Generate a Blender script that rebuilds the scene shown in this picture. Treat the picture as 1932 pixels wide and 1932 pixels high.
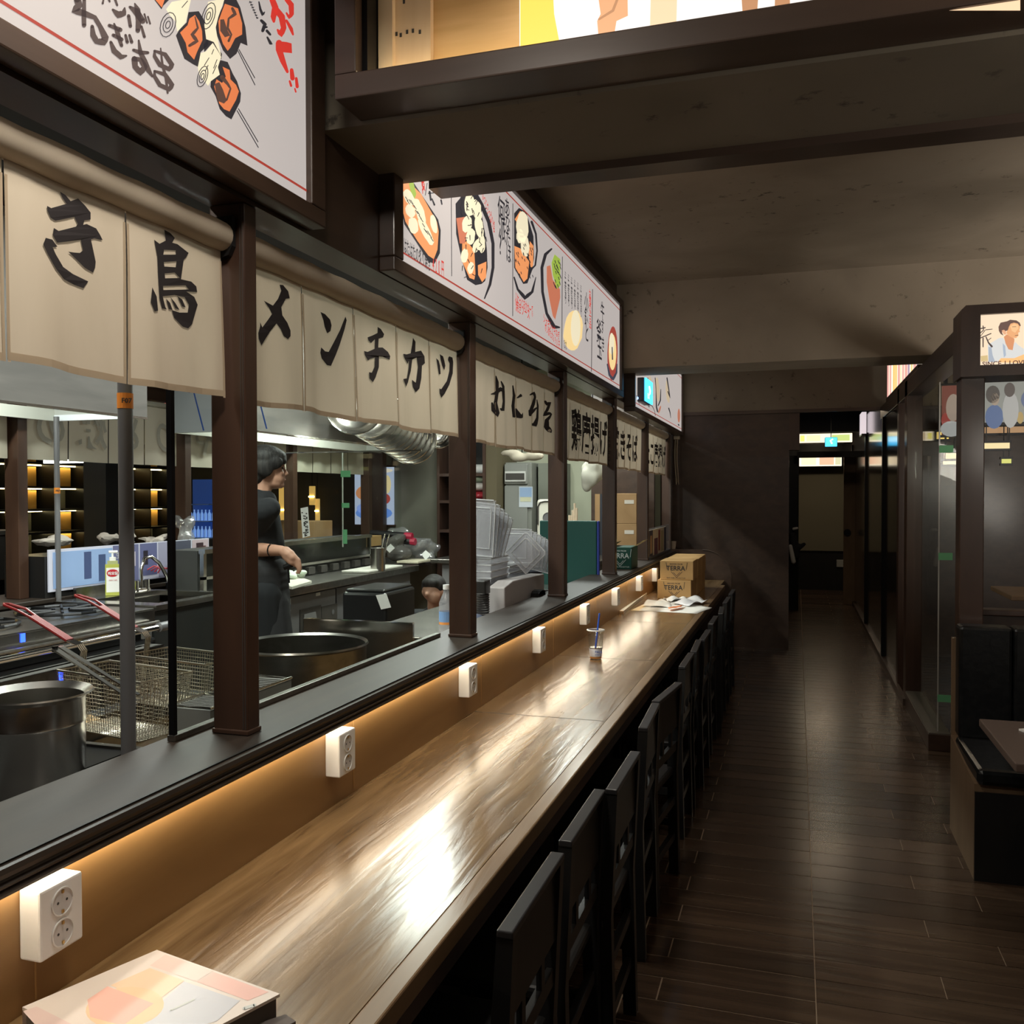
import bpy, bmesh, math, random
from mathutils import Vector, Matrix
from mathutils.geometry import tessellate_polygon
random.seed(7)
PI = math.pi
S = bpy.context.scene
COL = S.collection
for o in list(bpy.data.objects): bpy.data.objects.remove(o)
# ------------------------------------------------------------------ camera
FPX = 1706.1; YAW = math.radians(17.497); PIT = math.radians(-1.0636); ROL = math.radians(-.1124); CH = 1.6
_f = Vector((-math.sin(YAW)*math.cos(PIT), math.cos(YAW)*math.cos(PIT), math.sin(PIT)))
_r0 = Vector((math.cos(YAW), math.sin(YAW), 0)); _u0 = _r0.cross(_f)
_r = _r0*math.cos(ROL)+_u0*math.sin(ROL); _u = -_r0*math.sin(ROL)+_u0*math.cos(ROL)
cd = bpy.data.cameras.new('camera'); cam = bpy.data.objects.new('camera', cd); COL.objects.link(cam)
cd.sensor_width = 36; cd.sensor_fit = 'HORIZONTAL'; cd.lens = FPX/1932*36; cd.clip_start = .05; cd.clip_end = 100
cam.matrix_world = Matrix(((_r.x, _u.x, -_f.x, 0), (_r.y, _u.y, -_f.y, 0), (_r.z, _u.z, -_f.z, CH), (0, 0, 0, 1)))
S.camera = cam
def at(x, y, X=None, Y=None, Z=None):
    """the point where the sight line of photo pixel (x, y) meets a real plane of the room"""
    d = _f+_r*((x-966)/FPX)-_u*((y-966)/FPX)
    t = X/d.x if X is not None else (Y/d.y if Y is not None else (Z-CH)/d.z)
    return Vector((0, 0, CH))+d*t
# ------------------------------------------------------------------ world, lights, exposure
w = bpy.data.worlds.new('world'); S.world = w; w.use_nodes = True
w.node_tree.nodes['Background'].inputs[0].default_value = (1.0, .86, .70, 1)
w.node_tree.nodes['Background'].inputs[1].default_value = .012
S.view_settings.view_transform = 'Standard'; S.view_settings.look = 'None'
S.view_settings.exposure = .55; S.view_settings.gamma = 1; S.view_settings.use_curve_mapping = False
def lamp(name, loc, size, power, col, rot=(0, 0, 0), sy=None, spread=None):
    l = bpy.data.lights.new(name, 'AREA'); l.energy = power; l.color = col; l.size = size
    if sy: l.shape = 'RECTANGLE'; l.size_y = sy
    if spread: l.spread = spread
    o = bpy.data.objects.new(name, l); COL.objects.link(o); o.location = loc; o.rotation_euler = rot; return o
WARM = (1, .80, .56); COOL = (.93, 1, .93); NEUT = (1, .93, .82)
lamp('ceiling_lamp', (-.72, 1.15, 2.86), .22, 13, NEUT, (0, math.radians(-4), 0))
lamp('ceiling_lamp', (-.75, 3.05, 3.02), .25, 11, NEUT, (0, math.radians(-6), 0))
lamp('ceiling_lamp', (-.45, 7.15, 2.96), .3, 2.2, WARM, (0, math.radians(-8), 0))
lamp('ceiling_fill', (2.5, 4.5, 1.6), 1.2, 62, NEUT, (math.radians(150), math.radians(30), 0))  # unseen uplight added to brighten the ceiling and beams
lamp('ceiling_fill', (1.9, .6, 1.9), .8, 36, NEUT, (math.radians(150), math.radians(25), 0))  # second added uplight, out of view, for the near ceiling
lamp('kitchen_tube_light', (-2.5, 3.3, 2.95), .15, 50, COOL, (0, 0, 0), 1.3)
lamp('kitchen_tube_light', (-2.7, 6.6, 2.95), .15, 52, COOL, (0, 0, 0), 1.3)
lamp('kitchen_tube_light', (-1.95, 8.4, 2.8), .15, 26, COOL, (0, 0, 0), 1.0)
lamp('hood_lamp', (-3.92, 3.4, 2.5), .1, 16, COOL, (0, 0, 0), 1.0)
lamp('hood_lamp', (-3.92, 6.8, 2.5), .1, 22, COOL, (0, 0, 0), 1.4)
lamp('far_aisle_lamp', (-5.6, 4.8, 2.8), .3, 12, NEUT, (0, 0, 0), 1.5)
lamp('kitchen_tube_light', (-1.9, 1.2, 2.9), .15, 22, NEUT, (0, math.radians(25), 0), 1.0)
lamp('corridor_fill', (.35, 11.2, 2.6), .3, 4, WARM)
lamp('corridor_fill', (.35, 14.6, 2.6), .3, 6, WARM)  # added fill, no visible fixture, to lift the blind at the far end
# ------------------------------------------------------------------ materials
def mat(name, col=(.5, .5, .5), rough=.5, metal=0, emit=0, noise=None, alpha=1, trans=0, coat=0, bump=0, ecol=None, ior=1.45, tl=0):
    """noise = (scale xyz, colour2, lo, hi[, detail])"""
    m = bpy.data.materials.new(name); m.use_nodes = True; nt = m.node_tree; b = nt.nodes['Principled BSDF']
    b.inputs['Base Color'].default_value = (*col, 1); b.inputs['Roughness'].default_value = rough
    b.inputs['Metallic'].default_value = metal; b.inputs['Alpha'].default_value = alpha; b.inputs['IOR'].default_value = ior
    b.inputs['Transmission Weight'].default_value = trans; b.inputs['Coat Weight'].default_value = coat
    b.inputs['Coat Roughness'].default_value = .15
    if emit:
        b.inputs['Emission Color'].default_value = (*(ecol or col), 1); b.inputs['Emission Strength'].default_value = emit
    if noise:
        tc = nt.nodes.new('ShaderNodeTexCoord'); mp = nt.nodes.new('ShaderNodeMapping'); n = nt.nodes.new('ShaderNodeTexNoise')
        mp.inputs['Scale'].default_value = noise[0]; n.inputs['Scale'].default_value = 1; n.inputs['Detail'].default_value = noise[4] if len(noise) > 4 else 6
        n.inputs['Distortion'].default_value = .6
        g = nt.nodes.new('ShaderNodeNewGeometry'); nt.links.new(g.outputs['Position'], mp.inputs[0]); nt.links.new(mp.outputs[0], n.inputs['Vector'])
        r = nt.nodes.new('ShaderNodeValToRGB'); r.color_ramp.elements[0].position = noise[2]; r.color_ramp.elements[1].position = noise[3]
        r.color_ramp.elements[0].color = (*col, 1); r.color_ramp.elements[1].color = (*noise[1], 1)
        nt.links.new(n.outputs['Fac'], r.inputs[0]); nt.links.new(r.outputs[0], b.inputs['Base Color'])
        nt.nodes.remove(tc)
        if emit: nt.links.new(r.outputs[0], b.inputs['Emission Color'])
        if bump:
            bp = nt.nodes.new('ShaderNodeBump'); bp.inputs['Strength'].default_value = bump; bp.inputs['Distance'].default_value = .01
            nt.links.new(n.outputs['Fac'], bp.inputs['Height']); nt.links.new(bp.outputs[0], b.inputs['Normal'])
    if tl:
        t = nt.nodes.new('ShaderNodeBsdfTranslucent'); t.inputs[0].default_value = (*col, 1); mx = nt.nodes.new('ShaderNodeMixShader'); mx.inputs[0].default_value = tl
        out = nt.nodes['Material Output']; nt.links.new(b.outputs[0], mx.inputs[1]); nt.links.new(t.outputs[0], mx.inputs[2]); nt.links.new(mx.outputs[0], out.inputs[0])
    return m
def woodmat(name, c1, c2, sc, rough=.35, bump=.08, coat=.2):
    return mat(name, c1, rough, noise=(sc, c2, .3, .72, 8), coat=coat, bump=bump)
M = {}
M['dark'] = woodmat('dark_wood', (.040, .019, .012), (.066, .033, .020), (9, 9, 1.6), .42)
M['darkh'] = woodmat('dark_wood_long', (.036, .020, .013), (.060, .034, .022), (9, 1.2, 14), .40)
M['sill'] = woodmat('sill_wood', (.020, .014, .010), (.036, .025, .018), (16, 1.6, 9), .46, .05, .0)
M['darkx'] = woodmat('dark_wood_cross', (.050, .032, .024), (.075, .047, .034), (1.2, 9, 12), .45)
M['black'] = woodmat('black_wood', (.0075, .008, .009), (.014, .013, .012), (8, 8, 3), .42, .04)
M['counter'] = woodmat('counter_wood', (.105, .058, .023), (.235, .145, .066), (26, 2.4, 6), .23, .25, .2)
M['edge'] = woodmat('counter_edge_wood', (.15, .09, .045), (.24, .15, .08), (20, 2.5, 6), .35, .2)
M['panel'] = woodmat('panel_wood', (.26, .135, .045), (.35, .195, .074), (6, 1.5, 9), .42, .04, .1)
M['ply'] = woodmat('plywood', (.62, .38, .15), (.78, .52, .25), (2, 5, 14), .6, .05, 0)
M['plank'] = woodmat('pale_plank', (.70, .50, .30), (.82, .64, .42), (10, 8, 1.5), .6, .05, 0)
M['tan'] = woodmat('tan_wood', (.16, .10, .055), (.22, .14, .08), (8, 8, 2), .5)
M['orange'] = woodmat('amber_panel', (.45, .24, .05), (.62, .36, .09), (3, 3, 9), .5)
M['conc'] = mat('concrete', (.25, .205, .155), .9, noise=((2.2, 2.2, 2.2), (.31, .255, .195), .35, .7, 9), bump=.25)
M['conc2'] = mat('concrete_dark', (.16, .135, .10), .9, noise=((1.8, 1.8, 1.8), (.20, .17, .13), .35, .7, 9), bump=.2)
def spots(m, sc, lo, hi, col):
    nt = m.node_tree; b = nt.nodes['Principled BSDF']; src = b.inputs['Base Color'].links[0].from_socket
    g = nt.nodes.new('ShaderNodeNewGeometry'); n = nt.nodes.new('ShaderNodeTexNoise'); n.inputs['Scale'].default_value = sc; n.inputs['Detail'].default_value = 4; n.inputs['Roughness'].default_value = .62
    n2 = nt.nodes.new('ShaderNodeTexNoise'); n2.inputs['Scale'].default_value = 1.3; r2 = nt.nodes.new('ShaderNodeMapRange'); r2.inputs[1].default_value = .42; r2.inputs[2].default_value = .62
    r = nt.nodes.new('ShaderNodeMapRange'); r.inputs[1].default_value = lo; r.inputs[2].default_value = hi; mu = nt.nodes.new('ShaderNodeMath'); mu.operation = 'MULTIPLY'; mx = nt.nodes.new('ShaderNodeMixRGB'); mx.inputs[2].default_value = (*col, 1)
    nt.links.new(g.outputs['Position'], n.inputs['Vector']); nt.links.new(g.outputs['Position'], n2.inputs['Vector']); nt.links.new(n.outputs['Fac'], r.inputs[0]); nt.links.new(n2.outputs['Fac'], r2.inputs[0]); nt.links.new(r.outputs[0], mu.inputs[0]); nt.links.new(r2.outputs[0], mu.inputs[1])
    nt.links.new(mu.outputs[0], mx.inputs[0]); nt.links.new(src, mx.inputs[1]); nt.links.new(mx.outputs[0], b.inputs['Base Color'])
spots(M['conc'], 14, .62, .70, (.09, .07, .05)); spots(M['conc2'], 14, .62, .70, (.05, .04, .03))
M['kwall'] = mat('kitchen_wall_paint', (.36, .37, .27), .8, noise=((1.2, 1.2, 1.2), (.42, .43, .33), .4, .7, 5))
M['kgrey'] = mat('grey_wall_paint', (.17, .17, .135), .85, noise=((1.5, 1.5, 1.5), (.21, .21, .17), .4, .7, 6))
M['kdark'] = mat('dark_ceiling_paint', (.025, .024, .023), .8)
M['steel'] = mat('stainless_steel', (.46, .44, .41), .24, 1, noise=((2, 14, 14), (.56, .54, .50), .3, .7, 3))
M['steelb'] = mat('brushed_steel_dark', (.22, .21, .19), .3, 1, noise=((3, 20, 20), (.30, .29, .27), .3, .7, 3))
M['hoodst'] = mat('hood_steel', (.20, .19, .18), .36, .6, noise=((1, 2, 12), (.26, .245, .23), .3, .7, 3))
M['chrome'] = mat('chrome', (.75, .74, .70), .12, 1)
M['wire'] = mat('steel_wire', (.62, .57, .47), .28, 1)
M['bmetal'] = mat('black_metal', (.012, .012, .013), .35, .6)
M['pipe'] = mat('grey_paint', (.16, .16, .165), .45, .3)
M['white'] = mat('white_plastic', (.82, .81, .78), .35)
M['slot'] = mat('dark_slot', (.05, .045, .04), .6)
M['dimple'] = mat('socket_well', (.60, .59, .58), .4)
M['brass'] = mat('brass', (.65, .45, .2), .3, 1)
M['gold'] = mat('yellow_knob', (.55, .33, .06), .4)
M['red'] = mat('red_grip', (.26, .018, .018), .35)
M['cloth'] = mat('linen', (.58, .49, .375), .9, noise=((3, 9, 2), (.66, .565, .445), .3, .75, 5), tl=.22)
M['hem'] = mat('linen_hem', (.46, .36, .25), .9, tl=.15)
M['clothk'] = mat('linen_back', (.50, .47, .38), .9, tl=.3)
M['inkk'] = mat('ink_showing_through', (.33, .31, .26), .9)
M['ink'] = mat('brush_ink', (.022, .017, .018), .8)
M['grout'] = mat('grout', (.24, .17, .115), .85)
M['leather'] = mat('black_leather', (.006, .007, .008), .28, noise=((30, 30, 30), (.010, .011, .012), .4, .6, 3), bump=.1)
M['kraft'] = mat('cardboard', (.42, .255, .10), .8, noise=((4, 4, 4), (.48, .30, .125), .4, .7, 4))
M['kraft2'] = mat('brown_cardboard', (.26, .155, .07), .85, noise=((4, 4, 4), (.31, .19, .09), .4, .7, 4))
M['green'] = mat('green_carton', (.006, .060, .042), .6)
M['teal'] = mat('green_board', (.007, .075, .062), .5)
M['paper'] = mat('white_paper', (.80, .80, .78), .7)
M['tape'] = mat('green_tape', (.12, .38, .18), .6)
M['otape'] = mat('orange_tape', (.75, .25, .03), .6)
M['skin'] = mat('skin', (.38, .20, .135), .55, noise=((9, 9, 9), (.43, .235, .16), .4, .6, 3))
M['lips'] = mat('lips', (.36, .13, .10), .5)
M['hair'] = mat('black_hair', (.005, .004, .004), .65, noise=((60, 60, 8), (.02, .018, .016), .4, .7, 3), bump=.3)
M['shirt'] = mat('black_shirt', (.010, .011, .013), .9)
M['trouser'] = mat('dark_trousers', (.008, .009, .011), .9)
M['apron'] = mat('dark_apron', (.016, .016, .018), .85)
M['blue'] = mat('blue_plastic', (.02, .10, .60), .3)
M['navy'] = mat('blue_edge', (.03, .05, .30), .5)
M['cola'] = mat('drink', (.10, .035, .01), .2)
M['mirror'] = mat('glossy_panel', (.022, .016, .013), .12, noise=((4, 4, 1), (.032, .022, .017), .3, .7, 5), coat=.5)
M['ledw'] = mat('led_strip', (1, .90, .7), .5, emit=17, ecol=(1, .885, .68))
M['ledc'] = mat('tube_light', (1, 1, .95), .5, emit=5, ecol=(.95, 1, .92))
M['ledy'] = mat('amber_led', (1, .85, .4), .5, emit=11, ecol=(1, .80, .36))
M['exit'] = mat('exit_sign_face', (.08, .55, .9), .4, emit=1.6, ecol=(.06, .52, .95))
M['exitw'] = mat('exit_sign_figure', (.6, .95, 1), .4, emit=1.8, ecol=(.55, .95, 1))
M['bluel'] = mat('blue_led', (.02, .06, 1), .4, emit=3, ecol=(.02, .07, 1))
def glassmat(name, tint=(1, 1, 1), k=.10, rough=.02, milk=0):
    m = bpy.data.materials.new(name); m.use_nodes = True; nt = m.node_tree; nt.nodes.remove(nt.nodes['Principled BSDF'])
    t = nt.nodes.new('ShaderNodeBsdfTransparent'); t.inputs[0].default_value = (*tint, 1); g = nt.nodes.new('ShaderNodeBsdfGlossy'); g.inputs['Roughness'].default_value = rough
    f = nt.nodes.new('ShaderNodeLayerWeight'); f.inputs[0].default_value = .5; pw = nt.nodes.new('ShaderNodeMath'); pw.operation = 'POWER'; pw.inputs[1].default_value = 4.5
    mu = nt.nodes.new('ShaderNodeMath'); mu.operation = 'MULTIPLY_ADD'; mu.inputs[1].default_value = .45; mu.inputs[2].default_value = k
    mx = nt.nodes.new('ShaderNodeMixShader'); nt.links.new(f.outputs['Facing'], pw.inputs[0]); nt.links.new(pw.outputs[0], mu.inputs[0]); nt.links.new(mu.outputs[0], mx.inputs[0]); nt.links.new(t.outputs[0], mx.inputs[1]); nt.links.new(g.outputs[0], mx.inputs[2])
    if milk:
        df = nt.nodes.new('ShaderNodeBsdfDiffuse'); df.inputs[0].default_value = (.62, .62, .64, 1); m2 = nt.nodes.new('ShaderNodeMixShader'); m2.inputs[0].default_value = milk
        nt.links.new(mx.outputs[0], m2.inputs[1]); nt.links.new(df.outputs[0], m2.inputs[2]); mx = m2
    nt.links.new(mx.outputs[0], nt.nodes['Material Output'].inputs[0]); return m
M['glass'] = glassmat('clear_glass', (.97, .99, .97), .01)
M['cup'] = glassmat('clear_cup', (.93, .95, .95), .06, .08)
M['clear'] = glassmat('clear_plastic', (.93, .93, .94), .10, .2, .26)
M['film'] = glassmat('plastic_film', (.94, .94, .95), .16, .15, .18)
_em = {}
def E(c, k=.8):
    """backlit printed film of colour c"""
    k = k*.92; key = (c, k)
    if key not in _em: _em[key] = mat('backlit_print', tuple(q*.25 for q in c), .5, emit=k, ecol=c)
    return _em[key]
_pm = {}
def P(c, r=.7):
    if (c, r) not in _pm: _pm[(c, r)] = mat('printed_colour', c, r)
    return _pm[(c, r)]
# floor tiles: one random tone per tile
def floormat():
    m = mat('wood_look_tile', (.05, .03, .02), .24, noise=((1.6, 22, 1), (.5, .5, .5), .3, .7, 8), bump=.12); nt = m.node_tree; b = nt.nodes['Principled BSDF']
    ramp = [n for n in nt.nodes if n.type == 'VALTORGB'][0]; ramp.color_ramp.elements[0].color = (.036, .021, .013, 1); ramp.color_ramp.elements[1].color = (.068, .042, .026, 1)
    g = nt.nodes.new('ShaderNodeNewGeometry'); h = nt.nodes.new('ShaderNodeHueSaturation'); mr = nt.nodes.new('ShaderNodeMapRange')
    mr.inputs[3].default_value = .65; mr.inputs[4].default_value = 1.35; nt.links.new(g.outputs['Random Per Island'], mr.inputs[0]); nt.links.new(mr.outputs[0], h.inputs['Value'])
    nt.links.new(ramp.outputs[0], h.inputs['Color']); nt.links.new(h.outputs[0], b.inputs['Base Color']); return m
M['tile'] = floormat()
# ------------------------------------------------------------------ mesh helpers
SPLIT = {'dark_outline', 'pale_piece', 'orange_food', 'orange_meat', 'green_garnish', 'red_food', 'pale_roll', 'pale_noodle', 'egg_yellow'}
class MB:
    def __init__(s): s.v = []; s.f = []
    def add(s, v, f):
        n = len(s.v); s.v += [Vector(p) for p in v]; s.f += [tuple(i+n for i in q) for q in f]; return s
    def box(s, x0, x1, y0, y1, z0, z1, M4=None):
        v = [Vector((x, y, z)) for z in (z0, z1) for y in (y0, y1) for x in (x0, x1)]
        if M4 is not None: v = [M4 @ p for p in v]
        return s.add(v, [(0, 2, 3, 1), (4, 5, 7, 6), (0, 1, 5, 4), (2, 6, 7, 3), (0, 4, 6, 2), (1, 3, 7, 5)])
    def bbox(s, x0, x1, y0, y1, z0, z1, b=.006, M4=None):
        bm = bmesh.new(); bmesh.ops.create_cube(bm, size=1)
        for p in bm.verts: p.co = Vector(((x0+x1)/2+p.co.x*(x1-x0), (y0+y1)/2+p.co.y*(y1-y0), (z0+z1)/2+p.co.z*(z1-z0)))
        bmesh.ops.bevel(bm, geom=bm.edges[:], offset=b, segments=2, affect='EDGES', profile=.5)
        bm.verts.ensure_lookup_table()
        v = [M4 @ p.co if M4 is not None else p.co.copy() for p in bm.verts]; f = [tuple(q.index for q in fa.verts) for fa in bm.faces]; bm.free(); return s.add(v, f)
    def tube(s, pts, r, n=8, cap=True, closed=False):
        pts = [Vector(p) for p in pts]; rs = r if isinstance(r, (list, tuple)) else [r]*len(pts); v = []; f = []; N = len(pts); prev = None
        for i, p in enumerate(pts):
            a = pts[(i-1) % N] if (closed or i > 0) else p; b = pts[(i+1) % N] if (closed or i < N-1) else p
            t = (b-a).normalized() if (b-a).length > 1e-9 else Vector((0, 0, 1))
            if prev is None:
                u = t.cross(Vector((0, 0, 1)))
                if u.length < .05: u = t.cross(Vector((1, 0, 0)))
            else: u = prev-t*prev.dot(t)
            u.normalize(); prev = u; w_ = t.cross(u)
            for k in range(n): v.append(p+(u*math.cos(2*PI*k/n)+w_*math.sin(2*PI*k/n))*rs[i])
        m = N if closed else N-1
        for i in range(m):
            j = (i+1) % N
            for k in range(n): f.append((i*n+k, i*n+(k+1) % n, j*n+(k+1) % n, j*n+k))
        if cap and not closed: f.append(tuple(range(n))[::-1]); f.append(tuple((N-1)*n+k for k in range(n)))
        return s.add(v, f)
    def lathe(s, c, prof, n=32, M4=None, a0=0, a1=2*PI):
        v = []; f = []; full = abs(a1-a0-2*PI) < 1e-6; m = n if full else n+1
        for r, z in prof:
            for k in range(m):
                a = a0+(a1-a0)*k/n; p = Vector((r*math.cos(a), r*math.sin(a), z)); p = M4 @ p if M4 is not None else p; v.append(p+Vector(c))
        for i in range(len(prof)-1):
            for k in range(n): f.append((i*m+k, i*m+(k+1) % m, (i+1)*m+(k+1) % m, (i+1)*m+k))
        return s.add(v, f)
    def prism(s, poly, axis, a, b):
        """poly of 2-D points extruded along axis ('x','y','z') from a to b"""
        def mk(p, t): return {'x': (t, p[0], p[1]), 'y': (p[0], t, p[1]), 'z': (p[0], p[1], t)}[axis]
        n = len(poly); v = [mk(p, a) for p in poly]+[mk(p, b) for p in poly]
        f = [tuple(range(n))[::-1], tuple(range(n, 2*n))]+[(i, (i+1) % n, (i+1) % n+n, i+n) for i in range(n)]
        return s.add(v, f)
    def quad(s, a, b, c, d): return s.add([a, b, c, d], [(0, 1, 2, 3)])
    def build(s, name, m, parent=None, smooth=False, bevel=0):
        if name in SPLIT:
            root = list(range(len(s.v)))
            def fd(i):
                while root[i] != i: root[i] = root[root[i]]; i = root[i]
                return i
            for q in s.f:
                for k in q[1:]: root[fd(q[0])] = fd(k)
            G = {}
            for q in s.f: G.setdefault(fd(q[0]), []).append(q)
            if len(G) > 1:
                for g in G.values():
                    ix = sorted({k for q in g for k in q}); mp = {k: i for i, k in enumerate(ix)}; m_ = MB(); m_.v = [s.v[k] for k in ix]; m_.f = [tuple(mp[k] for k in q) for q in g]; o = m_.build(name, m, parent, smooth)
                return o
        me = bpy.data.meshes.new(name); o = bpy.data.objects.new(name, me); COL.objects.link(o)
        off = Vector((0, 0, 0))
        if parent is not None:
            o.parent = parent; p = parent
            while p is not None: off += p.location; p = p.parent
            vs = [p_-off for p_ in s.v]
        else:
            xs = [p.x for p in s.v]; ys = [p.y for p in s.v]; zs = [p.z for p in s.v]
            off = Vector(((min(xs)+max(xs))/2, (min(ys)+max(ys))/2, min(zs))); o.location = off; vs = [p_-off for p_ in s.v]
        me.from_pydata(vs, [], s.f); me.update()
        bm = bmesh.new(); bm.from_mesh(me); bmesh.ops.recalc_face_normals(bm, faces=bm.faces); bm.to_mesh(me); bm.free()
        me.materials.append(m if not isinstance(m, str) else M[m])
        if smooth:
            for p in me.polygons: p.use_smooth = True
            try: me.set_sharp_from_angle(angle=math.radians(40))
            except Exception: pass
        if bevel:
            md = o.modifiers.new('b', 'BEVEL'); md.width = bevel; md.segments = 2; md.limit_method = 'ANGLE'
        return o
def tag(o, label, cat, group=None, kind=None):
    if label: o['label'] = label
    if cat: o['category'] = cat
    if group: o['group'] = group
    if kind: o['kind'] = kind
    return o
def thing(name, loc, label, cat, group=None, rz=0):
    o = bpy.data.objects.new(name, None); COL.objects.link(o); o.location = loc; o.empty_display_size = .05
    return tag(o, label, cat, group)
def struct(name, mb, m, **k):
    o = mb.build(name, m, **k); o['kind'] = 'structure'; return o
def kids(o): return [c for c in bpy.data.objects if c.parent == o]
def copy_tree(o, loc=None, label=None, rz=None, parent=None):
    c = o.copy(); COL.objects.link(c)
    if parent is not None: c.parent = parent
    if loc is not None: c.location = loc
    if rz is not None: c.rotation_euler = (0, 0, rz)
    if label: c['label'] = label
    for ch in kids(o): copy_tree(ch, parent=c)
    return c
def B(x0, x1, y0, y1, z0, z1): return MB().box(x0, x1, y0, y1, z0, z1)
def BB(x0, x1, y0, y1, z0, z1, b=.006): return MB().bbox(x0, x1, y0, y1, z0, z1, b)
# flat art: shapes given in photo pixels of a crop (ox, oy, scale), thrown on a real plane
class Art:
    def __init__(s, ox, oy, sc, fn): s.ox, s.oy, s.sc, s.fn = ox, oy, sc, fn
    def p(s, q, off): return s.fn(s.ox+q[0]/s.sc, s.oy+q[1]/s.sc, off)
    def poly(s, mb, pts, off, holes=()):
        loops = [[Vector((x, -y, 0)) for x, y in L] for L in ([pts]+list(holes))]
        flat = [q for L in ([pts]+list(holes)) for q in L]
        n = len(mb.v); mb.v += [s.p(q, off) for q in flat]
        for t in tessellate_polygon(loops): mb.f.append(tuple(i+n for i in t))
        return mb
    def brush(s, mb, pts, off, wd=None):
        """pts: (x, y[, width]) -> ribbon with round ends"""
        P2 = [(p[0], p[1], p[2] if len(p) > 2 else wd) for p in pts]; Q = []
        for i in range(len(P2)-1):
            a, b = P2[i], P2[i+1]; k = 3
            for j in range(k): t = j/k; Q.append(tuple(a[m]+(b[m]-a[m])*t for m in range(3)))
        Q.append(P2[-1]); L = []; R = []
        for i, q in enumerate(Q):
            a = Q[max(i-1, 0)]; b = Q[min(i+1, len(Q)-1)]; dx, dy = b[0]-a[0], b[1]-a[1]; l = math.hypot(dx, dy) or 1; nx, ny = -dy/l, dx/l; h = q[2]/2
            L.append((q[0]+nx*h, q[1]+ny*h)); R.append((q[0]-nx*h, q[1]-ny*h))
        n = len(mb.v); mb.v += [s.p(q, off) for q in L]+[s.p(q, off) for q in R]; m = len(L)
        for i in range(m-1): mb.f.append((n+i, n+i+1, n+m+i+1, n+m+i))
        for e in (Q[0], Q[-1]):
            if e[2] > 2: s.poly(mb, [(e[0]+e[2]/2*.98*math.cos(2*PI*k/8), e[1]+e[2]/2*.98*math.sin(2*PI*k/8)) for k in range(8)], off)
        return mb
    def ell(s, mb, cx, cy, rx, ry, off, rot=0, n=20, jit=0):
        pts = []
        for k in range(n):
            a = 2*PI*k/n; r = 1+random.uniform(-jit, jit); x, y = rx*r*math.cos(a), ry*r*math.sin(a)
            pts.append((cx+x*math.cos(rot)-y*math.sin(rot), cy+x*math.sin(rot)+y*math.cos(rot)))
        return s.poly(mb, pts, off)
_txt = {}
def text(mb, s, origin, u, v, size, bold=0, off=(0, 0, 0), sx=1):
    """adds the triangulated letters of s to mb: origin = lower left, u right, v up"""
    key = (s, bold)
    if key not in _txt:
        c = bpy.data.curves.new('t', 'FONT'); c.body = s; c.offset = bold; c.resolution_u = 3; o = bpy.data.objects.new('t', c); COL.objects.link(o)
        dg = bpy.context.evaluated_depsgraph_get(); me = bpy.data.meshes.new_from_object(o.evaluated_get(dg))
        _txt[key] = ([p.co.copy() for p in me.vertices], [tuple(p.vertices) for p in me.polygons]); bpy.data.objects.remove(o); bpy.data.curves.remove(c); bpy.data.meshes.remove(me)
    vs, fs = _txt[key]; u = Vector(u); v = Vector(v); o = Vector(origin)+Vector(off)
    return mb.add([o+u*(p.x*size*sx)+v*(p.y*size) for p in vs], fs)
def vtext(mb, s, x, y, z, size, axis='Y', step=None, off=0, bold=0):
    """vertical line of characters on a plane facing +X (axis Y) going down from z"""
    for i, ch in enumerate(s): text(mb, ch, (x+off, y, z-(i+1)*(step or size*1.05)), (0, 1, 0) if axis == 'Y' else (1, 0, 0), (0, 0, 1), size, bold)
def blob(parts, vox=.012, it=2):
    """parts: list of (a, b, ra, rb) tapered capsules or (centre, (rx,ry,rz)) ellipsoids -> one continuous skin (verts, faces)"""
    bm = bmesh.new()
    for q in parts:
        if len(q) == 4:
            a, b, ra, rb = Vector(q[0]), Vector(q[1]), q[2], q[3]; n = max(2, int((b-a).length/(min(ra, rb)*.35))+1)
            for i in range(n+1):
                t = i/n; bmesh.ops.create_icosphere(bm, subdivisions=2, radius=ra+(rb-ra)*t, matrix=Matrix.Translation(a.lerp(b, t)))
        else:
            c, r = Vector(q[0]), q[1]; R = q[2] if len(q) == 3 else Matrix.Identity(4)
            bmesh.ops.create_icosphere(bm, subdivisions=3, radius=1, matrix=Matrix.Translation(c) @ R @ Matrix.Diagonal((*r, 1)))
    me = bpy.data.meshes.new('b'); bm.to_mesh(me); bm.free(); o = bpy.data.objects.new('b', me); COL.objects.link(o)
    md = o.modifiers.new('r', 'REMESH'); md.mode = 'VOXEL'; md.voxel_size = vox
    sm = o.modifiers.new('s', 'SMOOTH'); sm.iterations = it; sm.factor = .5
    dg = bpy.context.evaluated_depsgraph_get(); m2 = bpy.data.meshes.new_from_object(o.evaluated_get(dg))
    r = MB().add([p.co.copy() for p in m2.vertices], [tuple(p.vertices) for p in m2.polygons])
    bpy.data.objects.remove(o); bpy.data.meshes.remove(me); bpy.data.meshes.remove(m2); return r
# ================================================================== STRUCTURE
YE = 9.75; XW = -1.21; XS = -1.2
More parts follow.
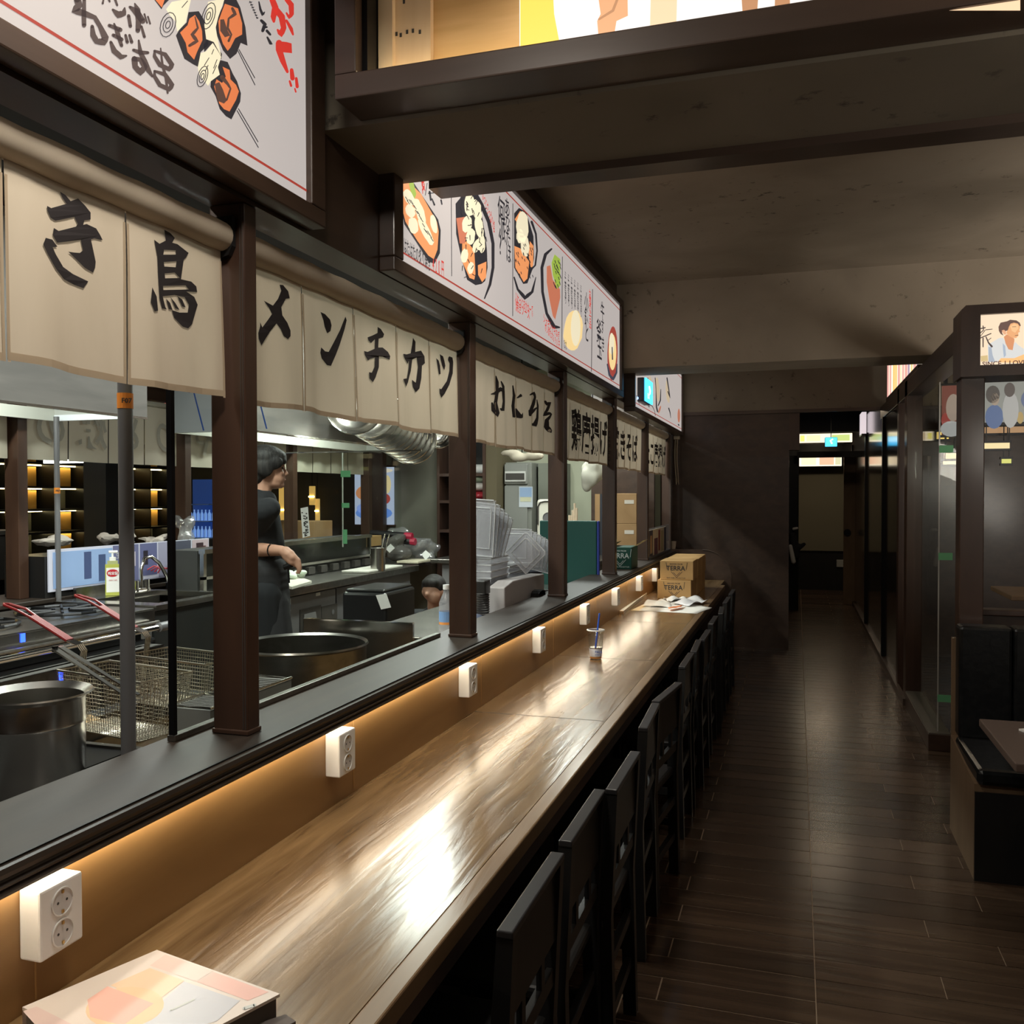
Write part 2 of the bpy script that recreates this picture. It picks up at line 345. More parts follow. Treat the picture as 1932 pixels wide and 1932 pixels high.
# floor: grout bed and tiles laid crosswise
struct('floor', B(-8.2, 4.6, -2.5, 16.6, -.06, -.0015), 'grout')
mb = MB(); rw = .1395; y = 2.842-rw*40; k = 0
def til(x0, x1, y0, y1, g=.0013):
     mb.add([(x0+g, y0+g, 0), (x1-g, y0+g, 0), (x1-g, y1-g, 0), (x0+g, y1-g, 0)], [(0, 1, 2, 3)])
while y < 16.4:
    if y > -2.4:
        til(-.527 if k % 2 else -.42, .063, y, y+rw, .0024); til(-1.3, -.527 if k % 2 else -.42, y, y+rw, .0024)
        xs = [.063, .063+[.397, .93, .62][k % 3]]
        while xs[-1] < 4.4: xs.append(xs[-1]+.92)
        for a, b in zip(xs, xs[1:]): til(a, b, y, y+rw)
    y += rw; k += 1
struct('floor_tiles', mb, 'tile'); bpy.data.objects['floor_tiles'].name = 'floor'
struct('floor', B(-4.6, -1.32, -.5, 9.75, 0, .10), 'grout')
struct('ceiling', B(-1.34, 4.6, -2.5, 9.85, 3.1, 3.2), 'conc')
struct('ceiling', B(-8.2, -1.34, -2.5, 9.85, 3.0, 3.1), 'kdark')
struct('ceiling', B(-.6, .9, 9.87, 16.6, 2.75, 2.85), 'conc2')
struct('wall_near', B(-8.2, 4.6, -2.6, -2.5, 0, 3.1), 'darkx')
struct('wall_right', B(4.5, 4.6, -2.5, 9.85, 0, 3.1), 'darkh')
struct('wall_left', B(-8.2, -8.1, -2.5, 9.85, 0, 3.1), 'kgrey')
struct('wall_left', B(-1.34, -1.235, -.6, YE, 2.29, 3.1), 'darkh')          # lintel above the serving hatch
struct('wall_left', B(-1.40, XW, -.6, YE, 0, .982), 'panel')                 # panelled wall above and below the counter
struct('wall_back', B(-1.40, -.08, YE, YE+.12, 0, 2.47), 'darkh')
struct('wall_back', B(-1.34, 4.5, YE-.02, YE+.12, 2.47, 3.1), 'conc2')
struct('wall_back', B(.96, 4.5, YE, YE+.12, 0, 2.47), 'darkh')
struct('wall_back', B(-8.1, -1.40, YE, YE+.1, 0, 3.0), 'kwall')
# kitchen side walls: grey return wall and the painted wall
struct('wall_kitchen', B(-4.62, -3.82, YE-.35, YE-.001, 0, 3.0), 'kgrey')
# concrete beams
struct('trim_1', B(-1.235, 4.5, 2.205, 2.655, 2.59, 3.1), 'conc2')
struct('trim_2', B(-1.235, 4.5, 6.42, 6.86, 2.505, 3.1), 'conc')
struct('trim_3', B(-1.11, 4.5, 2.656, 2.76, 2.566, 2.66), 'darkx')
struct('trim_4', B(-1.30, .80, YE-.03, YE-.021, 2.44, 2.475), 'darkx')
# fine seams of the panelled wall
mb = MB()
for yy in (1.205-.02, 2.32, 3.42, 4.55, 5.6, 6.7): mb.box(XW, XW+.0012, yy, yy+.003, .76, .98)
struct('trim_5', mb, P((.42, .24, .09)))
# corridor
struct('wall_corridor', B(.80, .92, 8.13, YE+.001, 0, 2.34), 'mirror'); struct('wall_corridor', B(.80, .92, YE+.002, 16.6, 0, 2.75), 'mirror')
mb = MB()
for yy in (9.30, 11.6, 14.4): mb.box(.775, .80, yy, yy+.07, 0, 2.34)
struct('trim_6', mb, 'bmetal')
struct('baseboard_right', B(.77, .80, 7.4, 16.0, 0, .05), 'darkh')
struct('wall_corridor', B(-.7, -.6, YE+.12, 16.6, 0, 2.75), 'dark')
struct('wall_corridor', B(-.6, .80, 16.0, 16.1, 0, 2.75), 'black')
struct('window_1', B(.01, .74, 15.97, 15.999, .66, 2.12), mat('far_blind', (.16, .145, .10), .8))
struct('trim_7', B(-.6, .022, 13.1, 13.25, 0, 2.14), 'bmetal')
struct('trim_8', B(-.08, .022, YE, YE+.12, 2.06, 2.47), 'dark')
struct('trim_9', B(.022, .80, 12.6, 12.7, 2.42, 2.75), 'kdark')
struct('trim_10', B(.0, .80, 12.85, 12.95, 2.10, 2.18), 'kdark')
# ================================================================== BAR FRAME
t = thing('window_sill', (-1.29, 4.5, .98), 'dark varnished wooden serving ledge running the whole length of the bar', 'ledge')
prof = [(-1.415, .985), (-1.415, 1.03), (-1.175, 1.03), (-1.163, 1.026), (-1.160, 1.018), (-1.163, 1.010), (-1.170, 1.007), (-1.168, 1.003), (-1.162, .999), (-1.164, .994), (-1.171, .992), (-1.166, .989), (-1.163, .985), (-1.166, .979), (-1.18, .978), (-1.18, .985)]
mb = MB().prism([(x, z) for x, z in prof], 'y', .2, YE-.002); mb.build('ledge_board', 'sill', t)
MB().box(-1.178, -1.172, .2, YE-.01, 1.031, 1.0325).build('edge_groove', 'black', t)
t = thing('led_light_strip', (-1.192, 4.2, .975), 'warm white strip light glowing under the dark serving ledge', 'strip light')
B(-1.199, -1.187, .3, 7.9, .9765, .9835).build('diffuser', 'ledw', t); B(-1.203, -1.184, .3, 7.9, .9836, .9846).build('channel', 'steelb', t)
def pillar(y0, y1, label):
    t = thing('wooden_post', (-1.287, (y0+y1)/2, 1.03), label, 'post', 'dark posts between the hanging curtains')
    BB(-1.335, -1.24, y0, y1, 1.0305, 2.2895, .004).build('shaft', 'dark', t)
    BB(-1.338, -1.237, y0-.003, y1+.003, 1.0305, 1.043, .003).build('foot_trim', 'dark', t)
    mb = MB()
    for xx in (-1.252, -1.246): mb.box(xx, xx+.0016, y0-.0012, y0, 1.045, 2.28)
    mb.build('groove', 'slot', t)
    mb = MB().prism([(-1.327, 2.255), (-1.327, 2.16), (-1.30, 2.155), (-1.272, 2.165), (-1.262, 2.185), (-1.262, 2.255)], 'y', y0-.016, y0-.001); mb.build('pole_bracket', 'black', t)
    mb = MB().prism([(-1.327, 2.255), (-1.327, 2.16), (-1.30, 2.155), (-1.272, 2.165), (-1.262, 2.185), (-1.262, 2.255)], 'y', y1+.001, y1+.016); mb.build('pole_bracket', 'black', t)
PIL = [(.345, .405), (1.846, 1.898), (3.387, 3.455), (4.905, 4.978), (6.385, 6.455), (7.868, 7.925), (9.38, 9.44)]
PL = ['dark post at the left edge beside the yakitori curtain', 'nearest thick dark post between the first and second curtains', 'second dark post, right of the five-panel katakana curtain', 'third dark post, right of the four-letter hiragana curtain', 'fourth dark post, before the short noodle curtain', 'fifth dark post, thin with distance, left of the menu stand', 'last dark post touching the end wall of the bar']
for (a, b), l in zip(PIL[1:], PL[1:]): pillar(a, b, l)
# ------------------------------------------------------------------ counter
t = thing('bar_counter', (-.92, 4.4, 0), 'long varnished brown wooden bar counter with bare grain top', 'counter')
mb = MB().box(XW+.001, -.685, .25, 9.2, .712, .75); mb.build('counter_top', 'counter', t)
MB().bbox(-.6845, -.642, .25, 8.7, .706, .7505, .004).build('edge_strip', 'edge', t)
B(-.68, -.648, .25, 8.7, .665, .7055).build('apron_rail', 'darkh', t)
B(-1.0, -.97, .25, 9.2, .0, .711).build('front_panel', 'black', t)
mb = MB()
for yy in (3.33, 4.62, 6.02): mb.box(XW+.002, -.686, yy, yy+.003, .7502, .7506)
mb.build('board_joint', 'slot', t)
# curved end panel of the bar
pts = [(XW, 0), (-.62, 0), (-.62, .78)]
for k in range(9): a = PI/2*k/8; pts.append((-.90+.28*math.cos(a), .78+.27*math.sin(a)))
pts.append((XW, 1.05))
t = thing('end_panel', (-.9, 9.22, 0), 'dark wooden panel with a rounded top corner closing the far counter end', 'panel')
MB().prism(pts, 'y', 9.21, 9.25).build('board', 'darkh', t)
mb = MB().tube([(x, 9.205, z) for x, z in pts[2:-1]], .005, 6); mb.build('edge_band', P((.06, .04, .03), .5), t)
# ------------------------------------------------------------------ wall outlets
def outlet(yc, label):
    t = thing('wall_outlet', (XW, yc, .842), label, 'outlet', 'white double sockets along the counter wall')
    BB(XW, -1.166, yc-.046, yc+.046, .842, .958, .004).build('housing', 'white', t)
    for zc in (.925, .873):
        R = Matrix.Rotation(PI/2, 4, 'Y')
        o = MB().lathe((-1.1655, yc, zc), [(.0, 0), (.0215, 0)], 24, R).build('socket', 'dimple', t)
        MB().lathe((-1.1652, yc, zc), [(.0215, -.001), (.0215, .0016), (.0235, .0016), (.0235, -.001)], 24, R).build('rim', 'white', o)
        mb = MB()
        for dy in (-.0095, .0095): mb.lathe((-1.1650, yc+dy, zc), [(0, 0), (.0025, 0)], 8, R)
        mb.build('pin_hole', 'slot', o)
        mb = MB().box(-1.1655, -1.163, yc-.002, yc+.002, zc-.019, zc-.014).box(-1.1655, -1.163, yc-.002, yc+.002, zc+.014, zc+.019); mb.build('earth_clip', 'brass', o)
OL = ['nearest white double socket, large at the lower left above the pastel book', 'second white double socket from the camera on the lit counter wall', 'third white double socket from the camera on the lit counter wall', 'white double socket on the wall level with the iced drink cup', 'fifth white double socket, just beyond the drink cup', 'sixth white double socket, beside the ends of the wooden sticks', 'seventh white double socket, above the scattered papers', 'farthest white double socket, half hidden by the cardboard cartons']
for yc, l in zip((1.2, 2.205, 3.21, 4.20, 5.19, 6.14, 7.12, 7.95), OL): outlet(yc, l)
# ================================================================== NOREN CURTAINS
def cx(y, z, ph=0):
    d = max(0, 2.17-z)
    return -1.292+.010*math.sin(y*21+ph)*min(1, d*3)+.004*math.sin(y*47+z*5)*min(1, d*3)
def noren(label, y0, y1, cuts, letters=None, z0=1.83, group='white hanging shop curtains above the ledge', rr=.034, ph=0):
    t = thing('noren_curtain', (-1.29, (y0+y1)/2, z0), label, 'curtain', group)
    MB().tube([(-1.292, y0-.03, 2.21), (-1.292, y1+.012, 2.21)], .014, 10).build('pole', 'black', t)
    ys = [y0]+cuts+[y1]
    for i in range(len(ys)-1):
        a, b = ys[i]+.002, ys[i+1]-.002; mb = MB(); n = 10; m = 9
        zz = lambda j, yy: 2.18-(2.18-z0)*j/m+(.004*math.sin(yy*9+i) if j == m else 0)
        def XX(yy, z_): return cx(yy, z_, ph)
        for j in range(m+1):
            for q in range(n+1):
                yy = a+(b-a)*q/n; shr = 1-.012*math.sin(PI*j/m); yy = (a+b)/2+(yy-(a+b)/2)*shr
                mb.v.append(Vector((XX(yy, zz(j, yy)), yy, zz(j, yy))))
        for j in range(m):
            for q in range(n): mb.f.append((j*(n+1)+q, j*(n+1)+q+1, (j+1)*(n+1)+q+1, (j+1)*(n+1)+q))
        mb.build('cloth_panel', 'cloth', t, smooth=True)
        hm = MB(); e = .0015
        for q in range(n):
            ya, yb = a+(b-a)*q/n, a+(b-a)*(q+1)/n; za, zb = zz(m, ya), zz(m, yb)
            hm.quad((XX(ya, za)+e, ya, za-.001), (XX(yb, zb)+e, yb, zb-.001), (XX(yb, zb+.014)+e, yb, zb+.013), (XX(ya, za+.014)+e, ya, za+.013))
        for yy, s_ in ((a, 1), (b, -1)):
            for j in range(m-1):
                z1_, z2_ = 2.15-(2.15-z0)*j/(m-1), 2.15-(2.15-z0)*(j+1)/(m-1)
                hm.quad((XX(yy, z1_)+e, yy, z1_), (XX(yy+s_*.006, z1_)+e, yy+s_*.006, z1_), (XX(yy+s_*.006, z2_)+e, yy+s_*.006, z2_), (XX(yy, z2_)+e, yy, z2_))
        hm.build('hem', 'hem', t)
    # rolled sleeve round the pole
    mb = MB(); K = 24; pp = []; rs = []
    for q in range(K+1): pp.append((-1.292, y0+(y1-y0)*q/K, 2.208)); rs.append(rr*(1+.05*math.sin(q*1.7)))
    mb.tube(pp, rs, 18); mb.build('pole_sleeve', 'cloth', t, smooth=True)
    if letters: letters(t)
    return t
fn = lambda x, y, off: (lambda p: Vector((cx(p.y, p.z, 1 if p.y > 3.43 else 0)+.0022+off, p.y, p.z)))(at(x, y, X=-1.288))
def L1(t):
    A = Art(0, 0, 3.019, fn); mb = MB()
    A.poly(mb, [(345, 1090), (378, 1110), (408, 1145), (450, 1130), (490, 1170), (522, 1210), (522, 1250), (487, 1255), (481, 1280), (500, 1275), (555, 1300), (580, 1340), (594, 1368), (545, 1357), (526, 1362), (555, 1490), (552, 1525), (540, 1552), (495, 1525), (440, 1470), (400, 1433), (430, 1437), (465, 1440), (482, 1425), (468, 1365), (330, 1382), (303, 1340), (310, 1298), (340, 1315), (440, 1290), (450, 1275), (430, 1235), (320, 1257), (290, 1240), (272, 1200), (270, 1172), (295, 1185), (360, 1167), (385, 1160), (360, 1125)], 0)
    A.poly(mb, [(257, 1355), (300, 1365), (332, 1405), (300, 1408), (322, 1450), (370, 1520), (430, 1560), (515, 1602), (490, 1640), (440, 1622), (375, 1590), (320, 1530), (268, 1450), (240, 1392)], 0)
    mb.build('brush_letter', 'ink', t); mb = MB()
    A.poly(mb, [(940, 1308), (972, 1325), (1000, 1355), (985, 1382), (1015, 1390), (1080, 1440), (1067, 1465), (1052, 1480), (1037, 1590), (1100, 1603), (1130, 1630), (1136, 1662), (1070, 1660), (1120, 1690), (1141, 1735), (1130, 1775), (1110, 1845), (1085, 1870), (1050, 1860), (1000, 1810), (985, 1765), (1030, 1780), (1080, 1780), (1087, 1735), (1060, 1692), (1000, 1680), (930, 1687), (947, 1750), (957, 1762), (925, 1757), (908, 1700), (902, 1580), (898, 1460), (881, 1365), (912, 1388), (948, 1370)], 0,
           holes=[[(938, 1422), (1005, 1425), (1005, 1450), (934, 1450)], [(937, 1492), (1010, 1487), (1005, 1522), (940, 1518)], [(942, 1557), (1000, 1552), (1030, 1583), (945, 1585)], [(932, 1628), (1065, 1625), (1085, 1648), (934, 1652)]])
    A.poly(mb, [(862, 1637), (890, 1690), (897, 1770), (872, 1775), (848, 1722)], 0)
    for q in ([(975, 1690), (1005, 1725), (1030, 1765), (1005, 1755)], [(1015, 1685), (1045, 1705), (1067, 1750), (1045, 1745)], [(950, 1700), (975, 1725), (990, 1765), (968, 1760)]): A.poly(mb, q, 0)
    mb.build('brush_letter', 'ink', t)
def L2(t):
    A = Art(440, 440, 4.2, fn)
    for polys in ([[(372, 408), (400, 410), (440, 460), (452, 515), (420, 520), (385, 585), (392, 650), (430, 710), (453, 770), (453, 815), (432, 840), (400, 815), (380, 760), (352, 715), (310, 780), (245, 888), (215, 835), (210, 790), (230, 735), (228, 703), (250, 745), (290, 690), (320, 640), (300, 595), (255, 533), (325, 573), (360, 520), (385, 455)]],
                  [[(700, 623), (735, 640), (775, 685), (786, 730), (778, 775), (755, 793), (735, 740), (725, 690)], [(893, 660), (901, 690), (885, 760), (850, 880), (820, 960), (785, 1050), (760, 1045), (722, 990), (710, 945), (716, 903), (745, 935), (768, 940), (800, 870), (850, 770), (880, 690)]],
                  [[(1150, 742), (1175, 758), (1200, 800), (1192, 825), (1160, 835), (1158, 905), (1190, 905), (1225, 940), (1240, 975), (1235, 1003), (1190, 978), (1165, 975), (1165, 1060), (1140, 1140), (1120, 1180), (1095, 1150), (1090, 1100), (1110, 1105), (1130, 1060), (1132, 985), (1095, 995), (1080, 1008), (1055, 965), (1047, 932), (1075, 940), (1130, 915), (1130, 840), (1100, 870), (1080, 850), (1072, 825), (1110, 810), (1150, 790)]],
                  [[(1430, 828), (1450, 860), (1450, 940), (1490, 930), (1515, 975), (1517, 1030), (1495, 1050), (1490, 1150), (1480, 1230), (1460, 1260), (1440, 1220), (1430, 1160), (1460, 1185), (1470, 1060), (1460, 985), (1430, 1000), (1420, 1090), (1395, 1180), (1380, 1215), (1355, 1155), (1385, 1150), (1400, 1060), (1400, 1010), (1390, 1035), (1362, 990), (1352, 955), (1380, 960), (1415, 950), (1425, 880)]],
                  [[(1612, 990), (1635, 1010), (1648, 1050), (1655, 1115), (1638, 1118), (1625, 1060)], [(1642, 958), (1670, 975), (1680, 1010), (1688, 1050), (1682, 1085), (1665, 1050), (1652, 1005)], [(1708, 985), (1715, 975), (1740, 985), (1746, 1020), (1740, 1110), (1715, 1200), (1690, 1270), (1668, 1303), (1650, 1270), (1645, 1230), (1665, 1235), (1700, 1170), (1715, 1090), (1717, 1030), (1705, 1005)]]):
        mb = MB()
        for q in polys: A.poly(mb, q, 0)
        mb.build('brush_letter', 'ink', t)
def L3(t):
    A = Art(840, 640, 3.577, fn)
    for st in ([[(318, 370, 5), (340, 365, 14), (375, 335, 18), (392, 350, 16), (394, 420, 14), (385, 480, 14), (372, 470, 8)], [(345, 250, 5), (352, 290, 15), (352, 360, 14), (340, 430, 15), (350, 500, 22), (352, 520, 6)], [(322, 430, 6), (330, 480, 14), (345, 510, 10)], [(378, 285, 5), (392, 320, 14), (398, 370, 5)]],
               [[(460, 315, 6), (468, 380, 12), (462, 450, 14), (468, 525, 12), (474, 520, 6)], [(488, 395, 6), (510, 378, 14), (515, 385, 6)], [(480, 470, 6), (495, 520, 22), (515, 520, 16), (520, 500, 6)]],
               [[(578, 375, 6), (600, 362, 12), (606, 390, 10), (595, 440, 12), (580, 490, 14), (585, 500, 12), (605, 470, 8), (626, 455, 6)], [(618, 410, 5), (624, 450, 12), (618, 530, 14), (600, 585, 14), (594, 570, 6)], [(572, 480, 6), (580, 510, 14)]],
               [[(680, 420, 10), (690, 440, 12), (708, 425, 12), (690, 480, 10), (672, 515, 10), (700, 500, 14), (716, 505, 8), (690, 545, 12), (688, 590, 16), (705, 620, 16), (708, 628, 6)]]):
        mb = MB()
        for q in st: A.brush(mb, [(x_, y_, w_*1.45) for x_, y_, w_ in q], 0)
        mb.build('brush_letter', 'ink', t)
def LT(chars, y0, step, size, zc, bold=.025, sx=1.0):
    def f(t):
        for i, ch in enumerate(chars):
            if ch == ' ': continue
            mb = MB(); text(mb, ch, (-1.2805, y0+i*step-size*.45*sx, zc-size*.4), (0, 1, 0), (0, 0, 1), size, bold, sx=sx); mb.build('brush_letter', 'ink', t)
    return f
noren('cream curtain nearest the camera with brush letters for yakitori and a thick rolled top', .42, 1.83, [.62, .925, 1.218, 1.513], L1)
noren('five-panel cream curtain with black katakana brush letters', 1.915, 3.372, [2.19, 2.49, 2.80, 3.085], L2)
noren('cream curtain with four hiragana brush letters between the second and third posts', 3.475, 4.89, [3.84, 4.16, 4.44, 4.68], L3, z0=1.82, ph=1)
def L4(t): LT('鶏唐揚げ', 5.36, .265, .27, 2.0)(t); mb = MB(); A = None; \
    [mb.tube([(-1.281, 6.37+.05*math.cos(a+k)*.7, 1.93+dz+.05*math.sin(a+k)*.7) for a in [i*PI/5 for i in range(10)]], .0025, 4, closed=True) for k, dz in ((0, 0), (1, .05), (2, -.05), (3, .09), (4, -.09))]; mb.build('bird_drawing', 'ink', t)
noren('cream curtain with four letters for fried chicken and a small line drawing', 4.998, 6.44, [5.25, 5.52, 5.80, 6.10], L4, z0=1.81, ph=2)
noren('short cream curtain with noodle letters right of the fourth post', 6.475, 7.85, [6.75, 7.03, 7.3, 7.6], LT('焼きそば', 6.62, .27, .25, 1.99, sx=1.05), z0=1.80, ph=3)
noren('small far curtain with five tiny letters beside the end wall', 7.945, 9.36, [8.2, 8.5, 8.8, 9.1], LT('たこ唐揚げ', 8.1, .26, .24, 1.99, sx=1.05), z0=1.80, ph=4)
# folded curtain hanging on the end wall, seen edge-on
t = thing('folded_curtain', (-1.21, 9.6, 1.72), 'narrow folded cream curtain hanging edge-on at the end of the bar', 'curtain')
mb = MB(); n = 10
for j in range(12):
    for q in range(n+1): z_ = 2.22-.50*j/11; mb.v.append(Vector((-1.225+.035*q/n-.01*math.sin(j*.4), 9.58+.02*math.sin(q*1.9)+.015*math.sin(j*.5), z_-.02*math.sin(q*.9)*(j/11))))
for j in range(11):
    for q in range(n): mb.f.append((j*(n+1)+q, j*(n+1)+q+1, (j+1)*(n+1)+q+1, (j+1)*(n+1)+q))
mb.build('cloth_panel', 'cloth', t, smooth=True)
MB().tube([(-1.235, 9.58, 2.2), (-1.175, 9.58, 2.2)], .02, 10).build('pole_sleeve', 'cloth', t)
# ================================================================== LIGHTBOX SIGNS ON THE LEFT
def signbox(label, y0, y1, z0, z1, X=XS, fw=.07, fb=.045, base=(.62, .56, .53)):
    t = thing('lightbox_sign', (X, (y0+y1)/2, z0-fb), label, 'sign')
    D = -1.2355
    mb = MB().bbox(D, X+.018, y0-fw, y1+fw, z0-fb, z0, .004).bbox(D, X+.018, y0-fw, y1+fw, z1, z1+fb, .004).bbox(D, X+.018, y0-fw, y0, z0, z1, .004).bbox(D, X+.018, y1, y1+fw, z0, z1, .004)
    mb.build('frame', 'darkh', t)
    f = B(D+.002, X, y0, y1, z0, z1).build('lit_face', E(base, .56), t)
    mb = MB()
    for z_ in (z0+.032, z1-.032): mb.box(X+.0004, X+.001, y0, y1, z_, z_+.006)
    mb.build('red_border', E((.35, .045, .03), .75), f); return t, f
def sfn(X): return lambda x, y, off: at(x, y, X=X+.0006+off)
K_ = E((.030, .028, .034), .6); OR = E((.62, .17, .06), .85); OR2 = E((.72, .27, .10), .85); CRM = E((.74, .66, .46), .85); RED = E((.55, .035, .025), .8); MEAT = E((.26, .075, .05), .8); GRN = E((.30, .42, .06), .8); PINK = E((.70, .36, .22), .8); BRN = E((.10, .052, .04), .7); LIN = E((.70, .66, .62), .8); DRED = E((.38, .07, .05), .8)
# --- first sign: skewers
t, f = signbox('large lit menu sign at the upper left with orange skewer pieces drawn on it', .35, 2.062, 2.345, 2.96)
A = Art(280, 0, 5.682, sfn(XS)); A0 = Art(0, 0, 3.019, sfn(XS)); A3 = Art(0, 0, 6.0375, sfn(XS))
mb = MB()
A.poly(mb, [(430, 130), (540, 120), (590, 200), (640, 380), (640, 480), (560, 560), (540, 720), (480, 690), (385, 630), (330, 480), (295, 380), (330, 320), (410, 240), (420, 180)], 0)
A.poly(mb, [(820, -60), (940, -10), (985, 80), (1040, 290), (1062, 490), (990, 460), (945, 575), (875, 632), (800, 540), (735, 380), (722, 280), (740, 190), (800, 60)], 0)
A.poly(mb, [(690, 660), (780, 645), (850, 665), (905, 790), (950, 870), (992, 1000), (985, 1090), (940, 1180), (890, 1280), (830, 1245), (765, 1170), (720, 1030), (665, 930), (670, 850), (760, 800)], 0)
A.poly(mb, [(50, -20), (140, 100), (160, 60), (240, -20)], 0); A.poly(mb, [(590, 480), (640, 420), (700, 440), (790, 580), (780, 640), (740, 540), (680, 470), (600, 560)], 0)
mb.build('dark_outline', K_, f); mb = MB()
A.poly(mb, [(440, 200), (500, 160), (545, 230), (575, 330), (580, 430), (520, 560), (490, 640), (420, 560), (400, 460), (340, 350), (420, 270)], .0006)
A.poly(mb, [(820, 40), (880, 60), (960, 90), (1005, 250), (1005, 370), (930, 410), (880, 510), (850, 545), (800, 470), (760, 350), (750, 230), (790, 120)], .0006)
A.poly(mb, [(795, 715), (870, 750), (880, 850), (940, 910), (970, 980), (940, 1070), (870, 1195), (810, 1170), (760, 1110), (730, 1010), (705, 930), (730, 850), (790, 890), (830, 820)], .0006)
A.poly(mb, [(60, -20), (145, 82), (180, -20)], .0006); mb.build('orange_meat', OR, f); mb = MB()
A.poly(mb, [(770, 210), (810, 205), (850, 330), (880, 380), (820, 400), (770, 330)], .0010); A.poly(mb, [(710, 900), (760, 880), (800, 960), (840, 1080), (810, 1110), (740, 1080)], .0010); A.brush(mb, [(900, 90, 30), (930, 150, 40), (860, 200, 22), (850, 300, 26), (890, 370, 20), (860, 440, 26)], .0010); A.brush(mb, [(500, 180, 12), (530, 300, 24), (470, 370, 40), (520, 440, 40), (440, 490, 30)], .0010); A.brush(mb, [(790, 830, 50), (850, 900, 30), (880, 950, 20), (840, 1070, 20)], .0010); mb.build('char_mark', BRN, f); mb = MB()
A.poly(mb, [(190, 100), (250, 20), (460, -20), (400, 240), (330, 320), (310, 340), (290, 230), (220, 150)], .0004); A.poly(mb, [(600, 270), (640, 20), (820, -20), (750, 180), (720, 300), (780, 600), (700, 450), (620, 420)], .0003); A.poly(mb, [(560, 570), (620, 550), (690, 460), (760, 570), (780, 610), (745, 720), (765, 800), (670, 870), (640, 920), (545, 800), (530, 720)], .0007); mb.build('pale_roll', CRM, f); mb = MB()
for cx_, cy_, rx, ry in ((210, 265, 75, 130), (645, 170, 62, 140), (580, 820, 48, 110)):
    for k, s_ in enumerate((1, .62, .3)): A.brush(mb, [(cx_+rx*s_*math.cos(a)-ry*.30*s_*math.sin(a), cy_+ry*s_*math.sin(a)+rx*.3*s_*math.cos(a), 9) for a in [2*PI*i/14 for i in range(15)]], .0012)
for a, b in (((600, 700), (650, 620)), ((610, 760), (640, 700)), ((680, 580), (700, 530)), ((700, 730), (735, 640)), ((690, 790), (730, 700)), ((360, 80), (420, 10))): A.brush(mb, [(*a, 8), (*b, 8)], .0012)
for a, b in (((970, 530), (1140, 835)), ((960, 545), (1142, 910)), ((965, 1165), (1175, 1520)), ((950, 1185), (1178, 1580))): A.brush(mb, [(*a, 9), (*b, 9)], .0004)
mb.build('line_drawing', K_, f); mb = MB()
def fat(st, k): return [(a_, b_, c_*k) for a_, b_, c_ in st]
for st in ([(880, -10, 60), (900, 60, 60), (850, 120, 60), (950, 150, 55), (1080, 200, 40), (1140, 300, 40), (1200, 430, 60), (1180, 480, 60), (1100, 470, 50), (1060, 400, 50), (1050, 300, 30)], [(960, -10, 30), (955, 160, 40), (958, 290, 38)],
           [(1285, 110, 20), (1350, 170, 60), (1410, 150, 50), (1420, 90, 14)], [(1480, 80, 24), (1550, 130, 60), (1625, 240, 50)], [(1535, 40, 12), (1565, 110, 50), (1580, 230, 50), (1570, 350, 40)], [(1465, 180, 30), (1485, 300, 30)], [(1610, 300, 22), (1645, 420, 26)], [(1645, 160, 16), (1675, 260, 16)], [(1685, 190, 16), (1710, 270, 16)],
           [(1245, 290, 30), (1370, 340, 40)], [(1290, 400, 30), (1385, 450, 36)], [(1300, 270, 16), (1340, 380, 40), (1385, 520, 30)], [(1262, 480, 26), (1300, 580, 50), (1380, 650, 46), (1440, 635, 16)], [(1430, 400, 22), (1450, 480, 30)], [(1475, 400, 22), (1500, 480, 30)],
           [(1520, 570, 26), (1600, 600, 40), (1685, 600, 26)], [(1580, 460, 16), (1600, 600, 40), (1650, 700, 44), (1690, 800, 44), (1735, 870, 20)], [(1530, 670, 50), (1540, 760, 50), (1600, 830, 50), (1650, 760, 50), (1600, 680, 40), (1530, 670, 40)]): A3.brush(mb, fat(st, 1.35), .0005)
for st in ([(1180, -10, 20), (1170, 40, 26)], [(1240, -10, 30), (1250, 20, 20)], [(1310, -10, 30), (1335, 60, 26)]): A3.brush(mb, st, .0005)
for cy_ in (170+45, 400): A0.brush(mb, [(880, 290+(cy_-215)*.62, 14), (940, 310+(cy_-215)*.62, 26), (980, 370+(cy_-215)*.62, 28), (965, 395+(cy_-215)*.62, 26), (910, 370+(cy_-215)*.62, 26), (880, 320+(cy_-215)*.62, 22), (880, 290+(cy_-215)*.62, 10)], .0005)
A0.brush(mb, [(915, 275, 8), (925, 370, 16), (945, 440, 18), (955, 530, 12)], .0008); mb.build('brush_letter', E((.085, .060, .055), .7), f); mb = MB()
for st in ([(1325, -10, 60), (1360, 80, 70), (1340, 180, 60), (1345, 230, 30)], [(1360, 90, 60), (1430, 180, 70), (1450, 300, 60), (1420, 370, 60), (1385, 320, 22)], [(1480, -10, 50), (1530, 50, 60), (1535, 150, 50), (1510, 190, 30), (1480, 140, 20)], [(1480, 220, 26), (1530, 310, 40), (1550, 370, 22)], [(1530, 510, 130)], [(1400, 460, 70), (1400, 530, 70), (1440, 650, 60), (1490, 770, 30)], [(1535, 750, 40), (1545, 840, 50)], [(1585, 840, 30), (1595, 930, 36)], [(1515, 870, 22), (1530, 920, 26)], [(1570, 950, 16), (1580, 985, 18)]):
    if len(st) > 1: A.brush(mb, st, .0005)
A.poly(mb, [(1380, 440), (1480, 450), (1535, 465), (1540, 570), (1440, 560), (1375, 500)], .0006); mb.build('red_letter', RED, f); mb = MB()
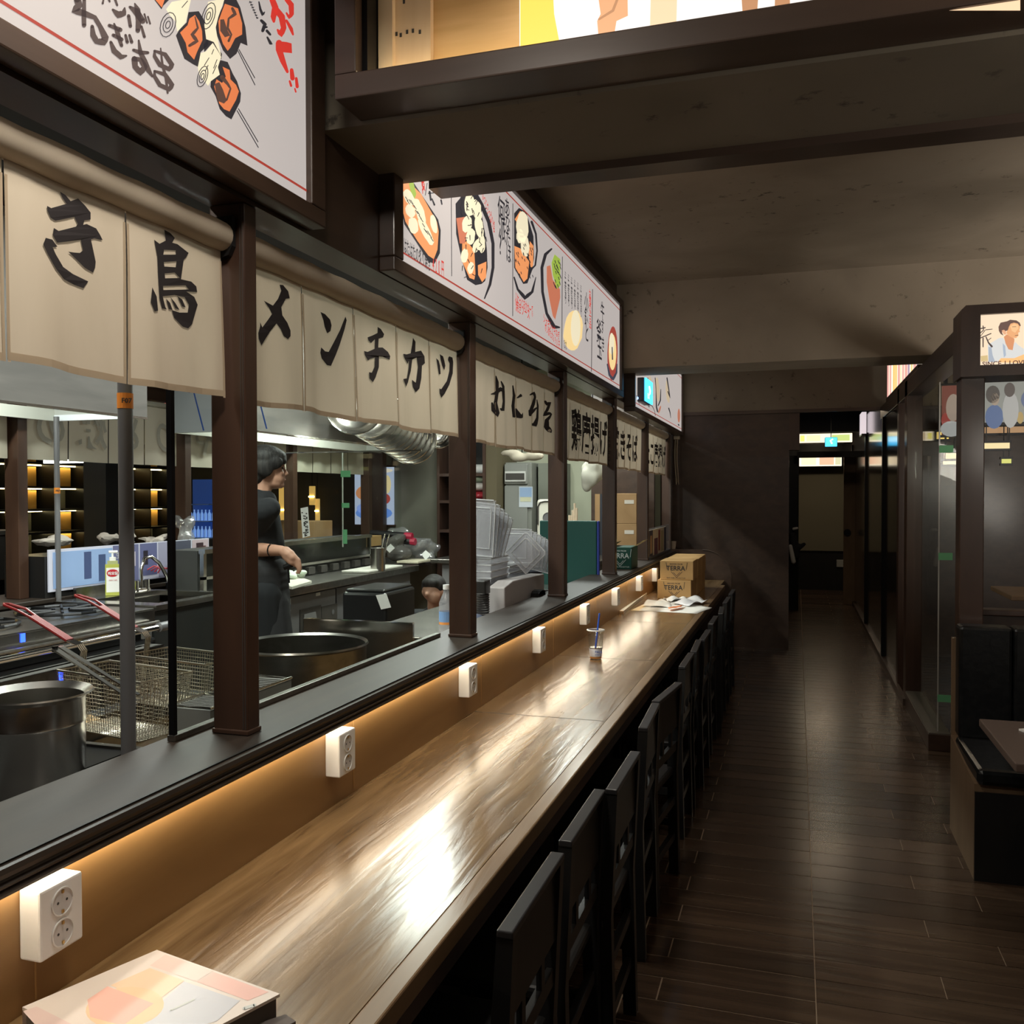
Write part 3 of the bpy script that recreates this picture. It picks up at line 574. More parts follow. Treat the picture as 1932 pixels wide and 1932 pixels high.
for st in ([(1185, 20, 14), (1200, 100, 26), (1225, 160, 30), (1245, 130, 12)], [(1210, 220, 30), (1250, 260, 40), (1225, 330, 34)], [(1230, 300, 18), (1270, 290, 20)], [(1270, 330, 30), (1305, 370, 26)], [(1275, 400, 20), (1310, 465, 34), (1325, 470, 14)]): A.brush(mb, st, .0005)
for k in range(7): A.brush(mb, [(1085+12*k, 15+28*k, 10), (1100+12*k, 28+28*k, 12)], .0005); A.brush(mb, [(1080+13*k, 30+28*k, 7), (1110+11*k, 20+28*k, 7)], .0005)
mb.build('small_letter', K_, f)
# --- second sign: bowls
t, f = signbox('long lit menu sign with bowls of food and brush writing above the middle curtains', 2.625, 6.34, 2.338, 2.935)
A = Art(740, 300, 4.391, sfn(XS))
mb = MB()
for st in ([(680, 270, 30), (740, 380, 34), (800, 520, 30), (835, 700, 26), (835, 900, 24), (810, 1040, 22), (765, 1155, 10)], [(1155, 520, 20), (1190, 620, 16), (1200, 760, 14), (1185, 880, 14), (1140, 930, 10)], [(1010, 980, 12), (1040, 1080, 18), (1100, 1150, 34), (1160, 1100, 22), (1190, 980, 6)], [(1320, 745, 14), (1270, 790, 26), (1240, 900, 24), (1245, 1100, 22), (1280, 1280, 22), (1340, 1390, 34), (1385, 1395, 14)]): A.brush(mb, st, 0)
A.poly(mb, [(75, 210), (180, 200), (380, 500), (402, 590), (395, 780), (350, 868), (300, 850), (200, 690), (100, 540), (78, 400)], 0)
A.poly(mb, [(525, 370), (600, 280), (680, 275), (745, 480), (770, 620), (785, 760), (790, 900), (770, 1010), (740, 1035), (690, 1045), (620, 1000), (560, 760), (530, 620)], 0)
A.poly(mb, [(1010, 450), (1050, 405), (1110, 440), (1170, 640), (1175, 820), (1160, 920), (1120, 1030), (1085, 1035), (1010, 900)], 0); mb.build('dark_outline', K_, f)
mb = MB(); A.poly(mb, [(75, 140), (120, 135), (150, 200), (240, 290), (370, 520), (385, 600), (375, 750), (345, 830), (300, 800), (210, 680), (110, 520), (85, 420)], .0004)
A.poly(mb, [(580, 700), (620, 680), (680, 760), (690, 950), (680, 1000), (640, 985), (580, 850)], .0005); A.poly(mb, [(710, 880), (780, 850), (778, 980), (745, 1020), (712, 960)], .0005)
A.poly(mb, [(1012, 720), (1060, 740), (1135, 850), (1120, 990), (1090, 1020), (1020, 900)], .0005); A.poly(mb, [(1140, 680), (1170, 720), (1168, 880), (1150, 910), (1130, 800)], .0005); A.poly(mb, [(1015, 500), (1060, 430), (1100, 470), (1060, 560)], .0005); mb.build('orange_food', OR2, f)
mb = MB(); A.poly(mb, [(1280, 890), (1310, 880), (1330, 1000), (1390, 1080), (1392, 1150), (1350, 1330), (1330, 1300), (1300, 1150), (1280, 1020)], .0004); A.poly(mb, [(530, 490), (600, 480), (640, 560), (600, 700), (560, 700)], .0006); mb.build('red_food', E((.50, .16, .09), .8), f)
mb = MB()
for cx_, cy_, rx, ry, r_ in ((140, 320, 40, 75, -.5), (150, 430, 38, 60, -.4), (175, 550, 40, 70, -.2), (230, 440, 34, 120, -.3), (280, 600, 34, 130, -.45), (345, 540, 26, 80, -.2), (640, 380, 45, 100, .0), (700, 420, 40, 90, -.2), (620, 540, 40, 70, .2), (720, 560, 36, 90, -.2), (650, 640, 36, 70, .1), (740, 700, 30, 80, 0), (600, 800, 30, 60, .1), (700, 720, 30, 60, .4), (650, 900, 26, 50, .1), (1080, 560, 50, 130, .0), (1100, 720, 36, 90, -.1), (1060, 640, 30, 60, 0)): A.ell(mb, cx_, cy_, rx, ry, .0010, r_, jit=.08)
mb.build('pale_piece', CRM, f); mb = MB()
for q in ([(1345, 790), (1392, 830), (1392, 1050), (1365, 1075), (1330, 960), (1320, 860)], [(128, 140), (160, 135), (200, 290), (185, 330), (150, 260)]): A.poly(mb, q, .0012)
mb.build('green_garnish', GRN, f); mb = MB()
for k in range(46):
    x_, y_ = random.uniform(560, 780), random.uniform(300, 1000); a = random.uniform(0, 3); A.brush(mb, [(x_, y_, 7), (x_+22*math.cos(a), y_+40*math.sin(a), 5)], .0014)
for k in range(30):
    x_, y_ = random.uniform(1020, 1165), random.uniform(700, 980); A.brush(mb, [(x_, y_, 6), (x_+6, y_+18, 5)], .0014)
for k in range(24):
    x_, y_ = random.uniform(1330, 1392), random.uniform(830, 1060); A.brush(mb, [(x_, y_, 6), (x_+8, y_+24, 5)], .0015)
for k in range(16):
    x_, y_ = 110+k*14, 290+k*24+random.uniform(-30, 30); A.brush(mb, [(x_, y_, 6), (x_+20, y_+30, 5)], .0014)
for q in ([(290, 200), (275, 300)], [(490, 290), (493, 968)], [(1000, 370), (998, 1300)], [(1410, 810), (1405, 1590)], [(1660, 1080), (1650, 1760)]): A.brush(mb, [(*q[0], 5), (*q[1], 5)], .0004)
for st in ([(310, 270, 16), (320, 340, 14)], [(300, 285, 8), (345, 280, 8)], [(330, 330, 10), (350, 380, 14)], [(400, 280, 10), (410, 300, 8)], [(405, 340, 12), (412, 375, 10)], [(315, 190, 14), (340, 240, 14), (385, 270, 12)]): A.brush(mb, st, .0005)
mb.build('line_drawing', K_, f)
def slant(mb, s, x, y, dx, dy, size, m_off=.0006, bold=.01, X=XS, sx=.9):
    """row of characters along a pixel line on the sign plane"""
    if abs(dx) > 8: sx = min(sx, (at(740+(x+dx*len(s))/4.391, 600, X=X).y-at(740+x/4.391, 600, X=X).y)/len(s)/size*.98)
    for i, ch in enumerate(s):
        p = at(740+(x+dx*i)/4.391, 300+(y+dy*i)/4.391, X=X); text(mb, ch, (X+m_off+.0006, p.y, p.z), (0, 1, 0), (0, 0, 1), size, bold, sx=sx)
mb = MB(); slant(mb, 'はたはたの炙り焼き', 92, 765, 25, 18, .056); slant(mb, 'あなたは', 928, 440, 4, 130, .085); slant(mb, '何派?', 870, 480, 7, 150, .115)
slant(mb, '牛', 1725, 1310, 0, 0, .13); slant(mb, 'すき', 1728, 1430, 3, 150, .11); slant(mb, '釜玉', 1690, 1500, 5, 130, .17); slant(mb, '小鉢と', 1590, 1230, 2, 130, .12)
for k in range(6): slant(mb, 'ミニ丼もあり', 1425+26*k, 980+22*k, .5, 42, .045)
slant(mb, 'たれ', 1420, 1560, 12, 12, .06); mb.build('brush_letter', K_, f)
mb = MB(); slant(mb, '420円', 332, 925, 24, 14, .07); slant(mb, 'つるっとさっぱり塩', 730, 290, 13, 38, .055); slant(mb, 'ふわっとおかかー番', 1015, 1180, 17, 14, .055); slant(mb, '焼きソース', 1020, 1250, 24, 16, .055); slant(mb, 'シャキシャキねぎ', 1250, 1345, 17, 20, .05); slant(mb, 'ポン酢たれ390円', 1262, 1420, 14, 18, .05); slant(mb, 'Gセット', 225, 180, 3, 30, .05); slant(mb, 'お得な一品', 1628, 1150, .5, 60, .07); mb.build('red_letter', RED, f)
mb = MB(); A.ell(mb, 1825, 1610, 42, 225, .0004, .02); mb.build('red_bowl', E((.33, .055, .04), .8), f); mb = MB(); A.ell(mb, 1825, 1600, 32, 150, .0008, 0); A.ell(mb, 1500, 1420, 80, 170, .0004, .1, jit=.05); mb.build('egg_yellow', E((.80, .58, .26), .85), f); mb = MB(); A.ell(mb, 1520, 1400, 40, 150, .0008, .0); A.ell(mb, 1818, 1530, 22, 90, .0012, 0); mb.build('pale_noodle', CRM, f)
mb = MB(); A.brush(mb, [(1782, 1700, 10), (1800, 1790, 18), (1830, 1825, 22), (1858, 1770, 14), (1862, 1700, 8)], .0014); A.brush(mb, [(1822, 1560, 8), (1825, 1660, 10)], .0014); mb.build('bowl_rim', E((.05, .055, .08), .7), f)
# --- third sign, far
X3 = -1.168; p0 = at(1195, 762, X=X3); p1 = at(1286, 815, X=X3)
t, f = signbox('farthest lit menu sign on the left wall, beyond the blue exit light', p0.y, min(p1.y, YE-.09), 2.262, 2.86, X=X3, fw=.03, fb=.04)
A = Art(1140, 660, 12.075, sfn(X3)); mb = MB()
for st in ([(995, 640, 14), (1010, 800, 12), (1085, 965, 16)], [(1015, 950, 12), (1060, 1090, 22), (1110, 1030, 12)], [(1160, 640, 18), (1180, 900, 14), (1190, 1300, 30), (1215, 1410, 30)], [(1290, 900, 14), (1280, 1150, 26), (1230, 1270, 20)], [(1430, 640, 26), (1470, 900, 22), (1500, 1100, 14), (1450, 950, 20)], [(730, 1040, 12), (800, 1240, 10)], [(1020, 1230, 20), (1100, 1290, 14), (1150, 1400, 10), (1165, 1500, 10)], [(1470, 1330, 26), (1500, 1430, 20), (1515, 1550, 8)], [(1690, 1700, 26), (1700, 1720, 26)]): A.brush(mb, st, .0005)
for k in range(8): A.brush(mb, [(850+24*k, 1050+28*k, 16), (858+24*k, 1130+26*k, 12)], .0005); A.brush(mb, [(840+24*k, 1100+28*k, 8), (880+24*k, 1090+26*k, 8)], .0005)
mb.build('brush_letter', K_, f); mb = MB()
for cx_, cy_, rx, ry in ((1050, 760, 40, 170), (1215, 900, 50, 280), (1445, 960, 40, 260)): A.ell(mb, cx_, cy_, rx, ry, .0003, -.08, jit=.06)
mb.build('food_drawing', E((.50, .40, .27), .8), f); mb = MB(); A.ell(mb, 1262, 1360, 20, 90, .0008, .3); A.ell(mb, 1700, 1500, 30, 160, .0008); mb.build('red_garnish', E((.42, .16, .10), .8), f)
# --- exit light on the left wall
t = thing('exit_light', (-1.16, 6.95, 2.36), 'glowing cyan exit light hung on the left wall under the concrete beam', 'exit light')
BB(-1.20, -1.115, 6.90, 7.24, 2.315, 2.50, .012).build('casing', P((.045, .045, .05), .4), t)
fc = BB(-1.1145, -1.10, 6.90, 7.24, 2.318, 2.497, .006).build('lit_face', 'exit', t)
mb = MB(); text(mb, 'EXIT', (-1.0995, 6.96, 2.345), (0, 1, 0), (0, 0, 1), .055, .01); mb.tube([(-1.0985, 7.03, 2.44), (-1.0985, 7.07, 2.41), (-1.0985, 7.05, 2.385)], .008, 6); mb.build('running_figure', 'exitw', fc)
MB().tube([(-1.17, 6.895, 2.34), (-1.17, 6.885, 2.34)], .012, 10).build('indicator', E((.3, .5, 1), 2), t)
# ================================================================== TOP LIGHTBOX OVER THE AISLE
bx0, by0, by1, bz = -1.118, 2.062, 2.204, 2.60
t = thing('ceiling_lightbox', (1.2, 2.13, bz), 'big open-fronted picture lightbox across the aisle, plywood showing at its left', 'sign')
mb = MB().bbox(bx0, 4.4, by0, by1, bz, bz+.062, .004).bbox(bx0, bx0+.06, by0, by1, bz+.062, 3.09, .004); mb.build('frame', 'darkx', t)
B(bx0+.06, 4.4, by1-.012, by1-.001, bz+.062, 3.09).build('back_board', 'ply', t)
B(bx0+.0605, bx0+.075, by0+.035, by1-.014, bz+.064, 3.09).build('side_lining', 'bmetal', t)
B(bx0+.078, bx0+.118, by1-.05, by1-.013, bz+.064, 3.09).build('batten', 'plank', t)
a_, b_ = at(737, 60, Y=by1-.03).x, at(813, 60, Y=by1-.03).x
o = B(a_, b_, by1-.032, by1-.013, bz+.064, 3.09).build('plank', 'plank', t)
mb = MB()
for q in ((748, 64), (756, 66), (768, 60), (779, 58), (792, 60), (762, 3)): p = at(*q, Y=by1-.033); mb.box(p.x-.003, p.x+.003, by1-.0335, by1-.032, p.z-.005, p.z+.005)
mb.build('nail_hole', 'slot', o)
B(bx0+.09, 4.3, by1-.085, by1-.07, bz+.063, bz+.07).build('led_strip', mat('box_led', (1, .85, .6), .5, emit=7, ecol=(1, .80, .48)), t)
xa = at(982, 50, Y=by0+.02).x
f = B(xa, 4.39, by0+.012, by0+.016, bz+.062, 3.09).build('printed_film', E((.86, .80, .74), .95), t)
A = Art(600, 0, 3.019, lambda x, y, off: at(x, y, Y=by0+.0115-off))
mb = MB(); A.poly(mb, [(1152, -200), (1330, -200), (1345, 80), (1375, 240), (1152, 310)], .0003); mb.build('yellow_area', E((.92, .62, .10), .95), f)
mb = MB(); A.poly(mb, [(1570, -200), (1760, -200), (1765, 90), (1700, 120), (1690, 180), (1600, 240), (1590, 120), (1610, 80)], .0004); mb.build('skin_tone', E((.72, .36, .18), .95), f)
mb = MB(); A.brush(mb, [(1715, -30, 14), (1680, 60, 16), (1600, 110, 12)], .0008)
A.poly(mb, [(2610, -200), (2680, -200), (2690, 60), (2600, 70)], .0006); A.poly(mb, [(2400, -200), (2520, -200), (2500, 90), (2420, 100)], .0006); mb.build('brown_stroke', E((.48, .24, .12), .9), f)
mb = MB(); A.poly(mb, [(1900, -200), (2050, -200), (2040, 180), (1890, 190)], .0004); A.poly(mb, [(3000, -200), (4000, -200), (4000, 60), (3050, 60)], .0004); mb.build('peach_area', E((.84, .58, .36), .95), f)
# ================================================================== CHAIRS AT THE COUNTER
def chair():
    t = thing('bar_chair', (0, 0, 0), '', 'chair', 'black wooden chairs tucked under the counter')
    # faces -X (towards the counter); the back stands at x = +.2
    W = .19
    BB(-.19, .19, -W, W, .42, .455, .01).build('seat', 'black', t)
    for sy in (-1, 1):
        MB().prism([(.175, 0), (.215, 0), (.205, .45), (.222, .80), (.19, .80), (.165, .45)], 'y', sy*(W-.018)-.017, sy*(W-.018)+.017).build('leg', 'black', t)
        BB(-.185, -.15, sy*(W-.018)-.017, sy*(W-.018)+.017, 0, .42, .003).build('leg', 'black', t)
    BB(.190, .222, -W-.002, W+.002, .793, .808, .003).build('top_rail', P((.026, .025, .027), .28), t)
    B(.196, .210, -W+.03, W-.03, .63, .796).build('back_panel', 'black', t)
    B(.190, .206, -W+.03, W-.03, .53, .565).build('back_rail', 'black', t)
    for yy in (-.07, .07): B(.194, .206, yy-.012, yy+.012, .565, .63).build('back_slat', 'black', t)
    for zz in (.15, .30): B(.18, .20, -W+.03, W-.03, zz, zz+.03).build('stretcher', 'black', t)
    for sy in (-1, 1): B(-.16, .18, sy*(W-.018)-.009, sy*(W-.018)+.009, .20, .23).build('stretcher', 'black', t)
    return t
CH_ = [(-.71, 1.74, 0), (-.71, 2.19, 0), (-.68, 2.578, 0), (-.71, 3.24, 2), (-.70, 3.68, -6), (-.71, 4.40, 0), (-.71, 4.82, 2), (-.70, 5.22, 0), (-.71, 5.85, 0), (-.70, 6.35, 3), (-.71, 7.0, 0), (-.71, 7.6, 0)]
CL = ['black chair nearest the camera at the bottom of the picture', 'second black chair along the counter from the camera', 'third black chair along the counter, top rail level with its neighbour', 'fourth black chair along the counter, after a gap', 'fifth black chair along the counter, turned slightly askew against the fourth', 'sixth black chair along the counter, first of the dim row of three', 'seventh black chair along the counter, middle of the dim row of three', 'eighth black chair along the counter, last of the dim row of three', 'ninth black chair along the counter, lost in shadow', 'tenth black chair along the counter, level with the papers', 'eleventh black chair along the counter, level with the cartons', 'farthest black chair beside the end of the counter']
ch0 = chair()
for i, ((x, y, r), l) in enumerate(zip(CH_, CL)):
    c = ch0 if i == 0 else copy_tree(ch0)
    c.location = (x, y, 0); c.rotation_euler = (0, 0, math.radians(r)); c['label'] = l
# ================================================================== THINGS ON THE COUNTER
a = at(296, 1792, Z=.795); b = at(528, 1875, Z=.795); c = at(42, 1900, Z=.795); u = (b-a); v = (c-a); d = b+v
def quadbox(mb, P4, z0, z1):
    n = len(P4); return mb.add([(p.x, p.y, z0) for p in P4]+[(p.x, p.y, z1) for p in P4], [tuple(range(n)), tuple(range(n, 2*n))]+[(i, (i+1) % n, (i+1) % n+n, i+n) for i in range(n)])
t = thing('pastel_book', (-1.0, 1.2, .75), 'thick book with a pastel pink and white cover lying on the counter', 'book')
ins = lambda q, k: q+(((a+b+c+d)/4)-q)*k
quadbox(MB(), [a, b, d, c], .790, .795).build('front_cover', P((.66, .585, .53), .5), t); quadbox(MB(), [a, b, d, c], .7505, .754).build('back_cover', P((.62, .55, .52), .4), t)
quadbox(MB(), [ins(a, .03), ins(b, .03), ins(d, .03), ins(c, .03)], .754, .790).build('pages', P((.10, .085, .075), .8), t)
quadbox(MB(), [c-v*.012, c+u*0-v*.0, a, a-v*0+u*.006], .754, .790).build('spine', P((.70, .60, .57), .4), t)
A = Art(0, 1560, 2.76, lambda x, y, off: at(x, y, Z=.7953+off)); fcv = [o for o in kids(t) if o.name.startswith('front_cover')][0]
for nm, q, col, of in (('pink_patch', [(860, 665), (1110, 750), (1020, 805), (780, 722)], (.68, .50, .45), 0), ('pink_patch', [(1110, 755), (1400, 860), (1290, 905), (1025, 806)], (.70, .42, .37), 0), ('peach_patch', [(575, 825), (780, 735), (960, 800), (800, 920)], (.70, .50, .34), .0001), ('blue_patch', [(960, 805), (1250, 905), (1130, 1010), (850, 1100), (620, 1100)], (.50, .50, .54), .0001), ('pink_patch', [(120, 960), (190, 935), (560, 1120), (300, 1160)], (.64, .49, .46), .0001)):
    mb = MB(); A.poly(mb, q, of); mb.build(nm, P(col, .4), fcv)
mb = MB(); A.ell(mb, 650, 940, 205, 105, .0002, -.12, 28); mb.build('orange_disc', P((.74, .50, .31), .5), fcv); mb = MB(); A.poly(mb, [(455, 900), (560, 830), (800, 920), (640, 1035), (470, 990)], .0003); mb.build('pink_sector', P((.72, .40, .33), .5), fcv)
mb = MB(); A.brush(mb, [(890, 955, 9), (1010, 900, 9)], .0004); A.brush(mb, [(1270, 945, 16), (1325, 928, 16)], .0004); mb.build('tiny_print', P((.50, .52, .50), .5), fcv)
# stack of dark notebooks' corner under the cover
t = thing('notebook', (b.x, b.y, .75), 'dark-edged notebook poking out from under the pastel book', 'notebook')
quadbox(MB(), [b-u*.1-v*.03+Vector((.035, -.01, 0)), b+Vector((.035, -.01, 0)), b+v*.45+Vector((.03, -.01, 0)), b+v*.45-u*.1], .7505, .762).build('pages', P((.12, .10, .09), .8), t)
# iced drink
cp = at(1124, 1243, Z=.75); t = thing('drink_cup', (cp.x, cp.y, .75), 'clear plastic cup with a blue straw standing on the counter', 'cup')
MB().lathe((cp.x, cp.y, .7505), [(0, .001), (.0285, .001), (.030, .004), (.041, .135), (.043, .138), (.0445, .146), (.042, .150), (.0405, .146), (.040, .135), (.0295, .006), (0, .005)], 32).build('cup_wall', 'cup', t, smooth=True)
MB().lathe((cp.x, cp.y, .7505), [(.0425, .146), (.0465, .148), (.0465, .152), (.0415, .153), (.0415, .147)], 32).build('white_rim', 'white', t, smooth=True)
MB().lathe((cp.x, cp.y, .7505), [(0, .0065), (.0290, .0065), (.0335, .060), (0, .060)], 24).build('drink', 'cola', t)
sl = MB().lathe((cp.x, cp.y, .7505), [(.0305, .012), (.0352, .056)], 32).build('sleeve', P((.75, .78, .85), .5), t, smooth=True)
MB().lathe((cp.x, cp.y, .7505), [(.0300, .004), (.0307, .014)], 32).build('orange_band', P((.72, .30, .07), .5), t)
mb = MB(); wl = Vector((-cp.y, cp.x, 0)).normalized()*-1; cc = Vector((cp.x, cp.y, .7505)); dirc = Vector((-cp.x, -cp.y, 0)).normalized(); text(mb, 'PAUL', cc+dirc*.0365+wl*-.004+Vector((0, 0, .036)), wl, (0, 0, 1), .016, .02); text(mb, 'BASSETT', cc+dirc*.0362+wl*-.004+Vector((0, 0, .024)), wl, (0, 0, 1), .008, .02); mb.build('print', P((.08, .15, .45), .5), sl)
q1 = at(1131, 1157, Y=cp.y); MB().tube([(cp.x-.006, cp.y, .765), (q1.x, q1.y, q1.z)], .0042, 10).build('straw', 'blue', t)
# wooden sticks and ruler
def bar(name, p, q, wdt, h, m, label, cat, endm=None, z=.7505):
    t = thing(name, (p.x, p.y, z), label, cat); d_ = (q-p); d_.z = 0; n_ = Vector((-d_.y, d_.x, 0)).normalized()*wdt/2
    P4 = [p-n_, p+n_, q+n_, q-n_]; quadbox(MB(), P4, z, z+h).build('shaft', m, t)
    if endm: e_ = d_.normalized()*.02; quadbox(MB(), [p-n_*1.02, p+n_*1.02, p+n_*1.02+e_, p-n_*1.02+e_], z-.0001, z+h+.0005).build('tip', endm, t)
    return t
bar('wooden_stick', at(1172, 1159, Z=.75), at(1220, 1121, Z=.75), .028, .022, P((.75, .72, .62), .5), 'squared pale stick with an orange end lying nearer the counter edge', 'stick', P((.70, .36, .08), .5))
bar('wooden_stick', at(1157, 1158, Z=.75), at(1214, 1122, Z=.75), .020, .018, P((.60, .50, .40), .5), 'thin stick tucked against the wall under the sockets', 'stick', P((.50, .25, .08), .5))
def sheet(px, label, col, z, name='paper_sheet', lift=.012, cat='paper'):
    P4 = [at(*q, Z=z) for q in px]; N = 8; mb = MB(); random.seed(len(label))
    for i in range(N+1):
        for j in range(N+1):
            s_, r_ = i/N, j/N; p = P4[0].lerp(P4[1], s_).lerp(P4[3].lerp(P4[2], s_), r_); mb.v.append(p+Vector((0, 0, abs(math.sin(s_*5+len(label))*math.sin(r_*4))*lift)))
    for i in range(N):
        for j in range(N): mb.f.append((i*(N+1)+j, (i+1)*(N+1)+j, (i+1)*(N+1)+j+1, i*(N+1)+j+1))
    o = mb.build(name, P(col, .6), smooth=True); md = o.modifiers.new('s', 'SOLIDIFY'); md.thickness = .0008
    return tag(o, label, cat, 'papers in front of the cartons')
sheet([(1205, 1152), (1315, 1158), (1344, 1147), (1250, 1128)], 'large white printed sheet spread flat on the counter before the cartons', (.80, .79, .75), .7512, lift=.004)
sheet([(1222, 1131), (1262, 1136), (1268, 1146), (1212, 1144)], 'white menu sheet lying at the left of the pile', (.85, .85, .82), .758, lift=.01)
sheet([(1268, 1138), (1300, 1128), (1338, 1136), (1300, 1144)], 'crumpled white wrapper at the right of the pile', (.82, .84, .88), .760, lift=.035)
sheet([(1190, 1152), (1222, 1136), (1232, 1140), (1212, 1153)], 'cream slip under the left of the pile', (.80, .62, .35), .7508, lift=.002)
o = sheet([(1260, 1146), (1290, 1141), (1284, 1146), (1262, 1149)], 'small orange wrapper on top of the papers', (.62, .20, .08), .772, 'wrapper', lift=.006, cat='wrapper'); o['group'] = 'wrapper on papers'; del o['group']
sheet([(1250, 1130), (1284, 1128), (1300, 1131), (1262, 1136)], 'rolled white sheet touching the foot of the lower carton', (.84, .85, .86), .757, lift=.03)
# cartons
def carton(name, x0, x1, y0, y1, z0, z1, label, m='kraft', txt='TERRA', tc=(.03, .03, .03), cat='carton', group=None, sub='BREWED FROM', ts=1.0, flap=True):
    t = thing(name, ((x0+x1)/2, (y0+y1)/2, z0), label, cat, group)
    bd = BB(x0, x1, y0, y1, z0, z1, .004).build('box_body', m, t)
    if flap: B(x0+.002, x1-.002, (y0+y1)/2-.002, (y0+y1)/2+.002, z1, z1+.0008).build('flap_seam', 'kraft2', t)
    if txt:
        w_ = x1-x0; h = z1-z0; mb = MB(); s_ = h*.36*ts; cxm = (x0+x1)/2; e = y0-.0012
        text(mb, txt, (cxm-s_*1.55, e, z0+h*.50), (1, 0, 0), (0, 0, 1), s_, .02, sx=.95)
        text(mb, sub, (cxm-s_*1.05, e, z0+h*.80), (1, 0, 0), (0, 0, 1), s_*.28, .02)
        text(mb, 'BEER 500ML X 20 BOTTLES', (cxm-s_*1.5, e, z0+h*.08), (1, 0, 0), (0, 0, 1), s_*.24, .01)
        for p_, q_ in (((-1.35, .62), (-.62, 1.0)), ((1.35, .62), (.62, 1.0))): pass
        th = s_*.035
        for A_, B_ in (((-.85, .44), (0, .13)), ((0, .13), (.85, .44)), ((-.5, .40), (.0, .22)), ((0, .22), (.5, .40)), ((-1.6, .92), (-1.45, .55)), ((1.6, .92), (1.45, .55))):
            pa = Vector((cxm+A_[0]*s_, e, z0+h*A_[1])); pb = Vector((cxm+B_[0]*s_, e, z0+h*B_[1])); n_ = Vector((-(pb-pa).z, 0, (pb-pa).x)).normalized()*th; mb.quad(pa-n_, pa+n_, pb+n_, pb-n_)
        mb.build('print', P(tc, .7), bd)
    return t
carton('beer_carton', -1.087, -.815, 7.40, 7.74, .7505, .905, 'front lower kraft beer carton on the counter, lettering fully lit', ts=.95)
carton('beer_carton', -1.068, -.800, 7.42, 7.76, .906, 1.062, 'front upper kraft beer carton stacked under its shaded top', ts=.95)
for i, yy in enumerate((7.77, 8.12)):
    carton('beer_carton', -1.075, -.805, yy, yy+.33, .7505, .905, ['lower kraft carton of the middle stack behind the lettered ones', 'lower kraft carton of the rearmost stack by the curved panel'][i], txt=None)
    carton('beer_carton', -1.07, -.80, yy+.01, yy+.34, .906, 1.055, ['upper kraft carton of the middle stack, only its top showing', 'upper kraft carton of the rearmost stack, only its top showing'][i], txt=None)
# ledge things at the far end
t = carton('beer_crate', -1.385, -1.205, 6.86, 7.14, 1.031, 1.20, 'dark green open beer box with white lettering on the ledge by the fourth post', 'green', tc=(.55, .6, .58), flap=False, cat='box', ts=.9)
mb = MB(); mb.quad((-1.205, 7.14, 1.20), (-1.205, 6.90, 1.198), (-1.13, 6.95, 1.25), (-1.12, 7.12, 1.25)); mb.build('open_flap', P((.50, .42, .20), .7), t)
mb = MB(); mb.quad((-1.385, 6.87, 1.20), (-1.385, 7.13, 1.20), (-1.33, 7.13, 1.235), (-1.33, 6.87, 1.235)); mb.build('open_flap', P((.40, .30, .16), .7), t)
t = thing('menu_stand', (-1.245, 8.5, 1.031), 'landscape picture menu on a clear stand standing on the ledge', 'menu')
ya, yb = 7.95, 9.30
B(-1.262, -1.232, ya, yb, 1.031, 1.05).build('base', P((.12, .12, .13), .4), t)
pf = B(-1.250, -1.244, ya+.01, yb-.25, 1.05, 1.285).build('print_sheet', P((.62, .56, .44), .5), t)
for nm, f0, f1, z0_, z1_, c_ in (('dark_band', 0, .2, .0, 1, (.06, .055, .08)), ('dish_photo', .06, .16, .1, .8, (.45, .30, .18)), ('dish_photo', .28, .48, .0, .65, (.14, .06, .09)), ('dish_photo', .52, .62, .1, .95, (.25, .05, .04)), ('bottle_photo', .66, .82, .05, .9, (.42, .36, .20)), ('dark_band', .86, 1, .0, 1, (.07, .07, .10))):
    L_ = yb-.26-ya; B(-1.2438, -1.2432+.0003*(nm != 'dark_band'), ya+.012+L_*f0, ya+.012+L_*f1, 1.052+.23*z0_, 1.052+.23*z1_).build(nm, P(c_, .5), pf)
B(-1.254, -1.2505, ya, yb, 1.05, 1.30).build('clear_sheet', 'film', t)
MB().lathe((-1.235, 9.52, 1.031), [(0, 0), (.024, 0), (.034, .085), (.032, .085), (.023, .003), (0, .003)], 20).build('paper_cup', P((.50, .40, .30), .7)); o = bpy.data.objects['paper_cup']; tag(o, 'small beige paper cup on the ledge right of the menu stand', 'cup')
# ================================================================== RIGHT SIDE
# kerb and glass partition
t = thing('glass_partition', (.85, 6.8, 0), 'frameless glass screen standing on a low kerb right of the aisle', 'glass screen')
BB(.787, .918, 6.14, 7.41, .0, .105, .004).build('kerb', 'darkh', t); B(.79, .915, 6.145, 7.41, .1055, .112).build('kerb_cap', P((.10, .088, .07), .5), t)
g1 = B(.845, .853, 6.2, 7.4, .112, 2.30).build('glass_pane', 'glass', t); g2 = B(.853, 1.02, 6.2, 6.208, .112, 2.30).build('glass_pane', 'glass', t)
MB().box(.843, .851, 6.192, 6.199, .112, 2.30).box(1.018, 1.024, 6.194, 6.208, .3, 2.30).build('polished_edge', P((.34, .33, .30), .2), t)
for z_ in (1.19, .30, 1.86): B(.845, .925, 6.187, 6.191, z_, z_+.045).build('tape', 'tape', g2)
def post(x0, x1, y0, y1, z0, z1, label, m='dark'):
    t = thing('wooden_post', ((x0+x1)/2, (y0+y1)/2, z0), label, 'post'); BB(x0, x1, y0, y1, z0, z1, .004).build('shaft', m, t); BB(x0-.004, x1+.004, y0-.004, y1+.004, z0, z0+.02, .002).build('foot_trim', m, t); return t
post(.79, .90, 7.42, 7.58, 0, 2.47, 'dark wooden post at the far end of the glass screen kerb')
post(.79, .90, 8.0, 8.12, 0, 2.47, 'dark wooden post where the glossy corridor wall begins')
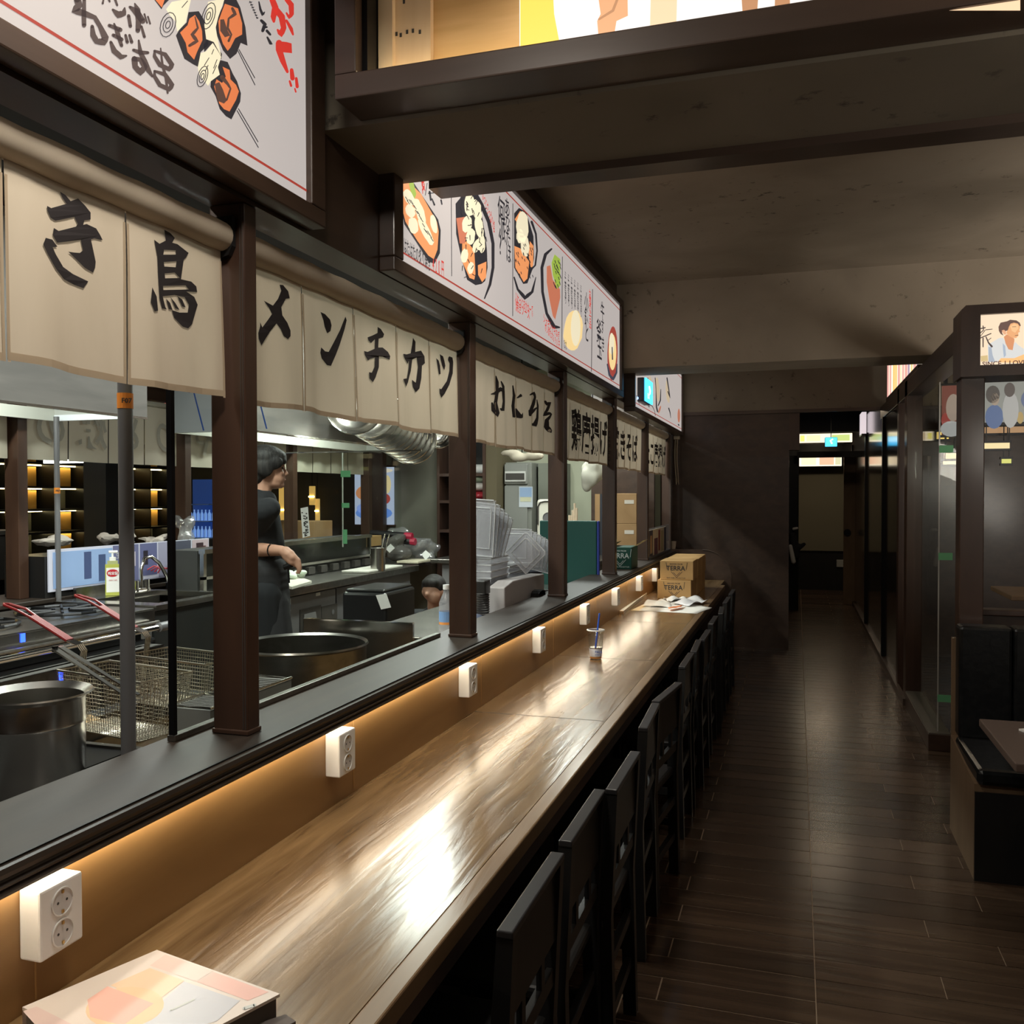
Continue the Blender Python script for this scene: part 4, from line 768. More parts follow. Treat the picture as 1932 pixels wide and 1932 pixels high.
t = thing('header_beam', (.86, 7.2, 2.34), 'dark wooden beam running over the glass screen towards the corridor', 'beam')
BB(.79, .92, 4.86, 9.74, 2.345, 2.468, .004).build('board', 'darkh', t)
t = thing('lightbox_sign', (.83, 8.0, 2.47), 'bright lightbox seen at a steep angle above the right wall beam', 'sign')
BB(.80, .88, 6.9, 9.26, 2.472, 2.51, .003).build('frame', 'darkh', t); f = B(.81, .87, 6.92, 9.2, 2.51, 2.86).build('lit_face', E((.86, .74, .58), .95), t)
rr = random.Random(3); yy = 6.95
while yy < 9.15:
    w_ = rr.uniform(.05, .16); c_ = rr.choice([(.80, .50, .15), (.55, .28, .12), (.85, .80, .70), (.70, .35, .30), (.35, .25, .35), (.88, .65, .40)]); B(.8085, .8095, yy, yy+w_, 2.515, 2.855).build('picture_band', E(c_, .95), f); yy += w_+rr.uniform(.02, .12)
# booth pillar with picture lightbox
px0 = at(1812, 800, Y=4.80).x; px1 = at(1858, 800, Y=4.80).x
post(px0, px1, 4.80, 4.92, 0, 2.16, 'wooden pillar beside the black bench under the picture lightbox', 'tan' if 0 else 'dark')
sx0 = at(1812, 640, Y=4.72).x; zb = at(1812, 712, Y=4.72).z; zt = at(1900, 573, Y=4.72).z
t = thing('lightbox_sign', (sx0+.4, 4.78, zb), 'picture lightbox with a smiling man in a pale jacket above the booth', 'sign')
ch = .02
mb = MB()
inn = [at(1848, 690, Y=4.72), at(1848, 594, Y=4.72)]
ix, iz0, iz1 = inn[0].x, at(1848, 690, Y=4.72).z, at(1860, 594, Y=4.72).z
mb.prism([(sx0, zb), (sx0+1.3, zb), (sx0+1.3, iz0), (sx0, iz0)], 'y', 4.70, 4.93); mb.prism([(sx0, iz0), (ix, iz0), (ix, iz1), (sx0, iz1)], 'y', 4.70, 4.93); mb.prism([(sx0, iz1), (sx0+1.3, iz1), (sx0+1.3, zt), (sx0+ch, zt), (sx0, zt-ch)], 'y', 4.70, 4.93)
mb.build('frame', 'dark', t)
f = B(ix, sx0+1.28, 4.725, 4.80, iz0, iz1).build('lit_face', E((.84, .66, .47), .85), t)
A = Art(1780, 560, 12.71, lambda x, y, off: at(x, y, Y=4.7245-off))
def art(nm, pts, col, off, k=.85, parent=None):
    mb = MB(); A.poly(mb, pts, off); return mb.build(nm, E(col, k), parent or f)
art('jacket', [(1060, 1150), (1180, 1080), (1330, 990), (1430, 980), (1500, 1100), (1560, 1200), (1640, 1200), (1720, 1080), (1800, 1160), (1932, 1250), (2300, 1560), (1080, 1570)], (.62, .62, .60), .0004)
art('jacket_shade', [(1080, 1200), (1150, 1210), (1180, 1400), (1240, 1560), (1080, 1560)], (.36, .40, .46), .0007)
art('jacket_shade', [(1420, 1110), (1480, 1180), (1500, 1400), (1450, 1460), (1430, 1280)], (.36, .42, .50), .0007)
art('orange_bottom', [(1300, 1570), (1380, 1470), (1700, 1470), (1950, 1370), (2300, 1400), (2300, 1600)], (.88, .48, .20), .0009)
art('neck', [(1450, 960), (1520, 900), (1700, 1000), (1700, 1060), (1660, 1280), (1560, 1260), (1490, 1120)], (.62, .27, .13), .0009)
art('face', [(1540, 760), (1600, 640), (1700, 600), (1800, 640), (1840, 720), (1820, 800), (1835, 840), (1795, 860), (1800, 930), (1740, 990), (1650, 980), (1560, 930), (1510, 870)], (.74, .37, .17), .0011)
art('cheek_light', [(1600, 700), (1700, 640), (1790, 680), (1800, 760), (1720, 860), (1640, 820)], (.82, .48, .24), .0013)
art('hair', [(1330, 820), (1320, 720), (1370, 620), (1530, 585), (1600, 550), (1750, 565), (1830, 620), (1855, 690), (1835, 710), (1780, 640), (1690, 620), (1610, 645), (1570, 720), (1545, 800), (1500, 820), (1400, 850), (1440, 930), (1370, 890)], (.13, .075, .06), .0014)
art('ear', [(1395, 810), (1450, 790), (1500, 830), (1510, 900), (1450, 905)], (.72, .38, .22), .0016)
art('grass', [(890, 1420), (1060, 1400), (1070, 1540), (900, 1555)], (.60, .45, .22), .0005)
mb = MB()
for st in ([(900, 760, 26), (1000, 740, 30)], [(950, 700, 26), (960, 800, 24), (870, 880, 18)], [(1020, 790, 20), (1170, 775, 16)], [(870, 970, 12), (1000, 800, 18)], [(880, 990, 24), (1140, 880, 24)], [(950, 990, 30), (950, 1200, 26)], [(1020, 960, 26), (1080, 1100, 34), (1160, 1190, 50)], [(1060, 1050, 14), (1140, 990, 18)], [(1720, 930, 12), (1785, 920, 14)], [(1650, 720, 8), (1740, 715, 10)]): A.brush(mb, st, .0018)
mb.build('brush_letter', E((.09, .065, .06), .7), f)
mb = MB(); text(mb, 'SINCE 1 LOVE', at(1853, 691, Y=4.7222), (1, 0, 0), (0, 0, 1), .03, .02); mb.build('print', E((.12, .06, .05), .7), f)
# bench
t = thing('booth_bench', (1.2, 4.45, 0), 'black leather booth bench with a tall padded back at the right', 'bench')
mb = MB().prism([(4.13, 0), (4.74, 0), (4.74, .45), (4.13, .40)], 'x', .705, 2.6); mb.build('base', 'tan', t)
B(.706, 2.6, 4.118, 4.128, 0, .37).build('kick_board', 'black', t)
BB(.712, 2.6, 4.10, 4.66, .40, .47, .02).build('seat', 'leather', t)
x_ = at(1807, 1300, Y=4.66).x
for i in range(4): BB(x_+i*.225, x_+.222+i*.225, 4.62, 4.74, .46, at(1850, 1183, Y=4.62).z, .015).build('backrest', 'leather', t)
B(x_-.012, 2.6, 4.741, 4.775, 0, .915).build('back_board', 'tan', t)
t = thing('dining_table', (1.1, 3.6, 0), 'dark wood dining table in front of the black bench', 'table')
BB(.684, 1.75, 3.30, 3.92, .69, .72, .004).build('table_top', P((.115, .082, .068), .45), t)
for xx, yy in ((.98, 3.42), (1.66, 3.42), (.98, 3.8), (1.66, 3.8)): BB(xx-.025, xx+.025, yy-.025, yy+.025, 0, .69, .003).build('leg', 'black', t)
p = at(1922, 1379, Z=.72); t = thing('folded_napkin', (p.x+.02, p.y, .7205), 'small folded white napkin at the right edge of the dining table', 'napkin'); q_ = [p, p+Vector((.05, -.09, 0)), p+Vector((.09, -.06, 0)), p+Vector((.03, .02, 0))]; quadbox(MB(), q_, .7207, .728).build('fold', 'paper', t)
# dining chair at lower right corner (only its leg and rail reach the picture)
t = thing('dining_chair', (1.0, 3.75, 0), 'metal-framed dining chair cut by the right edge beside the bench', 'chair')
lp = at(1925, 1648, Z=0); lq = at(1924, 1580, X=lp.x)
MB().tube([(lp.x, lp.y, .012), (lp.x+.002, lp.y, .26), (lp.x+.03, lp.y-.05, .29), (lp.x+.40, lp.y-.05, .29), (lp.x+.43, lp.y, .26), (lp.x+.43, lp.y, .012)], .011, 8).build('leg_frame', 'bmetal', t); BB(lp.x, lp.x+.43, lp.y-.45, lp.y-.03, .30, .34, .01).build('seat', 'leather', t)
MB().tube([(lp.x, lp.y-.42, .012), (lp.x+.03, lp.y-.42, .29), (lp.x+.40, lp.y-.42, .29), (lp.x+.43, lp.y-.42, .012)], .011, 8).build('leg_frame', 'bmetal', t)
# room behind the glass
def poster(name, px, Yp, label, col, shapes, lit=.3, cat='poster', bm='bmetal'):
    P4 = [at(*q, Y=Yp) for q in px]; x0, x1 = P4[0].x, P4[1].x; z1, z0 = P4[0].z, P4[1].z
    t = thing(name, ((x0+x1)/2, Yp, z0), label, cat); f_ = B(x0, x1, Yp, Yp+.03, z0, z1).build('print_face', E(col, lit) if lit else P(col), t)
    MB().box(x0-.015, x1+.015, Yp+.004, Yp+.04, z0-.02, z0).box(x0-.015, x1+.015, Yp+.004, Yp+.04, z1, z1+.02).box(x0+.01, x0+.018, Yp+.012, Yp+.02, z1+.02, 3.1).box(x1-.018, x1-.01, Yp+.012, Yp+.02, z1+.02, 3.1).build('frame', bm, t)
    for nm, a_, b_, c_, d_, cc_ in shapes:
        mb = MB(); n = 16; xc, zc, rx, rz = x0+(x1-x0)*a_, z1-(z1-z0)*b_, (x1-x0)*c_, (z1-z0)*d_
        pts = [(xc+rx*math.cos(2*PI*k/n), Yp-.001-.0004*len(nm) % .003, zc+rz*math.sin(2*PI*k/n)) for k in range(n)]; mb.add(pts, [tuple(range(n))]); mb.build(nm, E(cc_, lit) if lit else P(cc_), f_)
    return t
poster('wall_picture', [(1858, 722), (1960, 795)], 6.6, 'dim blue picture of young people on the booth wall behind the glass', (.32, .33, .30), [('hair', .15, .3, .13, .22, (.10, .09, .08)), ('face', .19, .42, .08, .16, (.42, .34, .26)), ('blue_shirt', .18, .86, .17, .3, (.12, .18, .34)), ('white_shirt', .48, .7, .15, .45, (.48, .48, .46)), ('hair', .46, .2, .1, .18, (.12, .10, .09)), ('blue_shirt', .85, .45, .18, .25, (.14, .18, .30)), ('tan_drink', .66, .9, .06, .15, (.50, .36, .14)), ('white_shirt', .95, .8, .16, .25, (.50, .50, .48))], .42)
poster('wall_picture', [(1778, 728), (1812, 820)], 8.3, 'small red and white food picture seen through the glass screen', (.20, .05, .035), [('white_food', .6, .45, .4, .28, (.42, .32, .26)), ('white_food', .5, .88, .6, .16, (.46, .46, .46)), ('red_food', .2, .7, .25, .15, (.35, .05, .04))], .4)
for px, Yp, l, c_ in (([(1768, 815), (1790, 828)], 9.2, 'tiny yellow and white lit sign seen through the glass screen', (.85, .60, .16)), ([(1782, 855), (1804, 866)], 8.8, 'tiny cream lit sign below it in the glass', (.70, .52, .28)), ([(1780, 870), (1811, 876)], 8.7, 'thin row of small lights in the glass screen', (.72, .60, .40)), ([(1858, 836), (1905, 846)], 8.9, 'thin slanting row of warm lights behind the booth', (.80, .66, .35)), ([(1891, 866), (1908, 874)], 9.0, 'tiny yellow light behind the booth', (.60, .60, .16)), ([(1858, 806), (1932, 816)], 9.1, 'dim orange strip of pictures behind the booth', (.34, .20, .10)), ([(1780, 800), (1811, 820)], 9.3, 'grey notice below the red food picture', (.18, .17, .13))):
    poster('small_lit_sign', px, Yp, l, c_, [], .8 if c_[0] > .3 else .4, 'sign')
t = thing('dining_table', (1.4, 6.1, 0), 'wooden table in the dark booth room beyond the pillar', 'table')
za = at(1875, 1108, Y=6.4); BB(za.x, za.x+.9, 5.9, 6.5, za.z-.03, za.z, .005).build('table_top', 'tan', t); B(za.x+.3, za.x+.7, 6.1, 6.3, 0, za.z-.03).build('pedestal', 'tan', t)
t = thing('booth_screen', (1.4, 5.2, 0), 'dark wooden half wall behind the bench backrest', 'screen'); B(px1+.02, 3.4, 4.98, 5.04, 0, 1.0).build('panel', 'darkh', t); BB(px1+.02, 3.4, 4.96, 5.06, 1.0, 1.03, .004).build('cap', 'dark', t)
# corridor end signs
def esign(px, Yp, label, col, bits, cat='sign'):
    P4 = [at(*q, Y=Yp) for q in px]; x0, x1, z1, z0 = P4[0].x, P4[1].x, P4[0].z, P4[1].z
    t = thing('lightbox_sign', ((x0+x1)/2, Yp, z0), label, cat); BB(x0-.01, x1+.01, Yp+.01, Yp+.12, z0-.01, z1+.01, .01).build('casing', 'bmetal', t); f_ = BB(x0, x1, Yp, Yp+.02, z0, z1, .006).build('lit_face', E(col, 1.3), t); MB().box(x0+.02, x0+.03, Yp+.06, Yp+.07, z1, 2.75).box(x1-.03, x1-.02, Yp+.06, Yp+.07, z1, 2.75).build('hanger', 'bmetal', t)
    for i, (a_, b_, c_) in enumerate(bits): B(x0+(x1-x0)*a_, x0+(x1-x0)*b_, Yp-.002-.0005*i, Yp-.001-.0005*i, z0+.02, z1-.02).build('picture_patch', E(c_, 1.2), f_)
esign([(1508, 819), (1608, 834)], 12.75, 'wide food picture lightbox at the corridor end behind the blue exit light', (.80, .68, .48), [(.02, .1, (.80, .70, .15)), (.14, .4, (.82, .62, .36)), (.62, .95, (.42, .50, .16))])
esign([(1508, 855), (1588, 879)], 15.7, 'cream picture lightbox above the far blind', (.85, .74, .54), [(.48, .82, (.72, .38, .24)), (.85, .98, (.50, .48, .30)), (.05, .40, (.78, .66, .42))])
t = thing('exit_light', (.5, 12.4, 2.2), 'small square blue exit light hanging in the corridor', 'exit light'); p0, p1 = at(1556, 825, Y=12.4), at(1580, 843, Y=12.4); MB().box((p0.x+p1.x)/2-.005, (p0.x+p1.x)/2+.005, 12.42, 12.43, p0.z, 2.75).build('hanger', 'bmetal', t)
BB(p0.x, p1.x, 12.4, 12.46, p1.z, p0.z, .012).build('casing', 'bmetal', t); f_ = BB(p0.x+.005, p1.x-.005, 12.392, 12.4, p1.z+.005, p0.z-.005, .003).build('lit_face', 'exit', t)
MB().tube([(p0.x+.09, 12.39, p1.z+.04), (p0.x+.07, 12.39, p1.z+.08), (p0.x+.10, 12.39, p1.z+.10)], .012, 6).build('running_figure', 'exitw', f_)
t = thing('corridor_door', (.75, 13.6, 0), 'tan wooden door leaf with a round pull at the right of the corridor', 'door'); a_, b_ = at(1592, 900, Y=14.0), at(1614, 900, Y=14.0); B(a_.x, b_.x, 14.0, 14.05, 0, at(1600, 857, Y=14).z).build('leaf', 'tan', t); MB().lathe((a_.x+.05, 13.99, 1.05), [(0, 0), (.05, 0), (.05, .02), (0, .02)], 16, Matrix.Rotation(PI/2, 4, 'X')).build('pull', 'bmetal', t)
t = thing('wall_outlet', (.7, 15.98, .4), 'small white socket low on the corridor end wall', 'outlet'); p = at(1585, 1063, Y=15.98); BB(p.x-.055, p.x+.055, 15.97, 15.999, p.z-.06, p.z+.06, .004).build('housing', P((.34, .34, .32)), t)
t = thing('hanging_coat', (-.02, 12.9, .6), 'dark coat with a white scarf hanging on the black corridor post', 'coat'); p = at(1500, 1010, Y=13.0)
blob([((p.x-.03, 13.02, p.z+.02), (p.x+.01, 13.02, p.z-.28), .05, .06), ((p.x+.01, 13.02, p.z-.2), (p.x+.12, 13.02, p.z-.12), .045, .03)], .02).build('coat_body', 'shirt', t, smooth=True)
blob([((p.x-.02, 12.95, p.z+.09), (p.x+.03, 12.95, p.z+.10), .022, .02), ((p.x-.06, 12.96, p.z-.15), (p.x-.02, 12.96, p.z-.36), .03, .035)], .012).build('scarf', P((.45, .45, .45)), t, smooth=True)
# upright lightbox at the mouth of the corridor, edge-on
esg = thing('lightbox_sign', (.76, 11.5, 2.1), 'white edge-lit sign blade standing out from the corridor wall', 'sign'); a_ = at(1626, 818, Y=11.5); b_ = at(1634, 777, Y=11.5); B(a_.x, a_.x+.05, 11.5, 11.9, a_.z, b_.z).build('lit_face', E((.60, .52, .55), .9), esg); B(a_.x, a_.x+.05, 11.5, 11.9, a_.z-.02, a_.z-.001).build('bracket', 'bmetal', esg)
# ================================================================== KITCHEN
KF = .10
# steel benches behind the ledge
t = thing('prep_counter', (-1.75, 1.6, KF), 'black-topped low kitchen counter behind the ledge under the fryer baskets', 'counter')
BB(-2.35, -1.42, .2, 2.95, .82, .85, .004).build('counter_top', P((.035, .036, .036), .25), t); B(-2.33, -1.44, .25, 2.93, KF, .82).build('cabinet', 'steelb', t)
for yy in (1.0, 1.75, 2.5): B(-2.334, -2.33, yy, yy+.006, KF+.05, .80).build('door_gap', 'slot', t)
t = thing('steel_worktop', (-1.75, 5.0, KF), 'stainless steel worktop behind the ledge between the second and fourth posts', 'counter')
BB(-2.05, -1.42, 3.90, 6.9, .90, .935, .004).build('counter_top', 'steel', t); B(-2.02, -1.45, 3.95, 6.85, KF, .90).build('cabinet', 'steelb', t)
t = thing('splash_plate', (-1.75, 3.42, .93), 'upright steel plate shielding the big pot at the end of the worktop', 'plate')
xa_, xb_, zp_ = at(573, 1172, Y=3.86).x, at(779, 1180, Y=3.86).x, at(779, 1178, Y=3.86).z
B(xa_, xb_, 3.86, 3.875, KF, zp_).build('plate', 'steel', t); B(xa_, xb_, 3.855, 3.88, zp_, zp_+.006).build('folded_rim', 'chrome', t)
# glass screen with its channel behind the ledge
t = thing('glass_screen', (-1.38, 2.6, 1.03), 'clear glass screen standing on the ledge with a black end strip', 'glass screen')
B(-1.384, -1.378, 1.765, 3.385, 1.045, 2.25).build('glass_pane', 'glass', t); BB(-1.392, -1.370, 1.75, 3.386, 1.0305, 1.045, .002).build('floor_channel', 'steelb', t); B(-1.388, -1.374, 1.752, 1.764, 1.045, 2.25).build('end_strip', 'bmetal', t)
# support poles
def pole(p, q, r, label, tz, m='pipe'):
    t = thing('support_pole', p, label, 'pole'); MB().tube([p, q], r, 16).build('shaft', m, t, smooth=True); MB().lathe(p, [(0, 0), (r*2, 0), (r*2, .008), (r, .012)], 16).build('base_flange', m, t)
    o = MB().lathe((p[0], p[1], tz), [(r+.001, 0), (r+.0012, .035)], 16).build('tape', 'otape', t); d_ = Vector((-p[0], -p[1], 0)).normalized(); u_ = Vector((p[1], -p[0], 0)).normalized()
    mb = MB(); text(mb, 'F07', Vector((p[0], p[1], tz+.012))+d_*(r+.003)-u_*.008, -u_ if u_.x < 0 else u_, (0, 0, 1), .015, .03); mb.build('pen_mark', 'slot', o)
pole((-1.47, 1.715, .85), (-1.47, 1.715, 2.30), .0165, 'thick grey pole with an orange tape tag just behind the ledge', 1.80)
pole((-4.18, 4.30, .95), (-4.18, 4.30, 2.07), .016, 'thin grey pole with an orange tape tag at the corner of the hood', 1.615)
# steel stock pot, left
t = thing('stock_pot', (-1.80, 1.77, .85), 'tall polished steel pot with a flared rim at the left edge', 'pot')
c = (-1.80, 1.77, .8505)
MB().lathe(c, [(0, .0), (.112, .0), (.116, .006), (.116, .185), (.1185, .19), (.1165, .196), (.117, .25), (.136, .262), (.134, .266), (.113, .252), (.1125, .19), (.1125, .01), (0, .01)], 56).build('pot_body', 'steel', t, smooth=True)
# big shallow pot behind second bay
t = thing('large_pot', (-2.06, 3.08, .85), 'very wide steel pot whose open rim shows behind the ledge', 'pot')
c = (-2.03, 3.10, .60); R_ = .29
p = at(600, 1195, Z=.95)
MB().lathe((-2.07, 3.50, KF), [(0, .0), (.275, .0), (.278, .84), (.288, .848), (.284, .856), (.272, .846), (.268, .30), (0, .30)], 64).build('pot_body', 'steelb', t, smooth=True)
# fryer vent boxes on the ledge side
def ventbox(x0, x1, y0, y1, z0, z1, label):
    t = thing('burner_cover', ((x0+x1)/2, (y0+y1)/2, z0), label, 'cover', 'louvred steel covers behind the ledge')
    B(x0, x1, y0, y1, z0, z1).build('cover_body', P((.17, .17, .165), .35), t); mb = MB()
    for k in range(4):
        for yy in (y0+.015, (y0+y1)/2+.008): zz = z0+.03+k*(z1-z0-.09)/3; mb.prism([(yy, zz), (yy+(y1-y0)/2-.03, zz), (yy+(y1-y0)/2-.03, zz+.014), (yy+.012, zz+.014)], 'x', x1+.0005, x1+.002)
    mb.build('louvre', 'slot', t); MB().tube([(x0, y0, z1+.005), (x1, y0, z1+.005), (x1, y1, z1+.005), (x0, y1, z1+.005)], .004, 6, closed=True).build('rim', 'chrome', t)
    mb = MB()
    for k in range(9): mb.box(x0+.01, x1-.01, y0+.01+k*(y1-y0-.02)/9, y0+.01+(k+.5)*(y1-y0-.02)/9, z1+.001, z1+.003)
    mb.build('top_grille', 'slot', t)
ventbox(-1.60, -1.47, 2.02, 2.17, .8505, 1.035, 'louvred steel cover left of the nearest thick post'); ventbox(-1.60, -1.47, 2.21, 2.42, .8505, 1.04, 'louvred steel cover right of the nearest thick post')
# fry baskets
def basket(cx_, cy_, z0, lx, ly, h, rz, label, tilt=0):
    t = thing('fry_basket', (cx_, cy_, z0), label, 'basket', 'wire fry baskets with red handles')
    n = 7; e = .0011; T = .85
    def P3(a_, b_, z_): k = T+(1-T)*z_; return Vector((a_*lx/2*k, b_*ly/2*k, h*z_))
    o0 = Vector((cx_, cy_, z0)); mb = MB()
    N1, N2, NZ = int(lx/.011), int(ly/.011), int(h/.011)
    for i in range(N1+1):
        a_ = -1+2*i/N1; mb.tube([o0+P3(a_, -1, 1), o0+P3(a_, -1, 0), o0+P3(a_, 1, 0), o0+P3(a_, 1, 1)], e, 3, cap=False)
    for j in range(N2+1):
        b_ = -1+2*j/N2; mb.tube([o0+P3(-1, b_, 1), o0+P3(-1, b_, 0), o0+P3(1, b_, 0), o0+P3(1, b_, 1)], e, 3, cap=False)
    for k in range(1, NZ): z_ = k/NZ; mb.tube([o0+P3(-1, -1, z_), o0+P3(1, -1, z_), o0+P3(1, 1, z_), o0+P3(-1, 1, z_)], e, 3, closed=True)
    mb.build('wire_mesh', 'wire', t)
    MB().tube([o0+P3(-1, -1, 1), o0+P3(1, -1, 1), o0+P3(1, 1, 1), o0+P3(-1, 1, 1)], .0038, 8, closed=True).build('top_rim', 'wire', t)
    MB().tube([o0+P3(-1, -1, 0), o0+P3(1, -1, 0), o0+P3(1, 1, 0), o0+P3(-1, 1, 0)], .0028, 8, closed=True).build('bottom_rim', 'wire', t)
    # handle: four wires rise at the -x end, bend, then run into the red grip
    hx = -lx/2; hd = Vector((-.93, -.36, 0)).normalized(); sd = Vector((-hd.y, hd.x, 0)); hp = lambda d, w_, z_: o0+Vector((hx, 0, 0))+hd*d+sd*w_+Vector((0, 0, z_)); mb = MB()
    for k in range(4): q_ = (k-1.5)*.0085; mb.tube([hp(.02, q_, h*.4), hp(.0, q_, h+.045), hp(.012, q_, h+.062), hp(.05, q_, h+.075)], .0028, 6)
    mb.build('handle_wire', 'chrome', t); mb = MB()
    for k in range(4): q_ = (k-1.5)*.0082; mb.tube([hp(.045, q_, h+.074), hp(.165, q_, h+.142)], .0050, 8)
    mb.build('grip', 'red', t)
    MB().tube([hp(.155, .012, h+.137), hp(.20, .018, h+.162), hp(.248, .012, h+.176), hp(.258, 0, h+.178), hp(.248, -.012, h+.176), hp(.20, -.018, h+.162), hp(.155, -.012, h+.137)], .0042, 8).build('grip_loop', 'red', t)
    t.rotation_euler = (0, tilt, rz); return t
basket(-1.83, 2.12, .935, .36, .17, .165, math.radians(-12), 'wire fry basket nearest the camera with its red handle pointing left')
basket(-1.84, 2.41, .945, .36, .17, .150, math.radians(-12), 'wire fry basket behind the first, partly hidden by the post')
t = thing('fryer', (-1.85, 2.35, .85), 'dark steel deep fryer rim under the two wire baskets', 'fryer'); mb = MB()
for q in ((-2.06, -1.64, 1.99, 2.01), (-2.06, -1.64, 2.55, 2.57), (-2.06, -2.04, 2.01, 2.55), (-1.66, -1.64, 2.01, 2.55)): mb.box(*q, .8505, .925)
mb.build('tank_wall', 'steelb', t); B(-2.04, -1.66, 2.01, 2.55, .8505, .858).build('oil', P((.05, .03, .012), .08), t)
t = thing('cutting_board', (-1.78, 1.96, .85), 'pale wooden board lying between the pot and the baskets', 'board'); P4 = [at(134, 1350, Z=.93), at(136, 1366, Z=.93), at(222, 1364, Z=.93), at(190, 1352, Z=.93)]; quadbox(MB(), [at(134, 1348, Z=.93), at(134, 1366, Z=.93), at(215, 1364, Z=.93), at(170, 1348, Z=.93)], .92, .93).build('board', P((.50, .32, .14), .6), t); B(-1.95, -1.70, 1.83, 2.0, .8505, .918).build('stand', 'bmetal', t)
# tongs lying across the basket
t = thing('kitchen_tongs', at(150, 1255, Z=1.10), 'long steel tongs laid across the nearest fry basket', 'tongs')
for k, (q0, q1) in enumerate((((103, 1226), (250, 1322)), ((113, 1222), (262, 1312)))):
    a_ = at(*q0, Z=1.16); b_ = at(*q1, Z=1.085); n_ = (b_-a_).normalized().cross(Vector((0, 0, 1)))*.009
    mb = MB(); mb.add([a_-n_*.9, a_+n_*.9, b_+n_*.5, b_-n_*.5, a_-n_*.9+Vector((0, 0, .006)), a_+n_*.9+Vector((0, 0, .006)), b_+n_*.5+Vector((0, 0, .003)), b_-n_*.5+Vector((0, 0, .003))], [(0, 1, 2, 3), (4, 5, 6, 7), (0, 1, 5, 4), (1, 2, 6, 5), (2, 3, 7, 6), (3, 0, 4, 7)]); mb.build('arm', 'chrome', t)
p = at(104, 1224, Z=1.163); MB().lathe(p, [(0, -.008), (.009, -.008), (.009, .008), (0, .008)], 12).build('hinge', 'bmetal', t)
# stove range
t = thing('gas_range', (-3.7, 3.4, KF), 'stainless gas range with black burner grates and brass valves', 'stove')
BB(-4.10, -3.42, 1.9, 4.20, .945, .975, .003).build('top_plate', 'steelb', t); B(-3.425, -3.415, 1.9, 4.20, .90, .965).build('front_lip', 'steel', t)
B(-4.1, -3.50, 1.92, 4.19, KF, .945).build('body', P((.03, .03, .032), .4), t)
BB(-3.50, -3.36, 1.9, 4.20, .74, .775, .003).build('lower_shelf', P((.20, .195, .18), .4), t); B(-3.362, -3.355, 1.9, 4.20, .70, .775).build('shelf_lip', 'steelb', t)
mb = MB()
for yy in (2.75, 3.3, 3.88):
    for a_ in range(8): mb.tube([(-3.75+.05*math.cos(a_*PI/4), yy+.05*math.sin(a_*PI/4), .99), (-3.75+.20*math.cos(a_*PI/4), yy+.20*math.sin(a_*PI/4), .995)], .008, 6)
    mb.tube([(-3.75+.22*math.cos(k*PI/8), yy+.22*math.sin(k*PI/8), .99) for k in range(16)], .009, 6, closed=True)
mb.build('burner_grate', 'bmetal', t)
for yy in (3.10, 3.25, 3.62, 3.80, 4.08):
    o = MB().tube([(-3.44, yy, .865), (-3.40, yy, .865)], .014, 10).build('valve', 'brass', t); BB(-3.405, -3.385, yy-.028, yy+.028, .872, .882, .002).build('valve_handle', 'gold', o)
MB().tube([(-3.31, 1.9, .885), (-3.31, 4.18, .885)], .016, 12).build('hand_rail', 'chrome', t, smooth=True); MB().tube([(-3.31, 4.10, .885), (-3.31, 4.21, .885)], .026, 12).build('rail_elbow', 'pipe', t, smooth=True); MB().tube([(-3.31, 4.20, .775), (-3.31, 4.20, .885)], .014, 10).build('rail_post', 'steel', t)
MB().tube([(-3.38, 1.9, .90), (-3.38, 4.19, .90)], .010, 8).build('gas_pipe', 'steelb', t); MB().tube([(-3.42, 1.9, .80), (-3.42, 4.19, .80)], .014, 8).build('gas_pipe', 'bmetal', t)
p = at(44, 1182, X=-3.41); B(-3.414, -3.411, p.y-.012, p.y+.012, .925, .965).build('pilot_light', 'bluel', t); p = at(115, 1284, X=-3.354); B(-3.354, -3.352, p.y-.012, p.y+.012, .705, .765).build('pilot_light', 'bluel', t)
# sink with tap behind the range
t = thing('sink_unit', (-4.0, 5.3, KF), 'stainless sink unit with a tall backsplash against the far bar', 'sink')
mb = MB()
for q in ((-4.14, -3.42, 4.22, 4.34), (-4.14, -3.42, 4.92, 4.97), (-4.14, -3.98, 4.34, 4.92), (-3.50, -3.42, 4.34, 4.92)): mb.box(*q, .955, .985)
mb.build('sink_rim', 'steel', t); B(-3.98, -3.50, 4.34, 4.92, .75, .77).build('bowl_floor', 'steelb', t); B(-3.52, -3.50, 4.34, 4.92, .77, .955).build('bowl_wall', 'steelb', t); B(-3.98, -3.96, 4.34, 4.92, .77, .955).build('bowl_wall', 'steel', t)
B(-4.14, -3.46, 4.23, 4.96, KF, .749).build('cabinet', P((.03, .03, .03), .4), t); B(-4.165, -4.142, 4.40, 4.98, .93, 1.045).build('backsplash', 'steelb', t); BB(-3.455, -3.435, 4.22, 4.97, KF, .95).build('front_panel', P((.022, .023, .022), .35), t)
t = thing('kitchen_tap', (-3.95, 4.75, .985), 'curved chrome tap with a long swan neck over the sink', 'tap')
tp = [at(x_, y_, X=-4.02) for x_, y_ in ((267, 1108), (266, 1075), (272, 1054), (285, 1050), (300, 1062), (314, 1086), (318, 1098))]
MB().tube(tp, .012, 10).build('neck', 'chrome', t, smooth=True); MB().tube([tp[-1], at(320, 1108, X=-4.02)], [.018, .026], 12).build('spray_head', 'bmetal', t)
for dx_ in (-.05, .05): MB().tube([(tp[0].x, tp[0].y+dx_, .985), (tp[0].x, tp[0].y+dx_, 1.06)], .018, 10).build('valve_body', 'chrome', t)
